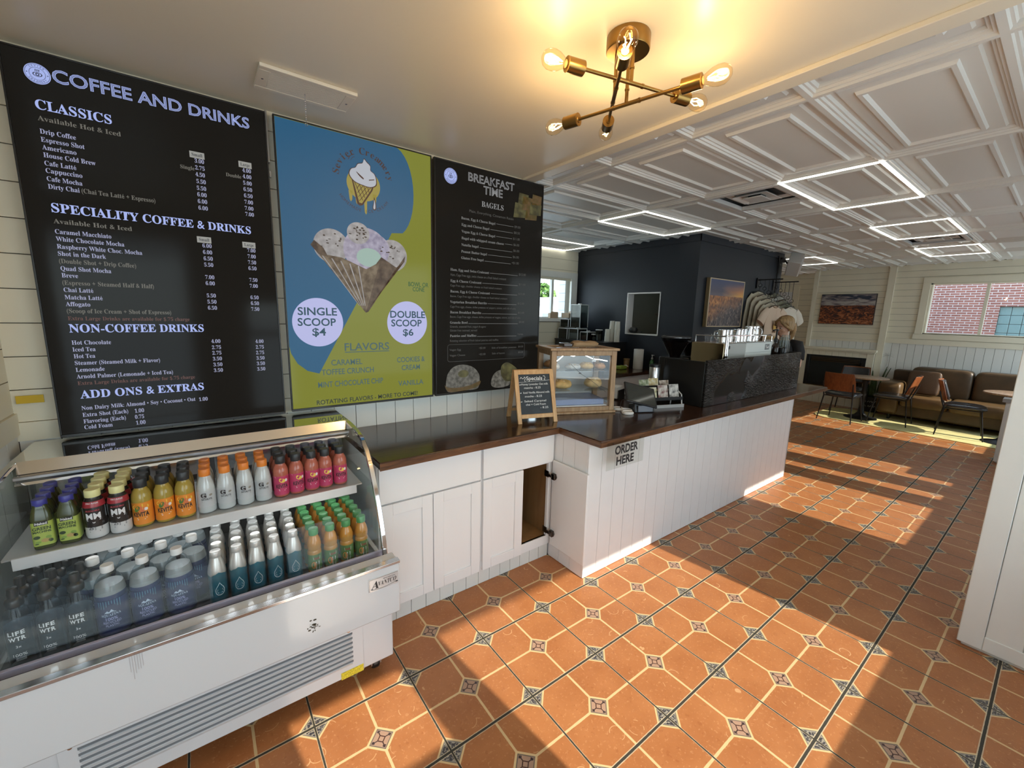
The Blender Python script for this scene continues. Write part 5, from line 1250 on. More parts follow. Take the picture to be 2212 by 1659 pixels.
nt.links.new(tc.outputs['Object'], mp.inputs[0]); nt.links.new(mp.outputs[0], n.inputs[0]); nt.links.new(mu.outputs[0], b.inputs['Height']); nt.links.new(b.outputs[0], nt.nodes['Principled BSDF'].inputs['Normal'])
sh2 = thing('bar_shield', 'black wrinkled glossy splash shield around the espresso machine', 'shield', (4.2, 1.9, ZC_)); o = sh2.location
m = MB(o); m.box(3.272, 5.215, 1.735, 1.755, ZC_, 1.335); m.build('front_panel', shm, sh2, bevel=.003)
m = MB(o); m.box(3.272, 3.290, 1.755, 2.13, ZC_, 1.322); m.build('side_panel', M('shield_side', (.006, .006, .006), .4), sh2, bevel=.003)
m = MB(o); m.box(5.197, 5.215, 1.755, 2.13, ZC_, 1.335); m.build('side_panel', MATS['shield_side'], sh2, bevel=.003)
m = MB(o); m.box(4.80, 5.195, 1.757, 2.12, 1.240, 1.258); m.build('inner_ledge', MATS['shield_side'], sh2)
# espresso machine
em = thing('espresso_machine', 'white backed espresso machine with chrome cup rail behind the black shield', 'coffee machine', (4.25, 2.0, ZC_)); o = em.location
X0, X1, Y0, Y1 = 3.74, 4.735, 1.85, 2.14
m = MB(o); m.box(X0+.02, X1, Y0+.015, Y1, 1.02, 1.44); m.build('body', M('machine_steel', (.50, .44, .36), .16, 1.0), em, bevel=.006)
m = MB(o); m.box(X0+.42, X1-.005, Y0, Y0+.014, 1.10, 1.452); bp = m.build('rear_panel', M('panel_white', (.72, .76, .73), .3), em, bevel=.003)
m = MB(o); m.box(X0+.03, X0+.42, Y0+.002, Y0+.014, 1.10, 1.452); m.build('rear_glass', M('panel_grey', (.42, .44, .41), .25), em, bevel=.003)
m = MB(o); m.box(X0+.42, X1-.01, Y0-.0012, Y0-.0002, 1.352, 1.356); m.build('panel_seam', M('seam_grey', (.4, .43, .41), .5), bp, smooth=0)
m = MB(o); m.box(X1-.165, X1-.065, Y0-.0015, Y0-.0002, 1.372, 1.430); lp = m.build('logo_plate', M('logo_grey', (.22, .23, .23), .5), bp, smooth=0)
m = MB(o); text(m, 'mali', X1-.15, 1.388, .07, .02, fpl(Y0-.002), 0, off=.04); m.box(X1-.15, X1-.125, Y0-.002, Y0-.0018, 1.388, 1.415); m.build('logo_mark', paper, bp, smooth=0, recalc=False)
m = MB(o); m.box(X0, X0+.022, Y0, Y1+.02, 1.10, 1.452); m.build('side_panel', M('side_bronze', (.42, .34, .22), .12, 1.0), em, bevel=.004)
m = MB(o)
for x in (X0+.02, X0+.05): m.tube([(x, Y0-.006, 1.05), (x, Y0-.006, 1.515)], .007, 8)
m.build('corner_posts', chrome, em)
m = MB(o); m.box(X0+.09, X0+.11, Y0-.002, Y0, 1.40, 1.43); m.build('valve', black, em)
m = MB(o)
rl = [(X0+.03, Y0, 1.455), (X0+.03, Y0, 1.508), (X0+.05, Y0, 1.522), (X1-.06, Y0, 1.522), (X1-.03, Y0, 1.508), (X1-.03, Y0, 1.455)]; m.tube(rl, .006, 8)
m.tube([(X0+.03, Y0, 1.515), (X0+.03, Y1, 1.515), (X0+.03, Y1, 1.455)], .006, 8); m.tube([(X0+.02, Y0, 1.455), (X1-.02, Y0, 1.455)], .005, 8)
for x in (X0+.18, X0+.21, X0+.40, X0+.62, X0+.80): m.tube([(x, Y0, 1.455), (x+.02, Y0, 1.52)], .0045, 6)
m.build('cup_rail', chrome, em); m = MB(o); m.box(X0+.02, X1-.01, Y0+.01, Y1, 1.440, 1.4525); m.build('top_tray', steel, em)
pit = M('pitcher_steel', (.78, .78, .78), .13, 1.0)
for i, (x, y, r, h, lb) in enumerate(((3.865, 1.93, .052, .120, 'leftmost short steel pitcher on the espresso machine'), (3.975, 1.95, .050, .118, 'second short steel pitcher from the left on the espresso machine'), (4.150, 1.93, .052, .122, 'third steel pitcher from the left on the espresso machine'), (4.265, 1.95, .050, .125, 'fourth steel pitcher from the left on the espresso machine'), (4.395, 1.93, .056, .150, 'tall steel pitcher second from the right on the espresso machine'), (4.512, 1.95, .052, .152, 'tall steel pitcher at the right end of the espresso machine'))):
    t = thing('milk_pitcher', lb, 'pitcher', (x, y, 1.4527), .6*i, 'steel pitchers on the espresso machine'); k = MB()
    k.lathe([(r*.92, 0), (r, .005), (r*.99, h*.35), (r*.90, h*.75), (r*.97, h), (r*.93, h), (r*.86, h*.75), (r*.9, .01), (0, .008)], 26); k.build('pitcher_body', pit, t)
    k = MB(); k.tube(cur([(0, r*.92, h*.85), (0, r*1.5, h*.84), (0, r*1.65, h*.55), (0, r*1.3, h*.25), (0, r*.96, h*.22)]), .005, 8); k.build('handle', pit, t)
for i, (x, lb) in enumerate(((3.90, 'small glass cup behind the left end of the cup rail'), (4.02, 'second small glass cup behind the cup rail'))):
    t = thing('glass_cup', lb, 'cup', (x, 2.09, 1.4527), 0, 'glass cups on the espresso machine'); k = MB(); k.lathe([(.026, 0), (.034, .07), (.032, .07), (.024, .004), (0, .004)], 18); k.build('glass_body', glass, t); k = MB(); k.lathe([(.0342, .066), (.0352, .069), (.0342, .072), (.033, .069), (.0342, .066)], 18); k.build('rim', glass, t)
for i, (x, y, lb) in enumerate(((4.848, 1.86, 'black syrup pump on a dark bottle right of the espresso machine'), (4.935, 1.90, 'second black syrup pump, nearest the clear cup stacks'))):
    t = thing('syrup_bottle', lb, 'bottle', (x, y, 1.2585), 0, 'pump bottles beside the espresso machine'); k = MB()
    k.lathe([(.032, 0), (.034, .004), (.034, .12), (.028, .145), (.014, .165), (.013, .19)], 20); k.build('bottle_body', M('syrup_dark', (.02, .012, .008), .12), t)
    k = MB(); k.lathe([(.016, .185), (.017, .187), (.017, .21), (.010, .225), (.006, .235), (.006, .30), (.014, .305), (.014, .318), (0, .32)], 16); k.build('pump', black, t); k = MB(); k.tube([(0, 0, .308), (-.05, 0, .312), (-.09, 0, .303)], .006, 8); k.build('spout', black, t)
t = thing('coffee_mug', 'black mug with handle on the ledge right of the espresso machine', 'mug', (4.905, 1.81, 1.2585), 0); k = MB()
k.lathe([(.038, 0), (.042, .004), (.042, .125), (.039, .125), (.038, .008), (0, .008)], 24); k.build('mug_body', M('mug_black', (.012, .012, .013), .22), t); k = MB(); k.tube(cur([(.040, 0, .105), (.068, 0, .10), (.078, 0, .07), (.068, 0, .035), (.040, 0, .03)]), .006, 8); k.build('handle', MATS['mug_black'], t)
def cup_stack(name, label, x, y, z, r, h, n, mat, group, taper=.82, down=True):
    t = thing(name, label, 'cup stack', (x, y, z), 0, group); k = MB(); pr = []
    st = (h-.10)/max(1, n)
    if down:
        pr = [(r, 0)]
        for j in range(n): pr += [(r, st*j), (r*.985, st*j+st*.35), (r*.93, st*j+st*.5), (r*.93, st*(j+1)-.001)]
        pr += [(r*.93, st*n), (r*taper, h), (0, h)]
    else:
        pr = [(r*taper, 0), (r*.93, .10)]
        for j in range(n): pr += [(r*.93, .10+st*j), (r, .10+st*j+st*.5), (r, .10+st*(j+1)-.002)]
        pr += [(r*.95, h), (r*.8, h-.04), (0, h-.05)]
    k.lathe(pr, 22); k.build('cups', mat, t)
    k = MB(); zz = 0.0 if down else h-.004; k.lathe([(r*.97, zz), (r*1.04, zz+.001), (r*1.04, zz+.005), (r*.97, zz+.006)], 22); k.build('rim', mat, t)
    return t
clear_cup = GLASS('cup_clear', tint=(.72, .76, .72), ior=1.6, rough=.12)
cup_stack('plastic_cups', 'left stack of clear plastic cups beside the syrup pumps', 5.035, 1.86, 1.2585, .047, .235, 12, clear_cup, 'clear cup stacks on the bar ledge')
cup_stack('plastic_cups', 'right stack of clear plastic cups in front of the barista', 5.14, 1.88, 1.2585, .047, .255, 12, clear_cup, 'clear cup stacks on the bar ledge')
cup_stack('paper_cups', 'white paper cup stack between the syrup pumps and clear cups', 4.99, 1.98, 1.2585, .045, .20, 8, M('cup_white', (.70, .70, .67), .5), 'paper cup stacks on the bar ledge')
cup_stack('paper_cups', 'tan paper cup stack at the right end of the bar ledge', 5.115, 2.02, 1.2585, .045, .235, 12, M('cup_tan', (.60, .42, .22), .5), 'paper cup stacks on the bar ledge', down=False)
# coffee grinders
beans = M('coffee_beans', (.018, .009, .006), .4, bump=(120, .8, .01)); hop = GLASS('hopper_smoke', tint=(.42, .42, .44), ior=1.45)
def grinder(label, x, y, s, hh):
    t = thing('coffee_grinder', label, 'grinder', (x, y, ZC_), 0); k = MB(); k.box(-.085*s, .085*s, -.11*s, .12*s, 0, hh); k.build('grinder_body', M('grinder_black', (.014, .014, .015), .3), t, bevel=.01)
    k = MB(); k.lathe([(.055*s, hh), (.058*s, hh+.02*s), (.135*s, hh+.175*s), (.138*s, hh+.19*s)], 28); k.build('hopper', hop, t)
    k = MB(); k.lathe([(.050*s, hh+.002), (.053*s, hh+.02*s), (.122*s, hh+.155*s), (.06*s, hh+.165*s), (0, hh+.168*s)], 28); k.build('beans', beans, t)
    k = MB(); k.lathe([(.138*s, hh+.19*s), (.142*s, hh+.192*s), (.142*s, hh+.203*s), (.12*s, hh+.212*s), (0, hh+.214*s)], 28); k.build('lid', M('lid_smoke', (.05, .05, .055), .2), t)
grinder('coffee grinder with large bean hopper at the left end behind the shield', 3.72, 2.315, .98, .345)
grinder('smaller coffee grinder between the large grinder and espresso machine', 4.00, 2.33, .74, .345)
# knock-out steel canister beside the shield
t = thing('steel_canister', 'tall narrow steel canister left of the black shield', 'canister', (3.215, 2.18, ZC_), 0); k = MB(); k.lathe([(.045, 0), (.047, .004), (.047, .30), (.044, .305), (.02, .31), (0, .31)], 22); k.build('can_body', steel, t); k = MB(); k.lathe([(.0475, .29), (.050, .292), (.050, .312), (0, .314)], 22); k.build('lid', black, t)
# ---------------------------------------------------------------- rear counter of the bar
rc = thing('rear_counter', 'lower white counter with dark wood top along the navy kitchen wall', 'counter', (4.4, 3.7, 0)); o = rc.location
m = MB(o); m.box(3.35, 4.99, 3.40, 3.88, .0, .903); m.build('cabinet', white2, rc, bevel=.003)
m = MB(o); m.box(3.30, 5.02, 3.36, 3.89, .905, .9445); m.build('top', walnut, rc, bevel=.004)
ZR = .9450
t = thing('paper_towel_roll', 'white paper towel roll standing on the rear counter by the navy wall', 'paper roll', (4.925, 3.62, ZR)); k = MB(); k.lathe([(.022, .0), (.066, 0), (.068, .004), (.068, .272), (.066, .276), (.022, .276), (.022, .0)], 28); k.build('paper', M('towel_white', (.74, .73, .69), .8), t); k = MB(); k.lathe([(.0225, .002), (.0225, .277), (.019, .277), (.019, .002)], 20); k.build('core', M('core_card', (.3, .2, .1), .8), t)
t = thing('soap_bottle', 'green soap bottle with clear pump below the pass-through', 'bottle', (4.965, 3.425, ZR)); k = MB(); k.lathe([(.026, 0), (.030, .004), (.030, .11), (.022, .135), (.012, .145), (.011, .155)], 20); k.build('bottle_body', M('soap_green', (.03, .12, .03), .12), t); k = MB(); k.lathe([(.013, .15), (.014, .17), (.006, .175), (.005, .20), (.012, .203), (.010, .213), (0, .214)], 14); k.tube([(0, 0, .207), (.03, -.01, .205)], .004, 7); k.build('pump', M('pump_clear', (.5, .52, .5), .3), t)
cup_stack('paper_cups', 'tan paper cup stack left of the towel roll on the rear counter', 4.90, 3.80, ZR, .045, .125, 3, M('cup_brown', (.30, .19, .09), .6), None, down=False)
t = thing('tissue_pack', 'lime green wipes packet on the rear counter behind the pastry case', 'packet', (4.66, 3.70, ZR)); k = MB(); k.box(-.07, .07, -.05, .05, 0, .05); k.build('packet', M('packet_lime', (.26, .36, .04), .4), t, bevel=.012, seg=3); k = MB(); k.add([(.06, -.03, .03), (.10, -.035, .035), (.14, -.02, .028), (.07, .02, .045), (.11, .0, .055)], [(0, 1, 4, 3), (1, 2, 4)]); k.build('tissue', paper, t)
t = thing('napkin_holder', 'black napkin holder with white napkins on the counter behind the register', 'napkin holder', (2.93, 2.36, ZC_), .3); k = MB(); k.box(-.07, .07, -.05, .05, 0, .012); k.box(-.07, .07, -.05, -.045, .012, .09); k.box(-.07, .07, .045, .05, .012, .09); k.build('holder', black, t, bevel=.002); k = MB(); k.box(-.066, .066, -.035, .035, .013, .115); k.build('napkins', paper, t, bevel=.002)
# dark cabinet with containers along the navy wall
dc = thing('dark_cabinet', 'tall black equipment cabinet along the navy wall carrying containers and cups', 'cabinet', (4.78, 4.4, 0)); o = dc.location
m = MB(o); m.box(4.55, 5.015, 3.92, 4.95, .03, 1.285); m.build('cabinet_body', M('cabinet_black', (.012, .012, .013), .4), dc, bevel=.004); m = MB(o); m.box(4.54, 5.02, 3.91, 4.96, 1.285, 1.300); m.build('cabinet_top', MATS['cabinet_black'], dc, bevel=.002)
m = MB(o)
for x, y in ((4.6, 3.97), (4.97, 3.97), (4.6, 4.9), (4.97, 4.9)): m.lathe([(.02, 0), (.02, .03)], 12, c=(x, y, 0))
m.build('feet', black, dc)
plc = GLASS('tub_clear', tint=(.60, .63, .62), ior=1.55, rough=.08); rimm = M('tub_rim', (.62, .64, .64), .35)
def tub(label, x, y, z, wx, wy, h, lidmat=None, fill=None):
    t = thing('food_container', label, 'container', (x, y, z), 0, 'clear containers on the black cabinet'); k = MB(); a, b = wx/2, wy/2; w_ = .003
    k.box(-a, a, -b, b, 0, w_); k.box(-a, -a+w_, -b, b, w_, h); k.box(a-w_, a, -b, b, w_, h); k.box(-a+w_, a-w_, -b, -b+w_, w_, h); k.box(-a+w_, a-w_, b-w_, b, w_, h); k.build('tub', plc, t, smooth=0)
    k = MB(); k.box(-a-.006, a+.006, -b-.006, b+.006, h, h+.012); k.box(-a*.3, a*.3, -b*.2, b*.2, h+.012, h+.028); k.build('lid', lidmat or rimm, t, bevel=.003)
    k = MB()
    for sx in (-1, 1):
        for sy in (-1, 1): k.box(sx*a-.004, sx*a+.004, sy*b-.004, sy*b+.004, 0, h)
    k.build('edges', rimm, t, smooth=0)
    if fill: k = MB(); k.box(-a+.006, a-.006, -b+.006, b-.006, .004, h*.62); k.build('contents', fill, t, bevel=.006)
Zd = 1.3005
tub('long low clear container at the left on the black cabinet', 4.70, 4.84, Zd, .20, .20, .155)
tub('low clear container in the middle on the black cabinet', 4.72, 4.625, Zd, .20, .19, .158, fill=M('napkin_stack', (.45, .46, .45), .7))
tub('tall clear container stacked at the right on the lower containers', 4.735, 4.625, Zd+.187, .17, .20, .335)
tub('clear container stacked at the left on the long low container', 4.715, 4.845, Zd+.184, .17, .18, .115)
t = thing('cardboard_box', 'open cardboard box on top of the stacked containers', 'box', (4.715, 4.845, Zd+.328)); k = MB(); a, b, h = .075, .085, .075
k.box(-a, a, -b, b, 0, .004); k.box(-a, -a+.003, -b, b, .004, h); k.box(a-.003, a, -b, b, .004, h); k.box(-a, a, -b, -b+.003, .004, h*.85); k.box(-a, a, b-.003, b, .004, h); k.build('box_body', M('box_kraft', (.44, .33, .22), .8), t, smooth=0); k = MB(); k.add([(a, -b, h), (a, b, h), (a+.03, b, h+.03), (a+.03, -b, h+.03)], [(0, 1, 2, 3)]); k.build('flap', MATS['box_kraft'], t, smooth=0)
tub('dark red filled container beside the jars on the black cabinet', 4.76, 4.445, Zd, .19, .14, .115, rimm, M('dark_tea', (.10, .022, .018), .4))
for i, (y, h, r, lb) in enumerate(((4.325, .085, .036, 'short lidded jar on the black cabinet'), (4.235, .155, .040, 'tall lidded jar beside the paper cup stacks'))):
    t = thing('storage_jar', lb, 'jar', (4.77, y, Zd), 0, 'lidded jars on the black cabinet'); k = MB(); k.lathe([(r*.95, 0), (r, .004), (r, h), (r*.97, h), (r*.9, .006), (0, .006)], 18, sq=6); k.build('jar_body', plc, t); k = MB(); k.lathe([(r*1.05, h), (r*1.08, h+.002), (r*1.08, h+.015), (0, h+.016)], 18, sq=6); k.build('lid', rimm, t); k = MB(); k.lathe([(r*.85, .007), (r*.85, h*.6), (0, h*.62)], 14); k.build('contents', M('jar_contents', (.30, .27, .26), .8), t)
cw = M('cup_ivory', (.66, .65, .58), .5)
cup_stack('paper_cups', 'short left stack of ivory paper cups on the black cabinet', 4.78, 4.085, Zd, .040, .180, 8, cw, 'ivory cup stacks on the black cabinet')
cup_stack('paper_cups', 'tall middle stack of ivory paper cups on the black cabinet', 4.86, 4.07, Zd, .042, .300, 16, cw, 'ivory cup stacks on the black cabinet')
cup_stack('paper_cups', 'tall right stack of ivory paper cups on the black cabinet', 4.85, 3.965, Zd, .042, .295, 16, cw, 'ivory cup stacks on the black cabinet')
t = thing('kitchen_fill_light', 'unseen white tube light added to brighten the kitchen behind the pass-through', 'ceiling light', (6.0, 3.9, 2.66)); k = MB(); k.box(-.08, .08, -.6, .6, .02, .07); k.build('housing', white2, t); k = MB(); k.tube([(0, -.58, .005), (0, .58, .005)], .014, 10); k.build('tube', EM('kitchen_fill_tube', (.95, 1.0, .92), 5.0), t)  # unseen lamp added to brighten the dark kitchen interior
# kitchen shelf seen through the pass-through
ks = thing('kitchen_shelf', 'white wall shelf seen through the pass-through', 'shelf', (6.1, 3.9, 1.70)); o = ks.location
m = MB(o); m.box(5.95, 6.40, 3.10, 4.12, 1.700, 1.735); m.build('board', M('shelf_white', (.62, .63, .60), .5), ks, bevel=.003); m = MB(o); m.box(6.40, 6.45, 3.05, 4.20, 0.0, 2.2); m.build('upright', M('divider_grey', (.12, .12, .115), .6), ks)
for i, (y, z, lb) in enumerate(((4.0, 1.7355, 'lower white carton with black print on the kitchen shelf'), (3.99, 1.8665, 'upper white carton stacked on the kitchen shelf'))):
    t = thing('carton', lb, 'box', (6.08, y, z), 0, 'white cartons on the kitchen shelf'); k = MB(); k.box(-.1, .1, -.09, .09, 0, .13); k.build('carton_body', M('carton_white', (.55, .56, .54), .6), t, bevel=.003); k = MB(); k.box(-.1012, -.1, -.02, .03, .04, .07); k.build('print', ink, t, smooth=0)
t = thing('carton', 'dark green box beside the white cartons on the kitchen shelf', 'box', (6.08, 3.68, 1.7355)); k = MB(); k.box(-.1, .1, -.21, .21, 0, .255); k.build('carton_body', M('carton_green', (.02, .045, .016), .6), t, bevel=.003); k = MB(); k.box(-.101, -.1, -.2, .2, .08, .15); k.build('band', M('carton_green_dark', (.012, .03, .010), .6), t, smooth=0)
t = thing('plastic_bag', 'stack of folded white bags on top of the boxes on the kitchen shelf', 'bag', (6.08, 3.66, 1.991)); k = MB()
for j in range(4): k.box(-.10+.006*j, .10-.004*j, -.19+.02*(j % 2), .19, .014*j, .014*j+.012)
k.build('folded_bags', M('bag_white', (.66, .67, .64), .5), t, bevel=.004); k = MB(); k.ball((0, -.02, .10), .09, .15, .055, 14, 8); k.build('loose_bag', MATS['bag_white'], t, smooth=60)
t = thing('dark_pot', 'small black pot on the sill of the pass-through', 'pot', (5.10, 3.87, 1.4325)); k = MB(); k.lathe([(.03, 0), (.05, .006), (.062, .03), (.062, .05), (.05, .075), (.02, .09), (0, .092)], 20); k.build('pot_body', black, t); k = MB(); k.tube([(0, -.06, .03), (.005, -.14, .018)], .008, 8); k.build('handle', black, t)
# ================================================================ light fixtures and ceiling fittings
fx = thing('ceiling_light_fixture', 'brass six-arm ceiling light with glowing clear bulbs over the counter', 'ceiling light', (1.303, 1.10, 2.655)); o = fx.location
m = MB(o); m.lathe([(.0, 2.6548), (.074, 2.6545), (.076, 2.651), (.076, 2.607), (.074, 2.603), (.0, 2.602)], 36, c=(1.303, 1.10, 0)); m.build('canopy', brass, fx)
bulb_g = GLASS('bulb_glass', tint=(1.0, .93, .80), ior=1.35); fil = EM('filament', (1.0, .62, .22), 55.0); thread = M('bulb_thread', (.75, .55, .25), .3, 1.0)
for i, (z, cx, cy_, dx, dy) in enumerate(((2.487, 1.290, 1.065, .976, -.234), (2.437, 1.312, 1.100, -.240, .970), (2.470, 1.286, 1.135, .687, .726))):
    l = math.hypot(dx, dy); dx, dy = dx/l, dy/l
    P = lambda d, dz=0: (cx+dx*d, cy_+dy*d, z+dz)
    m = MB(o); m.tube([P(-.205), P(.205)], .0062, 12)
    for d in (-.05, .05): m.tube([P(d-.003), P(d+.003)], .0085, 12)
    m.tube([P(-.047), P(.047)], .0072, 12); arm = m.build('arm', brass, fx)
    m = MB(o); m.tube([(cx, cy_, z), (cx, cy_, 2.604)], .0065, 12); m.tube([(cx, cy_, z+.045), (cx, cy_, z+.051)], .0085, 12); m.build('stem', brass, fx)
    for sgn in (-1, 1):
        m = MB(o); m.tube([P(sgn*.196), P(sgn*.200), P(sgn*.200), P(sgn*.262), P(sgn*.262), P(sgn*.252)], [.010, .012, .0235, .0235, .0205, .0205], 20, cap=True); m.build('socket', brass, fx)
        ax = Vector((dx*sgn, dy*sgn, 0)); Mx = Matrix.Translation(P(sgn*.25)) @ ax.to_track_quat('Z', 'Y').to_matrix().to_4x4()
        m = MB(o); m.lathe([(.013, 0), (.014, .018), (.020, .030), (.027, .045), (.0305, .062), (.029, .080), (.021, .094), (.010, .101), (0, .1025)], 22, M=Mx); b = m.build('bulb', bulb_g, fx, smooth=70); b['label'] = 'clear glowing filament bulb'
        m = MB(o); m.lathe([(.0125, -.002), (.0125, .016), (0, .016)], 12, M=Mx); m.build('bulb_base', thread, b)
        m = MB(o)
        for k in range(4):
            q = PI/2*k+.4; r0, r1 = .004, .012
            m.tube([Mx @ Vector((r0*math.cos(q), r0*math.sin(q), .030)), Mx @ Vector((r1*math.cos(q), r1*math.sin(q), .052)), Mx @ Vector((r1*math.cos(q+.9), r1*math.sin(q+.9), .076))], .0013, 5)
        m.build('filament', fil, b)
        ld = bpy.data.lights.new('bulb_light', 'POINT'); ld.energy = BULB_W; ld.color = (1.0, .70, .36); ld.shadow_soft_size = .02
        lo = bpy.data.objects.new('bulb_light', ld); COL.objects.link(lo); lo.location = Mx @ Vector((0, 0, .06))
# register vent in the smooth ceiling
vt = thing('ceiling_vent', 'white louvred ceiling vent with hanging bead chain above the ice cream screen', 'vent', (.465, 2.235, 2.655)); o = vt.location
vm = M('vent_white', L(226, 218, 200), .4)
m = MB(o); x0, x1, y0, y1 = .275, .665, 2.125, 2.345
m.box(x0, x1, y0, y0+.030, 2.640, 2.6548); m.box(x0, x1, y1-.030, y1, 2.640, 2.6548); m.box(x0, x0+.045, y0+.03, y1-.03, 2.640, 2.6548); m.box(x1-.045, x1, y0+.03, y1-.03, 2.640, 2.6548); m.build('vent_frame', vm, vt, bevel=.003)
m = MB(o); n = 16
for k in range(n):
    y = y0+.03+(y1-y0-.06)*(k+.5)/n; m.box(x0+.045, x1-.045, y-.0035, y+.0035, 2.641, 2.645)
m.build('louvers', vm, vt, smooth=0)
m = MB(o); m.box(x0+.045, x1-.045, y0+.03, y1-.03, 2.649, 2.6545); m.build('damper', M('vent_shadow', L(150, 146, 132), .7), vt, smooth=0)  # shade behind the louvers is put into this sheet's colour
m = MB(o)
for k in range(14): m.ball((.468, 2.262, 2.636-.0085*k), .0027, n=8, m=6)
m.tube([(.468, 2.262, 2.648), (.468, 2.262, 2.636)], .003, 6); m.tube([(.468+.006*math.cos(q), 2.262, 2.513+.006*math.sin(q)) for q in [k*PI/6 for k in range(13)]], .0012, 5, cap=False); m.build('bead_chain', steel, vt)
m = MB(o)
for x in (x0+.022, x1-.022): m.ball((x, 2.235, 2.640), .005, .005, .002, 10, 6)
m.build('screws', steel, vt)
# cassette air conditioners
def cassette(x0, x1, y0, y1, label):
    t = thing('air_conditioner', label, 'air conditioner', ((x0+x1)/2, (y0+y1)/2, 2.68), 0, None); o = t.location
    am = M('ac_white', (.66, .65, .62), .4); dk = M('ac_dark', (.02, .02, .02), .6)
    m = MB(o); f_ = .045; z0, z1 = 2.664, 2.70
    m.box(x0, x1, y0, y0+f_, z0, z1); m.box(x0, x1, y1-f_, y1, z0, z1); m.box(x0, x0+f_, y0+f_, y1-f_, z0, z1); m.box(x1-f_, x1, y0+f_, y1-f_, z0, z1); m.build('frame', am, t, bevel=.004)
    m = MB(o); m.box(x0+f_, x1-f_, y0+f_, y1-f_, 2.715, 2.725); m.build('cavity', dk, t, smooth=0)
    c = ((x0+x1)/2, (y0+y1)/2)
    for i, (s, z) in enumerate(((.80, 2.700), (.56, 2.680))):
        hx, hy = (x1-x0-2*f_)/2*s, (y1-y0-2*f_)/2*s; hx2, hy2 = hx*.80, hy*.80
        m = MB(o); m.loft([[(c[0]+sx*a, c[1]+sy*b, zz) for sx, sy in ((-1, -1), (1, -1), (1, 1), (-1, 1))] for a, b, zz in ((hx2, hy2, z+.022), (hx, hy, z), (hx*.98, hy*.98, z-.003), (hx2*.98, hy2*.98, z+.017))], cap=True); m.build('diffuser_cone', am, t, smooth=0)
    m = MB(o); m.box(c[0]-.09, c[0]+.09, c[1]-.075, c[1]+.075, 2.668, 2.676); m.build('center_plate', am, t, bevel=.003)
    m = MB(o); m.box(c[0]-.05, c[0]+.05, c[1]-.05, c[1]+.05, 2.676, 2.716); m.build('hanger_box', dk, t, smooth=0)
cassette(3.535, 4.155, 1.475, 2.052, 'square ceiling air diffuser beside the nearest light frame')
cassette(6.905, 7.495, .892, 1.463, 'square ceiling air diffuser near the lounge between light frames')
ledm = EM('led_strip', (1.0, 1.0, .90), LED_S)
def led_frame(x0, x1, y0, y1, label):
    t = thing('led_frame_light', label, 'ceiling light', ((x0+x1)/2, (y0+y1)/2, 2.676), 0, 'rectangular light frames in the ceiling'); o = t.location; w_ = .009
    for a, b, c, d in ((x0-w_, x1+w_, y0-w_, y0+w_), (x0-w_, x1+w_, y1-w_, y1+w_), (x0-w_, x0+w_, y0+w_, y1-w_), (x1-w_, x1+w_, y0+w_, y1-w_)):
        m = MB(o); m.box(a, b, c, d, 2.6685, 2.675); m.build('light_strip', ledm, t, smooth=0)
led_frame(XN[2], XN[3], YN[3], YN[4], 'nearest lit rectangular light frame in the white ceiling')
led_frame(XN[2], XN[3], YN[6], YN[7], 'lit rectangular light frame above the navy kitchen corner')
led_frame(XN[4], XN[5], YN[3], YN[4], 'second lit rectangular frame along the window side of the ceiling')
led_frame(XN[6], XN[7], YN[3], YN[4], 'farthest lit rectangular frame toward the lounge window')
led_frame(XN[6], XN[7], YN[6], YN[7], 'small lit rectangular frame beside the white wall speaker')
led_frame(XN[2], XN[3], YN[9], YN[10], 'lit rectangular frame at the back of the bar by the menu screens')
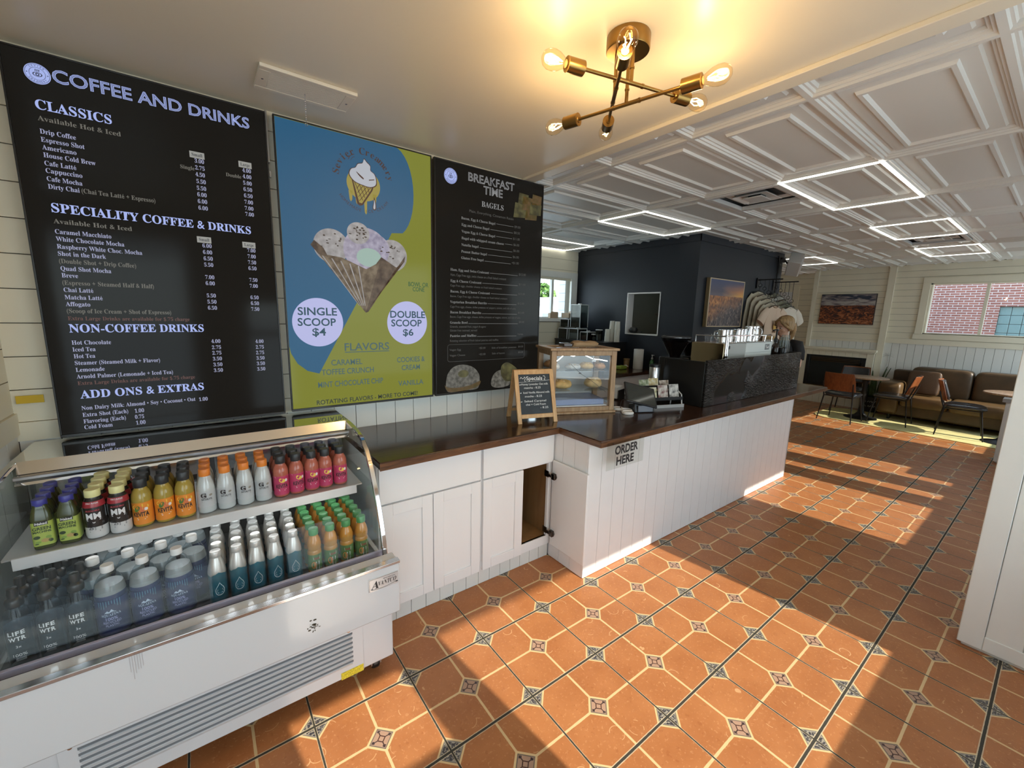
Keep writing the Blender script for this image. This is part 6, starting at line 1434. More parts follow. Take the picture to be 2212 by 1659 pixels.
# ================================================================ pictures, speaker, clothes
def canyon_mat(name, mode):
    m = bpy.data.materials.new(name); m.use_nodes = True; nt = m.node_tree; p = nt.nodes['Principled BSDF']; p.inputs['Roughness'].default_value = .45
    tc = nt.nodes.new('ShaderNodeTexCoord'); s = nt.nodes.new('ShaderNodeSeparateXYZ'); nt.links.new(tc.outputs['Generated'], s.inputs[0])
    def R(x, st):
        r = nt.nodes.new('ShaderNodeValToRGB'); e = r.color_ramp.elements
        e[0].position, e[0].color = st[0][0], (*st[0][1], 1); e[1].position, e[1].color = st[-1][0], (*st[-1][1], 1)
        for q, c in st[1:-1]: k = e.new(q); k.color = (*c, 1)
        nt.links.new(x, r.inputs[0]); return r.outputs[0]
    def NZ(scale, sc=(1, 1, 1), dist=0.0, det=8):
        mp = nt.nodes.new('ShaderNodeMapping'); mp.inputs['Scale'].default_value = sc; nt.links.new(tc.outputs['Generated'], mp.inputs[0])
        n = nt.nodes.new('ShaderNodeTexNoise'); n.inputs['Scale'].default_value = scale; n.inputs['Detail'].default_value = det; n.inputs['Distortion'].default_value = dist; nt.links.new(mp.outputs[0], n.inputs[0]); return n.outputs['Fac']
    def MX(f, a, b):
        n = nt.nodes.new('ShaderNodeMix'); n.data_type = 'RGBA'
        nt.links.new(f, n.inputs[0]); nt.links.new(a, n.inputs[6]); nt.links.new(b, n.inputs[7]); return n.outputs[2]
    def MT(op, a, b):
        n = nt.nodes.new('ShaderNodeMath'); n.operation = op
        for i, x in enumerate((a, b)):
            if isinstance(x, (int, float)): n.inputs[i].default_value = x
            else: nt.links.new(x, n.inputs[i])
        return n.outputs[0]
    U = s.outputs['X'] if mode == 1 else s.outputs['Y']; V = s.outputs['Z']
    if mode == 1:
        sky = MX(R(MT('ADD', MT('MULTIPLY', U, .8), MT('MULTIPLY', NZ(3, (1, 1, 5)), .35)), [(.45, (0, 0, 0)), (.95, (1, 1, 1))]), R(V, [(.62, (.16, .13, .16)), (.75, (.09, .08, .12)), (1, (.05, .07, .17))]), R(V, [(.66, (.80, .42, .09)), (.76, (.62, .27, .09)), (.95, (.08, .08, .15))]))
        rock = MX(R(MT('ADD', MT('MULTIPLY', V, .9), MT('SUBTRACT', MT('MULTIPLY', NZ(4), .5), MT('MULTIPLY', U, .45))), [(.22, (0, 0, 0)), (.62, (1, 1, 1))]), R(NZ(14, (2.2, 1, .8), 1.0), [(.40, (.03, .025, .03)), (.56, (.10, .08, .085)), (.68, (.30, .22, .18))]), R(NZ(12, (3, 1, .9), .8), [(.36, (.09, .045, .035)), (.52, (.42, .15, .045)), (.68, (.66, .33, .11))]))
        hor = MT('GREATER_THAN', V, MT('ADD', .655, MT('MULTIPLY', MT('SUBTRACT', NZ(6), .5), .05)))
    else:
        sky = R(MT('ADD', MT('MULTIPLY', NZ(3.5, (1, 1.4, 3), .6), 1.0), MT('MULTIPLY', MT('SUBTRACT', V, .8), .6)), [(.38, (.40, .37, .35)), (.52, (.20, .17, .18)), (.63, (.02, .03, .06))])
        rock = R(MT('ADD', NZ(5.5, (1, 2.0, 2.6), 1.2), MT('MULTIPLY', MT('SUBTRACT', .55, V), .12)), [(.38, (.016, .010, .016)), (.50, (.10, .030, .016)), (.60, (.33, .095, .030)), (.72, (.46, .20, .09))])
        hor = MT('GREATER_THAN', V, MT('ADD', .63, MT('MULTIPLY', MT('SUBTRACT', NZ(5), .5), .03)))
    nt.links.new(MX(hor, rock, sky), p.inputs['Base Color']); return m
t = thing('canyon_picture', 'framed orange canyon sunrise picture on the navy kitchen wall', 'picture', (5.73, 2.88, 1.56)); o = t.location
m = MB(o); a, b, c, d = 5.245, 6.165, 1.563, 2.185
m.box(a, b, 2.862, 2.906, c, d); m.build('canvas_sides', M('canvas_edge', (.20, .145, .075), .6), t, smooth=0)
m = MB(o); e = .012; m.box(a, b, 2.852, 2.868, c, c+e); m.box(a, b, 2.852, 2.868, d-e, d); m.box(a, a+e, 2.852, 2.868, c+e, d-e); m.box(b-e, b, 2.852, 2.868, c+e, d-e); m.build('frame', M('frame_gold', (.62, .50, .33), .4), t, bevel=.002)
m = MB(o); m.box(a+e, b-e, 2.857, 2.861, c+e, d-e); m.build('print', canyon_mat('canyon_sunrise', 1), t, smooth=0)
t = thing('canyon_picture', 'wide red canyon picture above the fireplace', 'picture', (10.27, 2.757, 1.62)); o = t.location
m = MB(o); m.box(10.255, 10.292, 2.318, 3.195, 1.620, 2.205); m.build('canvas_sides', M('canvas_dark', (.03, .02, .02), .6), t, smooth=0)
m = MB(o); m.box(10.251, 10.2548, 2.325, 3.188, 1.627, 2.198); m.build('print', canyon_mat('canyon_red', 2), t, smooth=0)
t = thing('wall_speaker', 'white loudspeaker on a bracket at the corner of the navy wall', 'speaker', (7.42, 2.74, 2.52)); 
Ms = Matrix.Rotation(math.radians(28), 4, 'Z') @ Matrix.Rotation(math.radians(38), 4, 'Y') @ Matrix.Rotation(math.radians(14), 4, 'X')
m = MB(); m.box(-.15, .15, -.10, .08, -.10, .10, M=Ms); m.build('speaker_box', M('speaker_white', (.62, .61, .58), .45), t, bevel=.012, seg=3); m = MB(); m.box(-.135, .135, -.108, -.101, -.085, .085, M=Ms); m.build('grille', M('speaker_grille', (.55, .54, .51), .7), t, bevel=.003)
m = MB(); m.box(-.03, .03, .13, .16, .04, .12); m.tube([Ms @ Vector((0, .08, 0)), (0, .14, .08)], .014, 8); m.build('bracket', M('speaker_bracket', (.10, .10, .11), .5), t); m = MB(); m.tube(cur([(-.02, .15, .12), (-.06, .10, .10), (-.07, .06, .04), (-.05, .06, -.02)]), .003, 6); m.build('cable', M('cable_white', (.6, .6, .6), .5), t)
t = thing('wall_rail', 'thin black vertical rail on the navy wall above the clothes', 'rail', (7.27, 2.895, 2.0)); m = MB(); m.box(-.012, .012, -.006, .006, .0, .63); m.build('rail_bar', blackm, t); m = MB(); m.box(-.02, .02, -.003, .0065, .60, .645); m.build('rail_bracket', blackm, t)
def display_arm(x, label, zs):
    t = thing('clothes_rack', label, 'clothes rack', (x, 2.90, 2.245), 0, 'black waterfall arms on the navy wall'); k = MB(); k.box(-.009, .009, -.33, 0, -.008, .008); k.build('bar', blackm, t); k = MB(); k.box(-.03, .03, -.004, .004, -.12, .03); k.build('wall_plate', blackm, t)
    for i, (y, z) in enumerate(zs):
        k = MB(); k.tube([(0, y-2.90, 0), (0, y-2.90, z-2.245+.028)], .0035, 6); rd = k.build('rod', blackm, t)
        k = MB(); k.tube([(.0, y-2.90+.024*math.cos(q), z-2.245+.004+.024*math.sin(q)) for q in [PI*j/8 for j in range(17)]], .0032, 6, cap=False); k.build('ring', blackm, rd)
A1 = [(2.865, 2.165), (2.800, 2.115), (2.740, 2.060), (2.685, 2.005), (2.630, 1.955)]
display_arm(6.66, 'left black display arm of the clothes rack on the navy wall', A1); display_arm(7.22, 'right black display arm of the clothes rack, by the wall corner', A1)
def shirt(label, x, y, z, rz, mat, ln=.62, wide=1.0, trim=None, long_=True):
    """hung on a ring at z: hanger plus a soft body with two sleeves"""
    t = thing('hanging_shirt', label, 'shirt', (x, y, z), rz, 'shirts on the clothes rack'); k = MB()
    k.tube(cur([(0, 0, -.012), (.014, 0, .002), (.010, 0, .014), (-.006, 0, .012)]) , .0028, 6); k.tube([(0, 0, -.012), (0, 0, -.055)], .003, 6); k.tube(cur([(-.19, 0, -.115), (-.10, 0, -.085), (0, 0, -.055), (.10, 0, -.085), (.19, 0, -.115)]), .0055, 8); k.build('hanger', black, t)
    rings = []; n = 20
    for (zz, w, d) in ((-.072, .050, .012), (-.082, .085, .018), (-.105, .165, .022), (-.14, .205, .026), (-.22, .205, .030), (-.40, .200, .034), (-.56, .205, .036), (-ln-.06, .210, .034)):
        rings.append([(w*wide*math.cos(q), d*math.sin(q)*.62*(1+.25*math.sin(6*q+zz*9)), zz+.006*math.sin(3*q)*(zz < -.3)) for q in [2*PI*i/n for i in range(n)]])
    k = MB(); k.loft(rings)
    for s in (-1, 1):
        w = .185*wide; L_ = .50 if long_ else .22
        j0 = len(k.v); k.tube([(s*(w-.03), 0, -.125), (s*(w+.045), 0, -.20), (s*(w+.085), -.004, -.20-L_*.5), (s*(w+.10), -.006, -.20-L_)] if long_ else [(s*(w-.03), 0, -.12), (s*(w+.06), 0, -.20), (s*(w+.13), 0, -.31)], [.045, .056, .050, .038] if long_ else [.05, .075, .085], 12)
        for p_ in k.v[j0:]: p_.y *= .38
    k.build('shirt_body', mat, t, smooth=60)
    k = MB(); k.tube([(.052*math.cos(q), .020*math.sin(q), -.070-.022*(math.sin(q) < 0)*abs(math.sin(q))) for q in [2*PI*i/20 for i in range(21)]], .006, 6, cap=False); k.build('collar', trim or mat, t)
    if trim and not long_:
        k = MB(); mpq = lambda u, v: (u, -.0385, v); spots(k, mpq, [(0, -.36, .05, .05, 0), (-.03, -.31, .02, .045, 1, .4), (.02, -.29, .018, .05, 1, -.3), (.045, -.33, .02, .035, 1, -.9), (0, -.43, .03, .02, 1)]); k.build('print', [M('print_ochre', (.50, .30, .06), .7), M('print_bark', (.22, .12, .05), .7)], t, smooth=0)
    return t
cr = M('knit_cream', (.50, .45, .34), .85, bump=(70, .3, .004)); cr2 = M('knit_oat', (.44, .39, .30), .85, bump=(70, .3, .004)); ol = M('knit_olive', (.20, .19, .135), .85, bump=(70, .3, .004)); wh = M('tee_white', (.62, .58, .50), .85); pk = M('tee_blush', (.60, .47, .36), .85); br_ = M('knit_brown', (.24, .15, .09), .85)
for i, (y, z) in enumerate(A1):
    shirt(('cream long-sleeved shirt nearest the navy wall on the left display arm', 'oat long-sleeved shirt second out on the left display arm', 'cream long-sleeved shirt third out on the left display arm', 'oat long-sleeved shirt fourth out on the left display arm', 'blush tee with ochre print at the front of the left display arm')[i], 6.66, y, z-.020, math.radians(-8), (cr, cr2, cr, cr2, pk)[i], .60, 1.0, br_ if i == 4 else None, i != 4)
for i, (y, z) in enumerate(A1):
    shirt(('olive shirt nearest the navy wall on the right display arm', 'pale grey shirt second out on the right display arm', 'olive shirt third out on the right display arm', 'dark olive shirt fourth out on the right display arm', 'off-white wide-sleeved tee at the front of the right display arm')[i], 7.22, y, z-.020, math.radians(-8), (ol, M('knit_grey', (.42, .41, .36), .85), ol, M('knit_dark_olive', (.15, .145, .10), .85), wh)[i], .60, 1.0, None, i != 4)
# ================================================================ lounge
t = thing('fireplace', 'white boarded fireplace with black metal insert under the red canyon picture', 'fireplace', (10.22, 2.81, 0)); o = t.location
m = MB(o); fy0, fy1, oy0, oy1, oz0, oz1 = 2.205, 3.42, 2.31, 3.297, .355, .985
boards(m, 'x', 10.215, 10.255, fy0, fy1, 0, 1.105, .107, vert=True, holes=[(oy0, oy1, oz0, oz1)]); m.box(10.205, 10.258, fy0, oy0, 0, 1.105); m.box(10.205, 10.258, oy1, fy1, 0, 1.105); m.build('surround', plank, t, smooth=0)
m = MB(o); m.box(10.165, 10.282, fy0-.03, fy1+.03, 1.105, 1.150); m.box(10.185, 10.258, fy0-.012, fy1+.012, 1.08, 1.105); m.build('mantel', plank, t, bevel=.004)
ib = M('insert_black', (.008, .008, .009), .35)
m = MB(o); m.box(10.198, 10.214, oy0, oy0+.06, oz0, oz1); m.box(10.198, 10.214, oy1-.06, oy1, oz0, oz1); m.box(10.198, 10.214, oy0+.06, oy1-.06, oz0, oz0+.05); m.box(10.198, 10.214, oy0+.06, oy1-.06, oz1-.10, oz1); ms_ = m.build('metal_frame', ib, t, bevel=.003)
m = MB(o)
for k in range(3): m.box(10.190, 10.200, oy0+.09, oy1-.09, oz1-.060-.030*k, oz1-.050-.030*k)
m.box(10.188, 10.20, oy0+.06, oy1-.06, oz0-.002, oz0+.012); m.build('louver', M('louver_bronze', (.13, .075, .03), .3, .8), ms_)
m = MB(o); m.box(10.225, 10.230, oy0+.05, oy1-.05, oz0+.04, oz1-.09); m.build('fire_glass', M('fire_glass_dark', (.014, .016, .015), .08), t, smooth=0)
t = thing('palm_decal', 'small grey line drawing of a palm on the boards beside the sofa', 'wall decal', (10.292, 2.02, .86)); k = MB()
for a in range(7):
    q = -.4+.65*a; k.tube(cur([(0, 0, .20), (0, .035*math.cos(q), .20+.03*math.sin(q)+.01), (0, .085*math.cos(q), .20+.06*math.sin(q))]), .0016, 5)
k.tube(cur([(0, .01, 0), (0, -.004, .1), (0, 0, .20)]), .0022, 5); k.build('palm_lines', M('decal_grey', (.42, .44, .42), .7), t)
leather = M('sofa_leather', (.120, .068, .026), .42, noise=(6, .25), bump=(40, .25, .004)); leather_shaded = M('sofa_leather_shaded', (.072, .043, .020), .40, noise=(6, .25), bump=(40, .25, .004))  # one leather as lit and shaded copies: sun and shade are in the colour
def cushion(x0, x1, y0, y1, z0, z1, puff=.03, n=8):
    k = MB(); rings = []; c = ((x0+x1)/2, (y0+y1)/2, (z0+z1)/2); h = ((x1-x0)/2, (y1-y0)/2, (z1-z0)/2); m_ = 12; vs = []; fs = []
    for j in range(m_+1):
        t_ = -PI/2+PI*j/m_; ct, st = math.cos(t_), math.sin(t_); ct = abs(ct)**.22; s2 = math.copysign(abs(st)**.30, st)
        rings.append([(c[0]+h[0]*ct*math.copysign(abs(math.cos(q))**.24, math.cos(q)), c[1]+h[1]*ct*math.copysign(abs(math.sin(q))**.24, math.sin(q)), c[2]+h[2]*s2) for q in [2*PI*i/28 for i in range(28)]])
    k.loft(rings); return k
sf = thing('leather_sofa', 'long brown leather sofa against the boarded lounge wall', 'sofa', (9.85, .9, 0)); o = sf.location
def cpart(nm, a, mat, par=sf):
    k = cushion(*a); k.o = Vector(o); k.v = [p-k.o for p in k.v]; return k.build(nm, mat, par, smooth=60)
k = MB(o); k.box(9.52, 10.24, -.42, 1.86, .10, .30); k.box(10.06, 10.25, -.42, 1.86, .30, .84); k.build('base_frame', leather_shaded, sf, bevel=.03, seg=3)
cpart('arm', (9.46, 10.22, 1.62, 1.93, .10, .66), leather); cpart('arm', (9.46, 10.22, -.60, -.32, .10, .66), leather)
for a, b in ((1.04, 1.62), (.36, 1.03), (-.32, .35)):
    cpart('seat_cushion', (9.43, 10.10, a, b, .27, .47), leather)
for a, b in ((.86, 1.60), (.10, .85), (-.32, .09)):
    q = cpart('back_cushion', (9.88, 10.17, a, b, .42, .93), leather_shaded)
for x in (9.58, 10.15):
    for y in (1.74, -.46):
        k = MB(o); k.tube([(x, y, .0125 if x < 10 and y > 0 else 0), (x, y, .105)], [.018, .026], 12); k.build('leg', black, sf)
t = thing('throw_pillow', 'square brown leather pillow at the left end of the sofa', 'pillow', (9.70, 1.395, .472)); k = cushion(-.07, .07, -.20, .20, -.015, .38); k.v = [Matrix.Rotation(math.radians(12), 4, 'Y') @ (p+Vector((0, 0, .03))) for p in k.v]; k.build('pillow_cover', M('pillow_leather', (.082, .046, .024), .42, bump=(30, .4, .006)), t, smooth=60)
k = MB(); k.tube([Matrix.Rotation(math.radians(12), 4, 'Y') @ Vector((-.0, .195*math.cos(q), .215+.19*math.sin(q))) for q in [2*PI*i/28 for i in range(29)]], .005, 6, cap=False); k.build('seam', M('pillow_seam', (.05, .03, .018), .5), t)
# rug
rgm = M('rug_straw', L(214, 204, 142), .95, noise=(7, .12), bump=(60, .5, .006))
k = MB(); out = []
for cx, cy_, a0 in ((9.62, 2.34, 0), (8.98, 2.34, 90), (8.90, .22, 180), (9.62, .22, 270)):
    for j in range(9): q = math.radians(a0+90*j/8); out.append((cx+.30*math.cos(q), cy_+.30*math.sin(q)))
k.prism(out, .0, .012, 2); tag(k.build('straw_rug', rgm, None, bevel=.004), 'pale straw coloured rug under the lounge tables and chairs', 'rug')
# tables
tw = wood_mat('table_laminate', (.22, .13, .075), (.42, .28, .18), .3, (2, 8, 8), .1)
def table(label, x, y):
    t = thing('round_table', label, 'table', (x, y, .012), 0, 'round cafe tables in the lounge'); k = MB(); k.lathe([(.0, .700), (.285, .700), (.300, .705), (.305, .714), (.300, .723), (.285, .727), (0, .727)], 44); k.build('tabletop', tw, t)
    k = MB(); k.lathe([(.23, 0), (.23, .008), (.18, .016), (.09, .045), (.048, .10), (.036, .20), (.034, .60), (.05, .66), (.10, .690), (.10, .700), (0, .700)], 36); k.build('pedestal', blackm, t); return t
table('round cafe table between the red-backed chair and the grey chair', 9.20, 2.04); table('round cafe table at the right, half hidden by the low partition', 9.06, .37)
# chairs
ven = wood_mat('chair_veneer', (.155, .040, .014), (.30, .105, .034), .3, (9, 9, 1.2), .2); vin = M('chair_vinyl', (.045, .046, .050), .22, bump=(20, .25, .006), coat=.2)
def make_chair(label, z=0):
    t = thing('cafe_chair', label, 'chair', (0, 0, 0), 0, 'cafe chairs around the round tables'); n = 12
    def shell(th0, th1):
        k = MB(); rows = []
        for j in range(7):
            v = j/6; zz = .525+.30*v; rows.append([(.235*(1-.10*v*v)*math.sin(u*1.0)*1.0, -.225+.055*(math.sin(u)**2)-.085*v, zz+.0) for u in [-1.25+2.5*i/n for i in range(n+1)]])
        return rows
    def thick(rows, d0, d1):
        k = MB(); R, C = len(rows), len(rows[0]); vs = []
        for d in (d0, d1): vs += [(p[0], p[1]+d, p[2]) for r in rows for p in r]
        N = R*C; fs = []
        for j in range(R-1):
            for i in range(C-1):
                a = j*C+i; fs.append((a, a+1, a+C+1, a+C)); fs.append((N+a, N+a+C, N+a+C+1, N+a+1))
        for i in range(C-1): fs.append((i, N+i, N+i+1, i+1)); a = (R-1)*C+i; fs.append((a, a+1, N+a+1, N+a))
        for j in range(R-1): a = j*C; fs.append((a, a+C, N+a+C, N+a)); a = j*C+C-1; fs.append((a, N+a, N+a+C, a+C))
        k.add(vs, fs); return k
    rows = shell(0, 0)
    b = thick(rows, -.012, 0).build('backrest', ven, t, smooth=50, bevel=.003)
    inn = [[(p[0]*.93, p[1], .545+(p[2]-.525)*.88) for p in r] for r in rows]; thick(inn, .0005, .026).build('back_pad', vin, b, smooth=50, bevel=.006)
    k = MB(); rings = []
    def so(w, d, zz): return [(w*math.copysign(abs(math.cos(q))**.5, math.cos(q)), .015+d*math.copysign(abs(math.sin(q))**.5, math.sin(q)), zz+.014*(math.cos(q)**2)) for q in [2*PI*i/30 for i in range(30)]]
    k.loft([so(.215, .215, .425), so(.228, .226, .432), so(.230, .228, .445), so(.225, .222, .462), so(.20, .20, .472), so(.10, .10, .468)]); k.build('seat', vin, t, smooth=60)
    k = MB(); k.tube([(-.19, -.19, .42), (-.19, .19, .42), (.19, .19, .42), (.19, -.19, .42), (-.19, -.19, .42)], .009, 8); k.build('seat_frame', blackm, t)
    for sx in (-1, 1):
        for sy in (-1, 1):
            k = MB()
            if sy > 0: k.tube([(sx*.19, .18, .42), (sx*.235, .245, 0)], [.011, .008], 10)
            else: k.tube([(sx*.205, -.275, .66), (sx*.205, -.235, .52), (sx*.20, -.20, .42), (sx*.24, -.255, 0)], [.009, .010, .011, .008], 10)
            k.build('leg', blackm, t)
    return t
ch = make_chair('dark cafe chair with reddish veneer back nearest the counter end'); ch.location = (8.65, 2.19, .0125); ch.rotation_euler = (0, 0, -PI/2-.06)
dup(ch, (9.20, 1.66, .0125), .03, 'cafe chair with sunlit veneer back between the two tables, facing the left table'); dup(ch, (9.08, .83, .0125), PI+.12, 'cafe chair seen from behind beside the low partition'); dup(ch, (9.66, 2.34, .0125), PI/2+.08, 'grey vinyl cafe chair beyond the left table, facing the counter')
# planter and snake plant
t = thing('planter', 'black planter with white zigzag pattern beside the sofa arm', 'planter', (10.08, 2.10, 0)); k = MB(); k.lathe([(.08, 0), (.105, .01), (.13, .28), (.125, .285), (.115, .27), (0, .26)], 30); k.build('pot', M('pot_black', (.02, .02, .022), .5), t)
k = MB()
for zz in (.10, .19):
    pts = []
    for i in range(49):
        q = 2*PI*i/48; r_ = .1062+(zz+.02*(i % 2))*.089+.0012; pts.append((r_*math.cos(q), r_*math.sin(q), zz+.03*(i % 2)))
    k.tube(pts, .004, 5, cap=False)
k.build('zigzag_pattern', paper, t)
t2_ = thing('snake_plant', 'spiky green snake plant growing in the black planter', 'plant', (10.08, 2.10, .271)); rr = random.Random(4)
for i in range(12):
    q = i*2.4; r0 = .015+.07*rr.random(); ln = .34+.30*rr.random(); tilt = .06+.16*rr.random(); k = MB(); vs = []; fs = []
    d = Vector((math.cos(q), math.sin(q), 0)); s_ = Vector((-math.sin(q), math.cos(q), 0)); w0 = .024
    for j in range(8):
        v = j/7; c = Vector((r0*d.x, r0*d.y, 0)) + d*(tilt*ln*v*v) + Vector((0, 0, ln*v)); w = w0*(1-.15*v)*(1-v**4)+.001
        vs += [c-s_*w+d*.006, c-d*.004, c+s_*w+d*.006]
    for j in range(7):
        for e in (0, 1): fs.append((3*j+e, 3*j+e+1, 3*j+e+4, 3*j+e+3))
    k.add(vs, fs); lf = k.build('leaf', M('snake_leaf', (.055, .10, .035), .45, noise=(22, .45), stretch=(1, 1, 4)), t2_, smooth=70); so_ = lf.modifiers.new('thick', 'SOLIDIFY'); so_.thickness = .004
# ================================================================ the barista
def person():
    px, py = 5.95, 2.20
    t = thing('person', 'barista with fair tied-back hair standing behind the clear cup stacks, looking down', 'person', (px, py, 0), PI)   # local +x is forward
    k = MB()
    k.tube([(0, 0, .86), (0, 0, .95), (.005, 0, 1.06), (.005, 0, 1.18), (.0, 0, 1.30), (-.005, 0, 1.38), (-.005, 0, 1.43)], [.135, .150, .125, .120, .135, .115, .06], 20)
    k.tube([(-.005, 0, 1.36), (.002, 0, 1.44), (.012, 0, 1.52)], [.062, .050, .048], 16)
    for s in (-1, 1):
        k.tube([(-.005, s*.08, 1.375), (0, s*.165, 1.37), (.0, s*.185, 1.30), (.035, s*.205, 1.12), (.14, s*.19, 1.06), (.265, s*.15, 1.03)], [.055, .056, .048, .038, .034, .025], 14)
        k.ball((.305, s*.145, 1.022), .050, .038, .016, 12, 8)                                        # palm
        for f_, (dy, ln) in enumerate(((-.030, .060), (-.010, .070), (.010, .066), (.029, .052))): k.tube([(.335, s*.145+dy, 1.022), (.335+ln*.55, s*.145+dy*1.2, 1.018), (.335+ln*.95, s*.145+dy*1.25, 1.000)], [.0085, .0080, .0065], 8)
        k.tube([(.285, s*(.145-.032), 1.022), (.315, s*(.145-.058), 1.012), (.342, s*(.145-.062), 1.002)], [.011, .0095, .0075], 8)
        k.tube([(0, s*.085, .93), (.0, s*.095, .80), (.012, s*.095, .50), (-.010, s*.095, .28), (-.015, s*.095, .085)], [.10, .085, .055, .052, .036], 16)
        k.tube([(-.045, s*.095, .04), (.03, s*.10, .045), (.12, s*.11, .030), (.175, s*.112, .025)], [.032, .038, .034, .022], 12)
    # head: lofted skull and jaw, tipped forward
    Mh = Matrix.Translation((.012, 0, 1.500)) @ Matrix.Rotation(math.radians(13), 4, 'Y') @ Matrix.Rotation(math.radians(-24), 4, 'Z')
    hd = MB(); rows = []
    for z, cx, rf, rb, ry in ((-.016, .040, .018, .020, .018), (-.010, .040, .032, .05, .030), (.006, .034, .048, .060, .043), (.030, .022, .062, .070, .054), (.055, .012, .076, .078, .062), (.080, .004, .086, .088, .067), (.105, 0, .089, .096, .071), (.130, -.004, .092, .102, .073), (.160, -.008, .091, .100, .072), (.185, -.010, .080, .088, .064), (.205, -.012, .058, .064, .047), (.218, -.012, .022, .024, .018)):
        rows.append([(cx+(rf if math.cos(q) > 0 else rb)*math.copysign(abs(math.cos(q))**.9, math.cos(q)), ry*math.copysign(abs(math.sin(q))**.9, math.sin(q)), z) for q in [2*PI*i/32 for i in range(32)]])
    hd.loft(rows)
    hd.tube([(.086, 0, .118), (.094, 0, .098), (.106, 0, .074), (.102, 0, .066), (.086, 0, .064)], [.008, .0095, .013, .012, .006], 10)     # nose
    for s in (-1, 1):
        hd.ball((.098, s*.011, .069), .008, .007, .007, 8, 6); hd.ball((-.004, s*.073, .085), .016, .010, .028, 10, 8); hd.ball((.058, s*.044, .062), .022, .018, .020, 10, 8)
        hd.ball((.080, s*.031, .112), .012, .018, .006, 10, 6)
    hd.ball((.080, 0, .036), .014, .024, .010, 12, 8); hd.ball((.066, 0, .004), .020, .020, .014, 10, 8)
    k.merge(hd, Mh)
    skin = M('skin', (.56, .33, .23), .5)
    b = k.build('body', skin, t, smooth=0)
    rm = b.modifiers.new('remesh', 'REMESH'); rm.mode = 'VOXEL'; rm.voxel_size = .0062; rm.use_smooth_shade = True; s_ = b.modifiers.new('smooth', 'SMOOTH'); s_.iterations = 4; s_.factor = .5
    for s in (-1, 1):
        e = MB(); e.ball((.076, s*.032, .094), .011, .0125, .010, 14, 10); e.v = [Mh @ p for p in e.v]; eo = e.build('eye', M('eye_white', (.62, .58, .55), .25), t, smooth=70)
        e = MB(); e.ball((.0855, s*.033, .093), .003, .006, .006, 12, 8); e.v = [Mh @ p for p in e.v]; e.build('iris', M('iris_dark', (.03, .03, .03), .2), eo, smooth=70)
        e = MB(); e.tube([Mh @ Vector(p) for p in ((.089, s*.016, .097), (.0905, s*.032, .101), (.082, s*.047, .096))], .0022, 6); e.build('eyelashes', M('lash_dark', (.03, .018, .012), .6), t)
        e = MB(); e.tube([Mh @ Vector(p) for p in ((.094, s*.013, .115), (.093, s*.032, .122), (.080, s*.052, .117))], [.0035, .0035, .002], 6); e.build('eyebrow', M('brow_brown', (.11, .065, .035), .7), t)
    e = MB(); e.tube([Mh @ Vector(p) for p in ((.083, -.024, .0375), (.094, -.009, .0405), (.0955, 0, .0395), (.094, .009, .0405), (.083, .024, .0375))], [.002, .0042, .004, .0042, .002], 8); e.tube([Mh @ Vector(p) for p in ((.084, -.020, .035), (.094, 0, .0315), (.084, .020, .035))], [.002, .0052, .002], 8); e.build('lips', M('lip_rose', (.42, .15, .13), .4), t, smooth=60)
    hair_m = M('hair_fair', (.34, .215, .095), .5, noise=(40, .35), stretch=(1, 1, .15)); 
    h = MB(); rows = []; n = 36
    for z, cx, rb, rf, ry, cut in ((.045, -.010, .100, .0, .078, .55), (.075, -.010, .108, .0, .081, .60), (.105, -.010, .113, .0, .083, .72), (.130, -.010, .116, .075, .084, .95), (.155, -.012, .113, .092, .083, 1.25), (.180, -.014, .104, .092, .077, PI), (.205, -.015, .082, .076, .061, PI), (.224, -.016, .045, .042, .034, PI), (.231, -.016, .010, .010, .008, PI)):
        row = []
        for i in range(n+1):
            a = -1+2*i/n; ang_ = PI + a*min(PI-.001, PI*(.5+.5*min(1, cut/PI))*1.0 if cut < PI else PI-.001)
            c, s = math.cos(ang_), math.sin(ang_); row.append((cx+(max(rf, .06) if c > 0 else rb)*c, ry*s*(1+.02*math.sin(11*ang_)), z))
        rows.append(row)
    vs = [p for r in rows for p in r]; fs = [(j*(n+1)+i, j*(n+1)+i+1, (j+1)*(n+1)+i+1, (j+1)*(n+1)+i) for j in range(len(rows)-1) for i in range(n)]
    h.add(vs, fs); h.v = [Mh @ p for p in h.v]; ho = h.build('hair', hair_m, t, smooth=70); sd_ = ho.modifiers.new('thick', 'SOLIDIFY'); sd_.thickness = .010; sd_.offset = 0
    for s in (-1, 1):
        h = MB(); h.tube([Mh @ Vector(p) for p in ((.072, s*.012, .196), (.076, s*.042, .165), (.048, s*.074, .120), (.0, s*.086, .080), (-.05, s*.072, .050))], [.008, .016, .018, .018, .012], 10); h.build('hair_side_sweep', hair_m, ho, smooth=70)
    h = MB(); h.tube([Mh @ Vector(p) for p in ((-.105, 0, .095), (-.150, -.01, .085), (-.165, -.02, .03), (-.150, -.03, -.06), (-.12, -.035, -.13))], [.020, .032, .036, .030, .012], 14); h.build('ponytail', hair_m, ho, smooth=70)
    h = MB(); h.tube([Mh @ Vector(p) for p in ((-.112, 0, .094), (-.128, -.004, .092))], .026, 14); h.build('hair_tie', black, ho)
    sh = MB(); sh.tube([(0, 0, .90), (0, 0, .97), (.006, 0, 1.06), (.006, 0, 1.18), (0, 0, 1.30), (-.005, 0, 1.385), (-.004, 0, 1.425)], [.160, .166, .140, .135, .150, .128, .066], 24, cap=False)
    for s in (-1, 1): sh.tube([(-.005, s*.09, 1.372), (0, s*.168, 1.368), (.004, s*.190, 1.29), (.022, s*.202, 1.19)], [.068, .068, .064, .060], 16, cap=False)
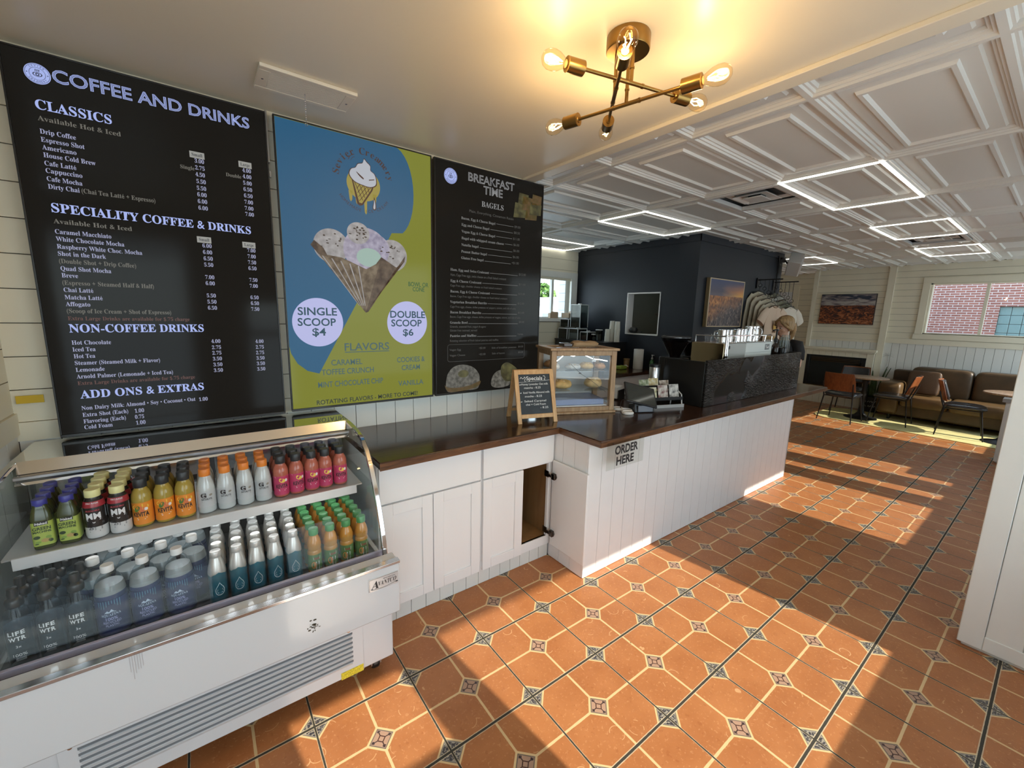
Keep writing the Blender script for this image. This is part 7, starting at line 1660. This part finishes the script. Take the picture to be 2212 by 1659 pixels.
    so2 = sh.build('shirt', M('shirt_black', (.016, .016, .018), .8), t, smooth=60); q = so2.modifiers.new('thick', 'SOLIDIFY'); q.thickness = .004
    tr = MB()
    for s in (-1, 1): tr.tube([(0, s*.080, .97), (.0, s*.092, .80), (.012, s*.096, .50), (-.008, s*.096, .28), (-.014, s*.096, .10)], [.112, .096, .070, .068, .062], 18, cap=False)
    tr.tube([(0, 0, .84), (0, 0, .93), (0, 0, 1.0)], [.13, .158, .155], 20, cap=False); tr.build('trousers', M('denim_dark', (.022, .030, .050), .8), t, smooth=60)
    for s in (-1, 1):
        f2 = MB(); f2.loft([[(cx+a*math.cos(q), s*.103+b*math.sin(q), z) for q in [2*PI*i/20 for i in range(20)]] for cx, a, b, z in ((.065, .145, .046, .0), (.065, .148, .048, .012), (.06, .138, .047, .045), (.02, .09, .045, .075), (-.01, .058, .044, .105))]); f2.build('shoe', black, t, smooth=60)
    a_ = MB(); a_.add([(.150+.02*abs(v), u*.13, z) for z, v in ((.62, 0), (.80, 0), (.98, 0), (1.10, 0), (1.26, 0)) for u in (-1, -.5, 0, .5, 1)], [(5*j+i, 5*j+i+1, 5*j+i+6, 5*j+i+5) for j in range(4) for i in range(4)]); ao = a_.build('apron', M('apron_brown', (.09, .055, .035), .8), t, smooth=60); q = ao.modifiers.new('thick', 'SOLIDIFY'); q.thickness = .004
person()
# ================================================================ outside the windows
brick = bpy.data.materials.new('brick_wall'); brick.use_nodes = True; nt = brick.node_tree; tc = nt.nodes.new('ShaderNodeTexCoord'); mp = nt.nodes.new('ShaderNodeMapping'); mp.inputs['Rotation'].default_value = (PI/2, 0, PI/2); bk = nt.nodes.new('ShaderNodeTexBrick')
sp = nt.nodes.new('ShaderNodeSeparateXYZ'); cb_ = nt.nodes.new('ShaderNodeCombineXYZ'); nt.links.new(tc.outputs['Object'], sp.inputs[0]); nt.links.new(sp.outputs['Y'], cb_.inputs[0]); nt.links.new(sp.outputs['Z'], cb_.inputs[1]); nt.links.new(cb_.outputs[0], bk.inputs[0])
bk.inputs['Scale'].default_value = 1.0; bk.inputs['Brick Width'].default_value = .15; bk.inputs['Row Height'].default_value = .050; bk.inputs['Mortar Size'].default_value = .006; bk.inputs['Color1'].default_value = (.30, .115, .085, 1); bk.inputs['Color2'].default_value = (.23, .085, .065, 1); bk.inputs['Mortar'].default_value = (.48, .42, .40, 1); nt.links.new(bk.outputs['Color'], nt.nodes['Principled BSDF'].inputs['Base Color']); nt.nodes['Principled BSDF'].inputs['Roughness'].default_value = .9
t = thing('brick_building', 'red brick building with glass block window outside the lounge window', 'building', (13.2, 0, -.12)); o = t.location
k = MB(o); wall_solid(k, 'x', 13.0, 13.3, -4.0, 4.6, -.12, 3.6, [(-.15, .98, 1.16, 2.05)]); k.build('wall', brick, t, smooth=0)
k = MB(o)
for i in range(7):
    for j in range(5): k.box(13.04, 13.10, -.145+.161*i, .010+.161*i, 1.165+.177*j, 1.335+.177*j)
k.build('glass_blocks', M('glass_block', (.16, .25, .25), .12), t, bevel=.008); k = MB(o); k.box(13.06, 13.08, -.15, .98, 1.16, 2.05); k.build('block_mortar', M('block_mortar', (.10, .14, .14), .7), t, smooth=0)
k = MB(); boards(k, 'x', 5.042, 5.062, 5.14, 5.46, -.12, 2.9, .145, gap=.006); wall_solid(k, 'x', 5.06, 5.12, 5.14, 5.46, -.12, 2.9); tag(k.build('siding_panel', M('siding_white', (.66, .70, .74), .6), None, smooth=0), 'white clapboard outer wall just outside the bar window', 'siding')
lv = [M('leaf_bright', (.14, .24, .05), .8), M('leaf_mid', (.085, .16, .04), .8)]
t = thing('shade_tree', 'leafy green tree seen through the bar window', 'tree', (21.6, 25.5, -.12)); rr = random.Random(12)
k = MB(); k.tube([(0, 0, 0), (.05, .05, 1.2), (-.05, 0, 2.2)], [.22, .17, .10], 10); k.build('trunk', M('bark', (.10, .07, .05), .9), t)
k = MB()
for i in range(420):
    q = rr.random()*2*PI; c = rr.uniform(-1, 1); s = math.sqrt(1-c*c); r_ = .55+.45*rr.random()**.5; p = Vector((1.25*r_*s*math.cos(q), 1.2*r_*s*math.sin(q), 2.95+1.2*r_*c)); a = rr.random()*6.28
    u = Vector((math.cos(a), math.sin(a), rr.uniform(-.6, .6)))*.19; v = Vector((-math.sin(a), math.cos(a)*.4, .9)).normalized()*.15
    k.add([p-u-v, p+u-v, p+u*.8+v, p-u*.8+v], [(0, 1, 2, 3)], rr.choice([0, 1]))
k.build('foliage', lv, t, smooth=0)
t = thing('white_house', 'white gabled house beyond the bar window', 'house', (19.0, 20.0, -.12)); k = MB(); k.box(-2.4, 2.2, 0, 3, 0, 2.35); k.prism([(-2.4, 2.35), (2.2, 2.35), (-.1, 2.75)], 0, 3, 1); k.build('walls', M('house_white', (.74, .75, .76), .7), t, smooth=0)
k = MB(); k.prism([(-2.7, 2.32), (-.1, 2.80), (2.5, 2.32), (2.5, 2.42), (-.1, 2.92), (-2.7, 2.42)], -.3, 3.2, 1); k.build('roof', M('house_roof', (.60, .60, .60), .7), t, smooth=0)
for x in (-1.5, -.2, .9):
    k = MB(); k.box(x-.30, x+.30, -.02, .0, 1.15, 1.85); k.build('window', M('house_window', (.16, .19, .22), .3), t, smooth=0)
t = thing('parked_car', 'pale parked car seen low in the bar window', 'car', (12.2, 14.6, -.12), .15); k = MB(); k.prism([(-2.0, .35), (2.0, .35), (2.05, .75), (1.2, .92), (.6, 1.38), (-1.0, 1.40), (-1.7, .95), (-2.05, .85)], -.8, .8, 1); k.build('car_body', M('car_silver', (.62, .66, .68), .3), t, bevel=.05, seg=3); k = MB(); k.prism([(1.08, .94), (.55, 1.32), (-.95, 1.33), (-1.5, .96)], -.81, .81, 1); k.build('car_windows', M('car_glass', (.05, .07, .09), .1), t)
for x in (-1.25, 1.25):
    for y in (-.75, .75): k = MB(); k.lathe([(.10, -.1), (.30, -.1), (.33, -.06), (.33, .06), (.30, .1), (.10, .1)], 20, M=Matrix.Translation((x, y, .33)) @ Matrix.Rotation(PI/2, 4, 'X')); k.build('wheel', black, t)
t = thing('cardboard_carton', 'small brown carton on the sill of the bar window', 'box', (4.50, 4.972, 1.6155)); k = MB(); k.box(-.085, .085, -.028, .027, 0, .08); k.build('carton_body', M('box_kraft', (.44, .33, .22), .8), t, bevel=.002); k = MB(); k.add([(-.085, -.028, .08), (.085, -.028, .08), (.07, -.03, .10), (-.06, -.03, .105)], [(0, 1, 2, 3)]); k.build('flap', MATS['box_kraft'], t, smooth=0)
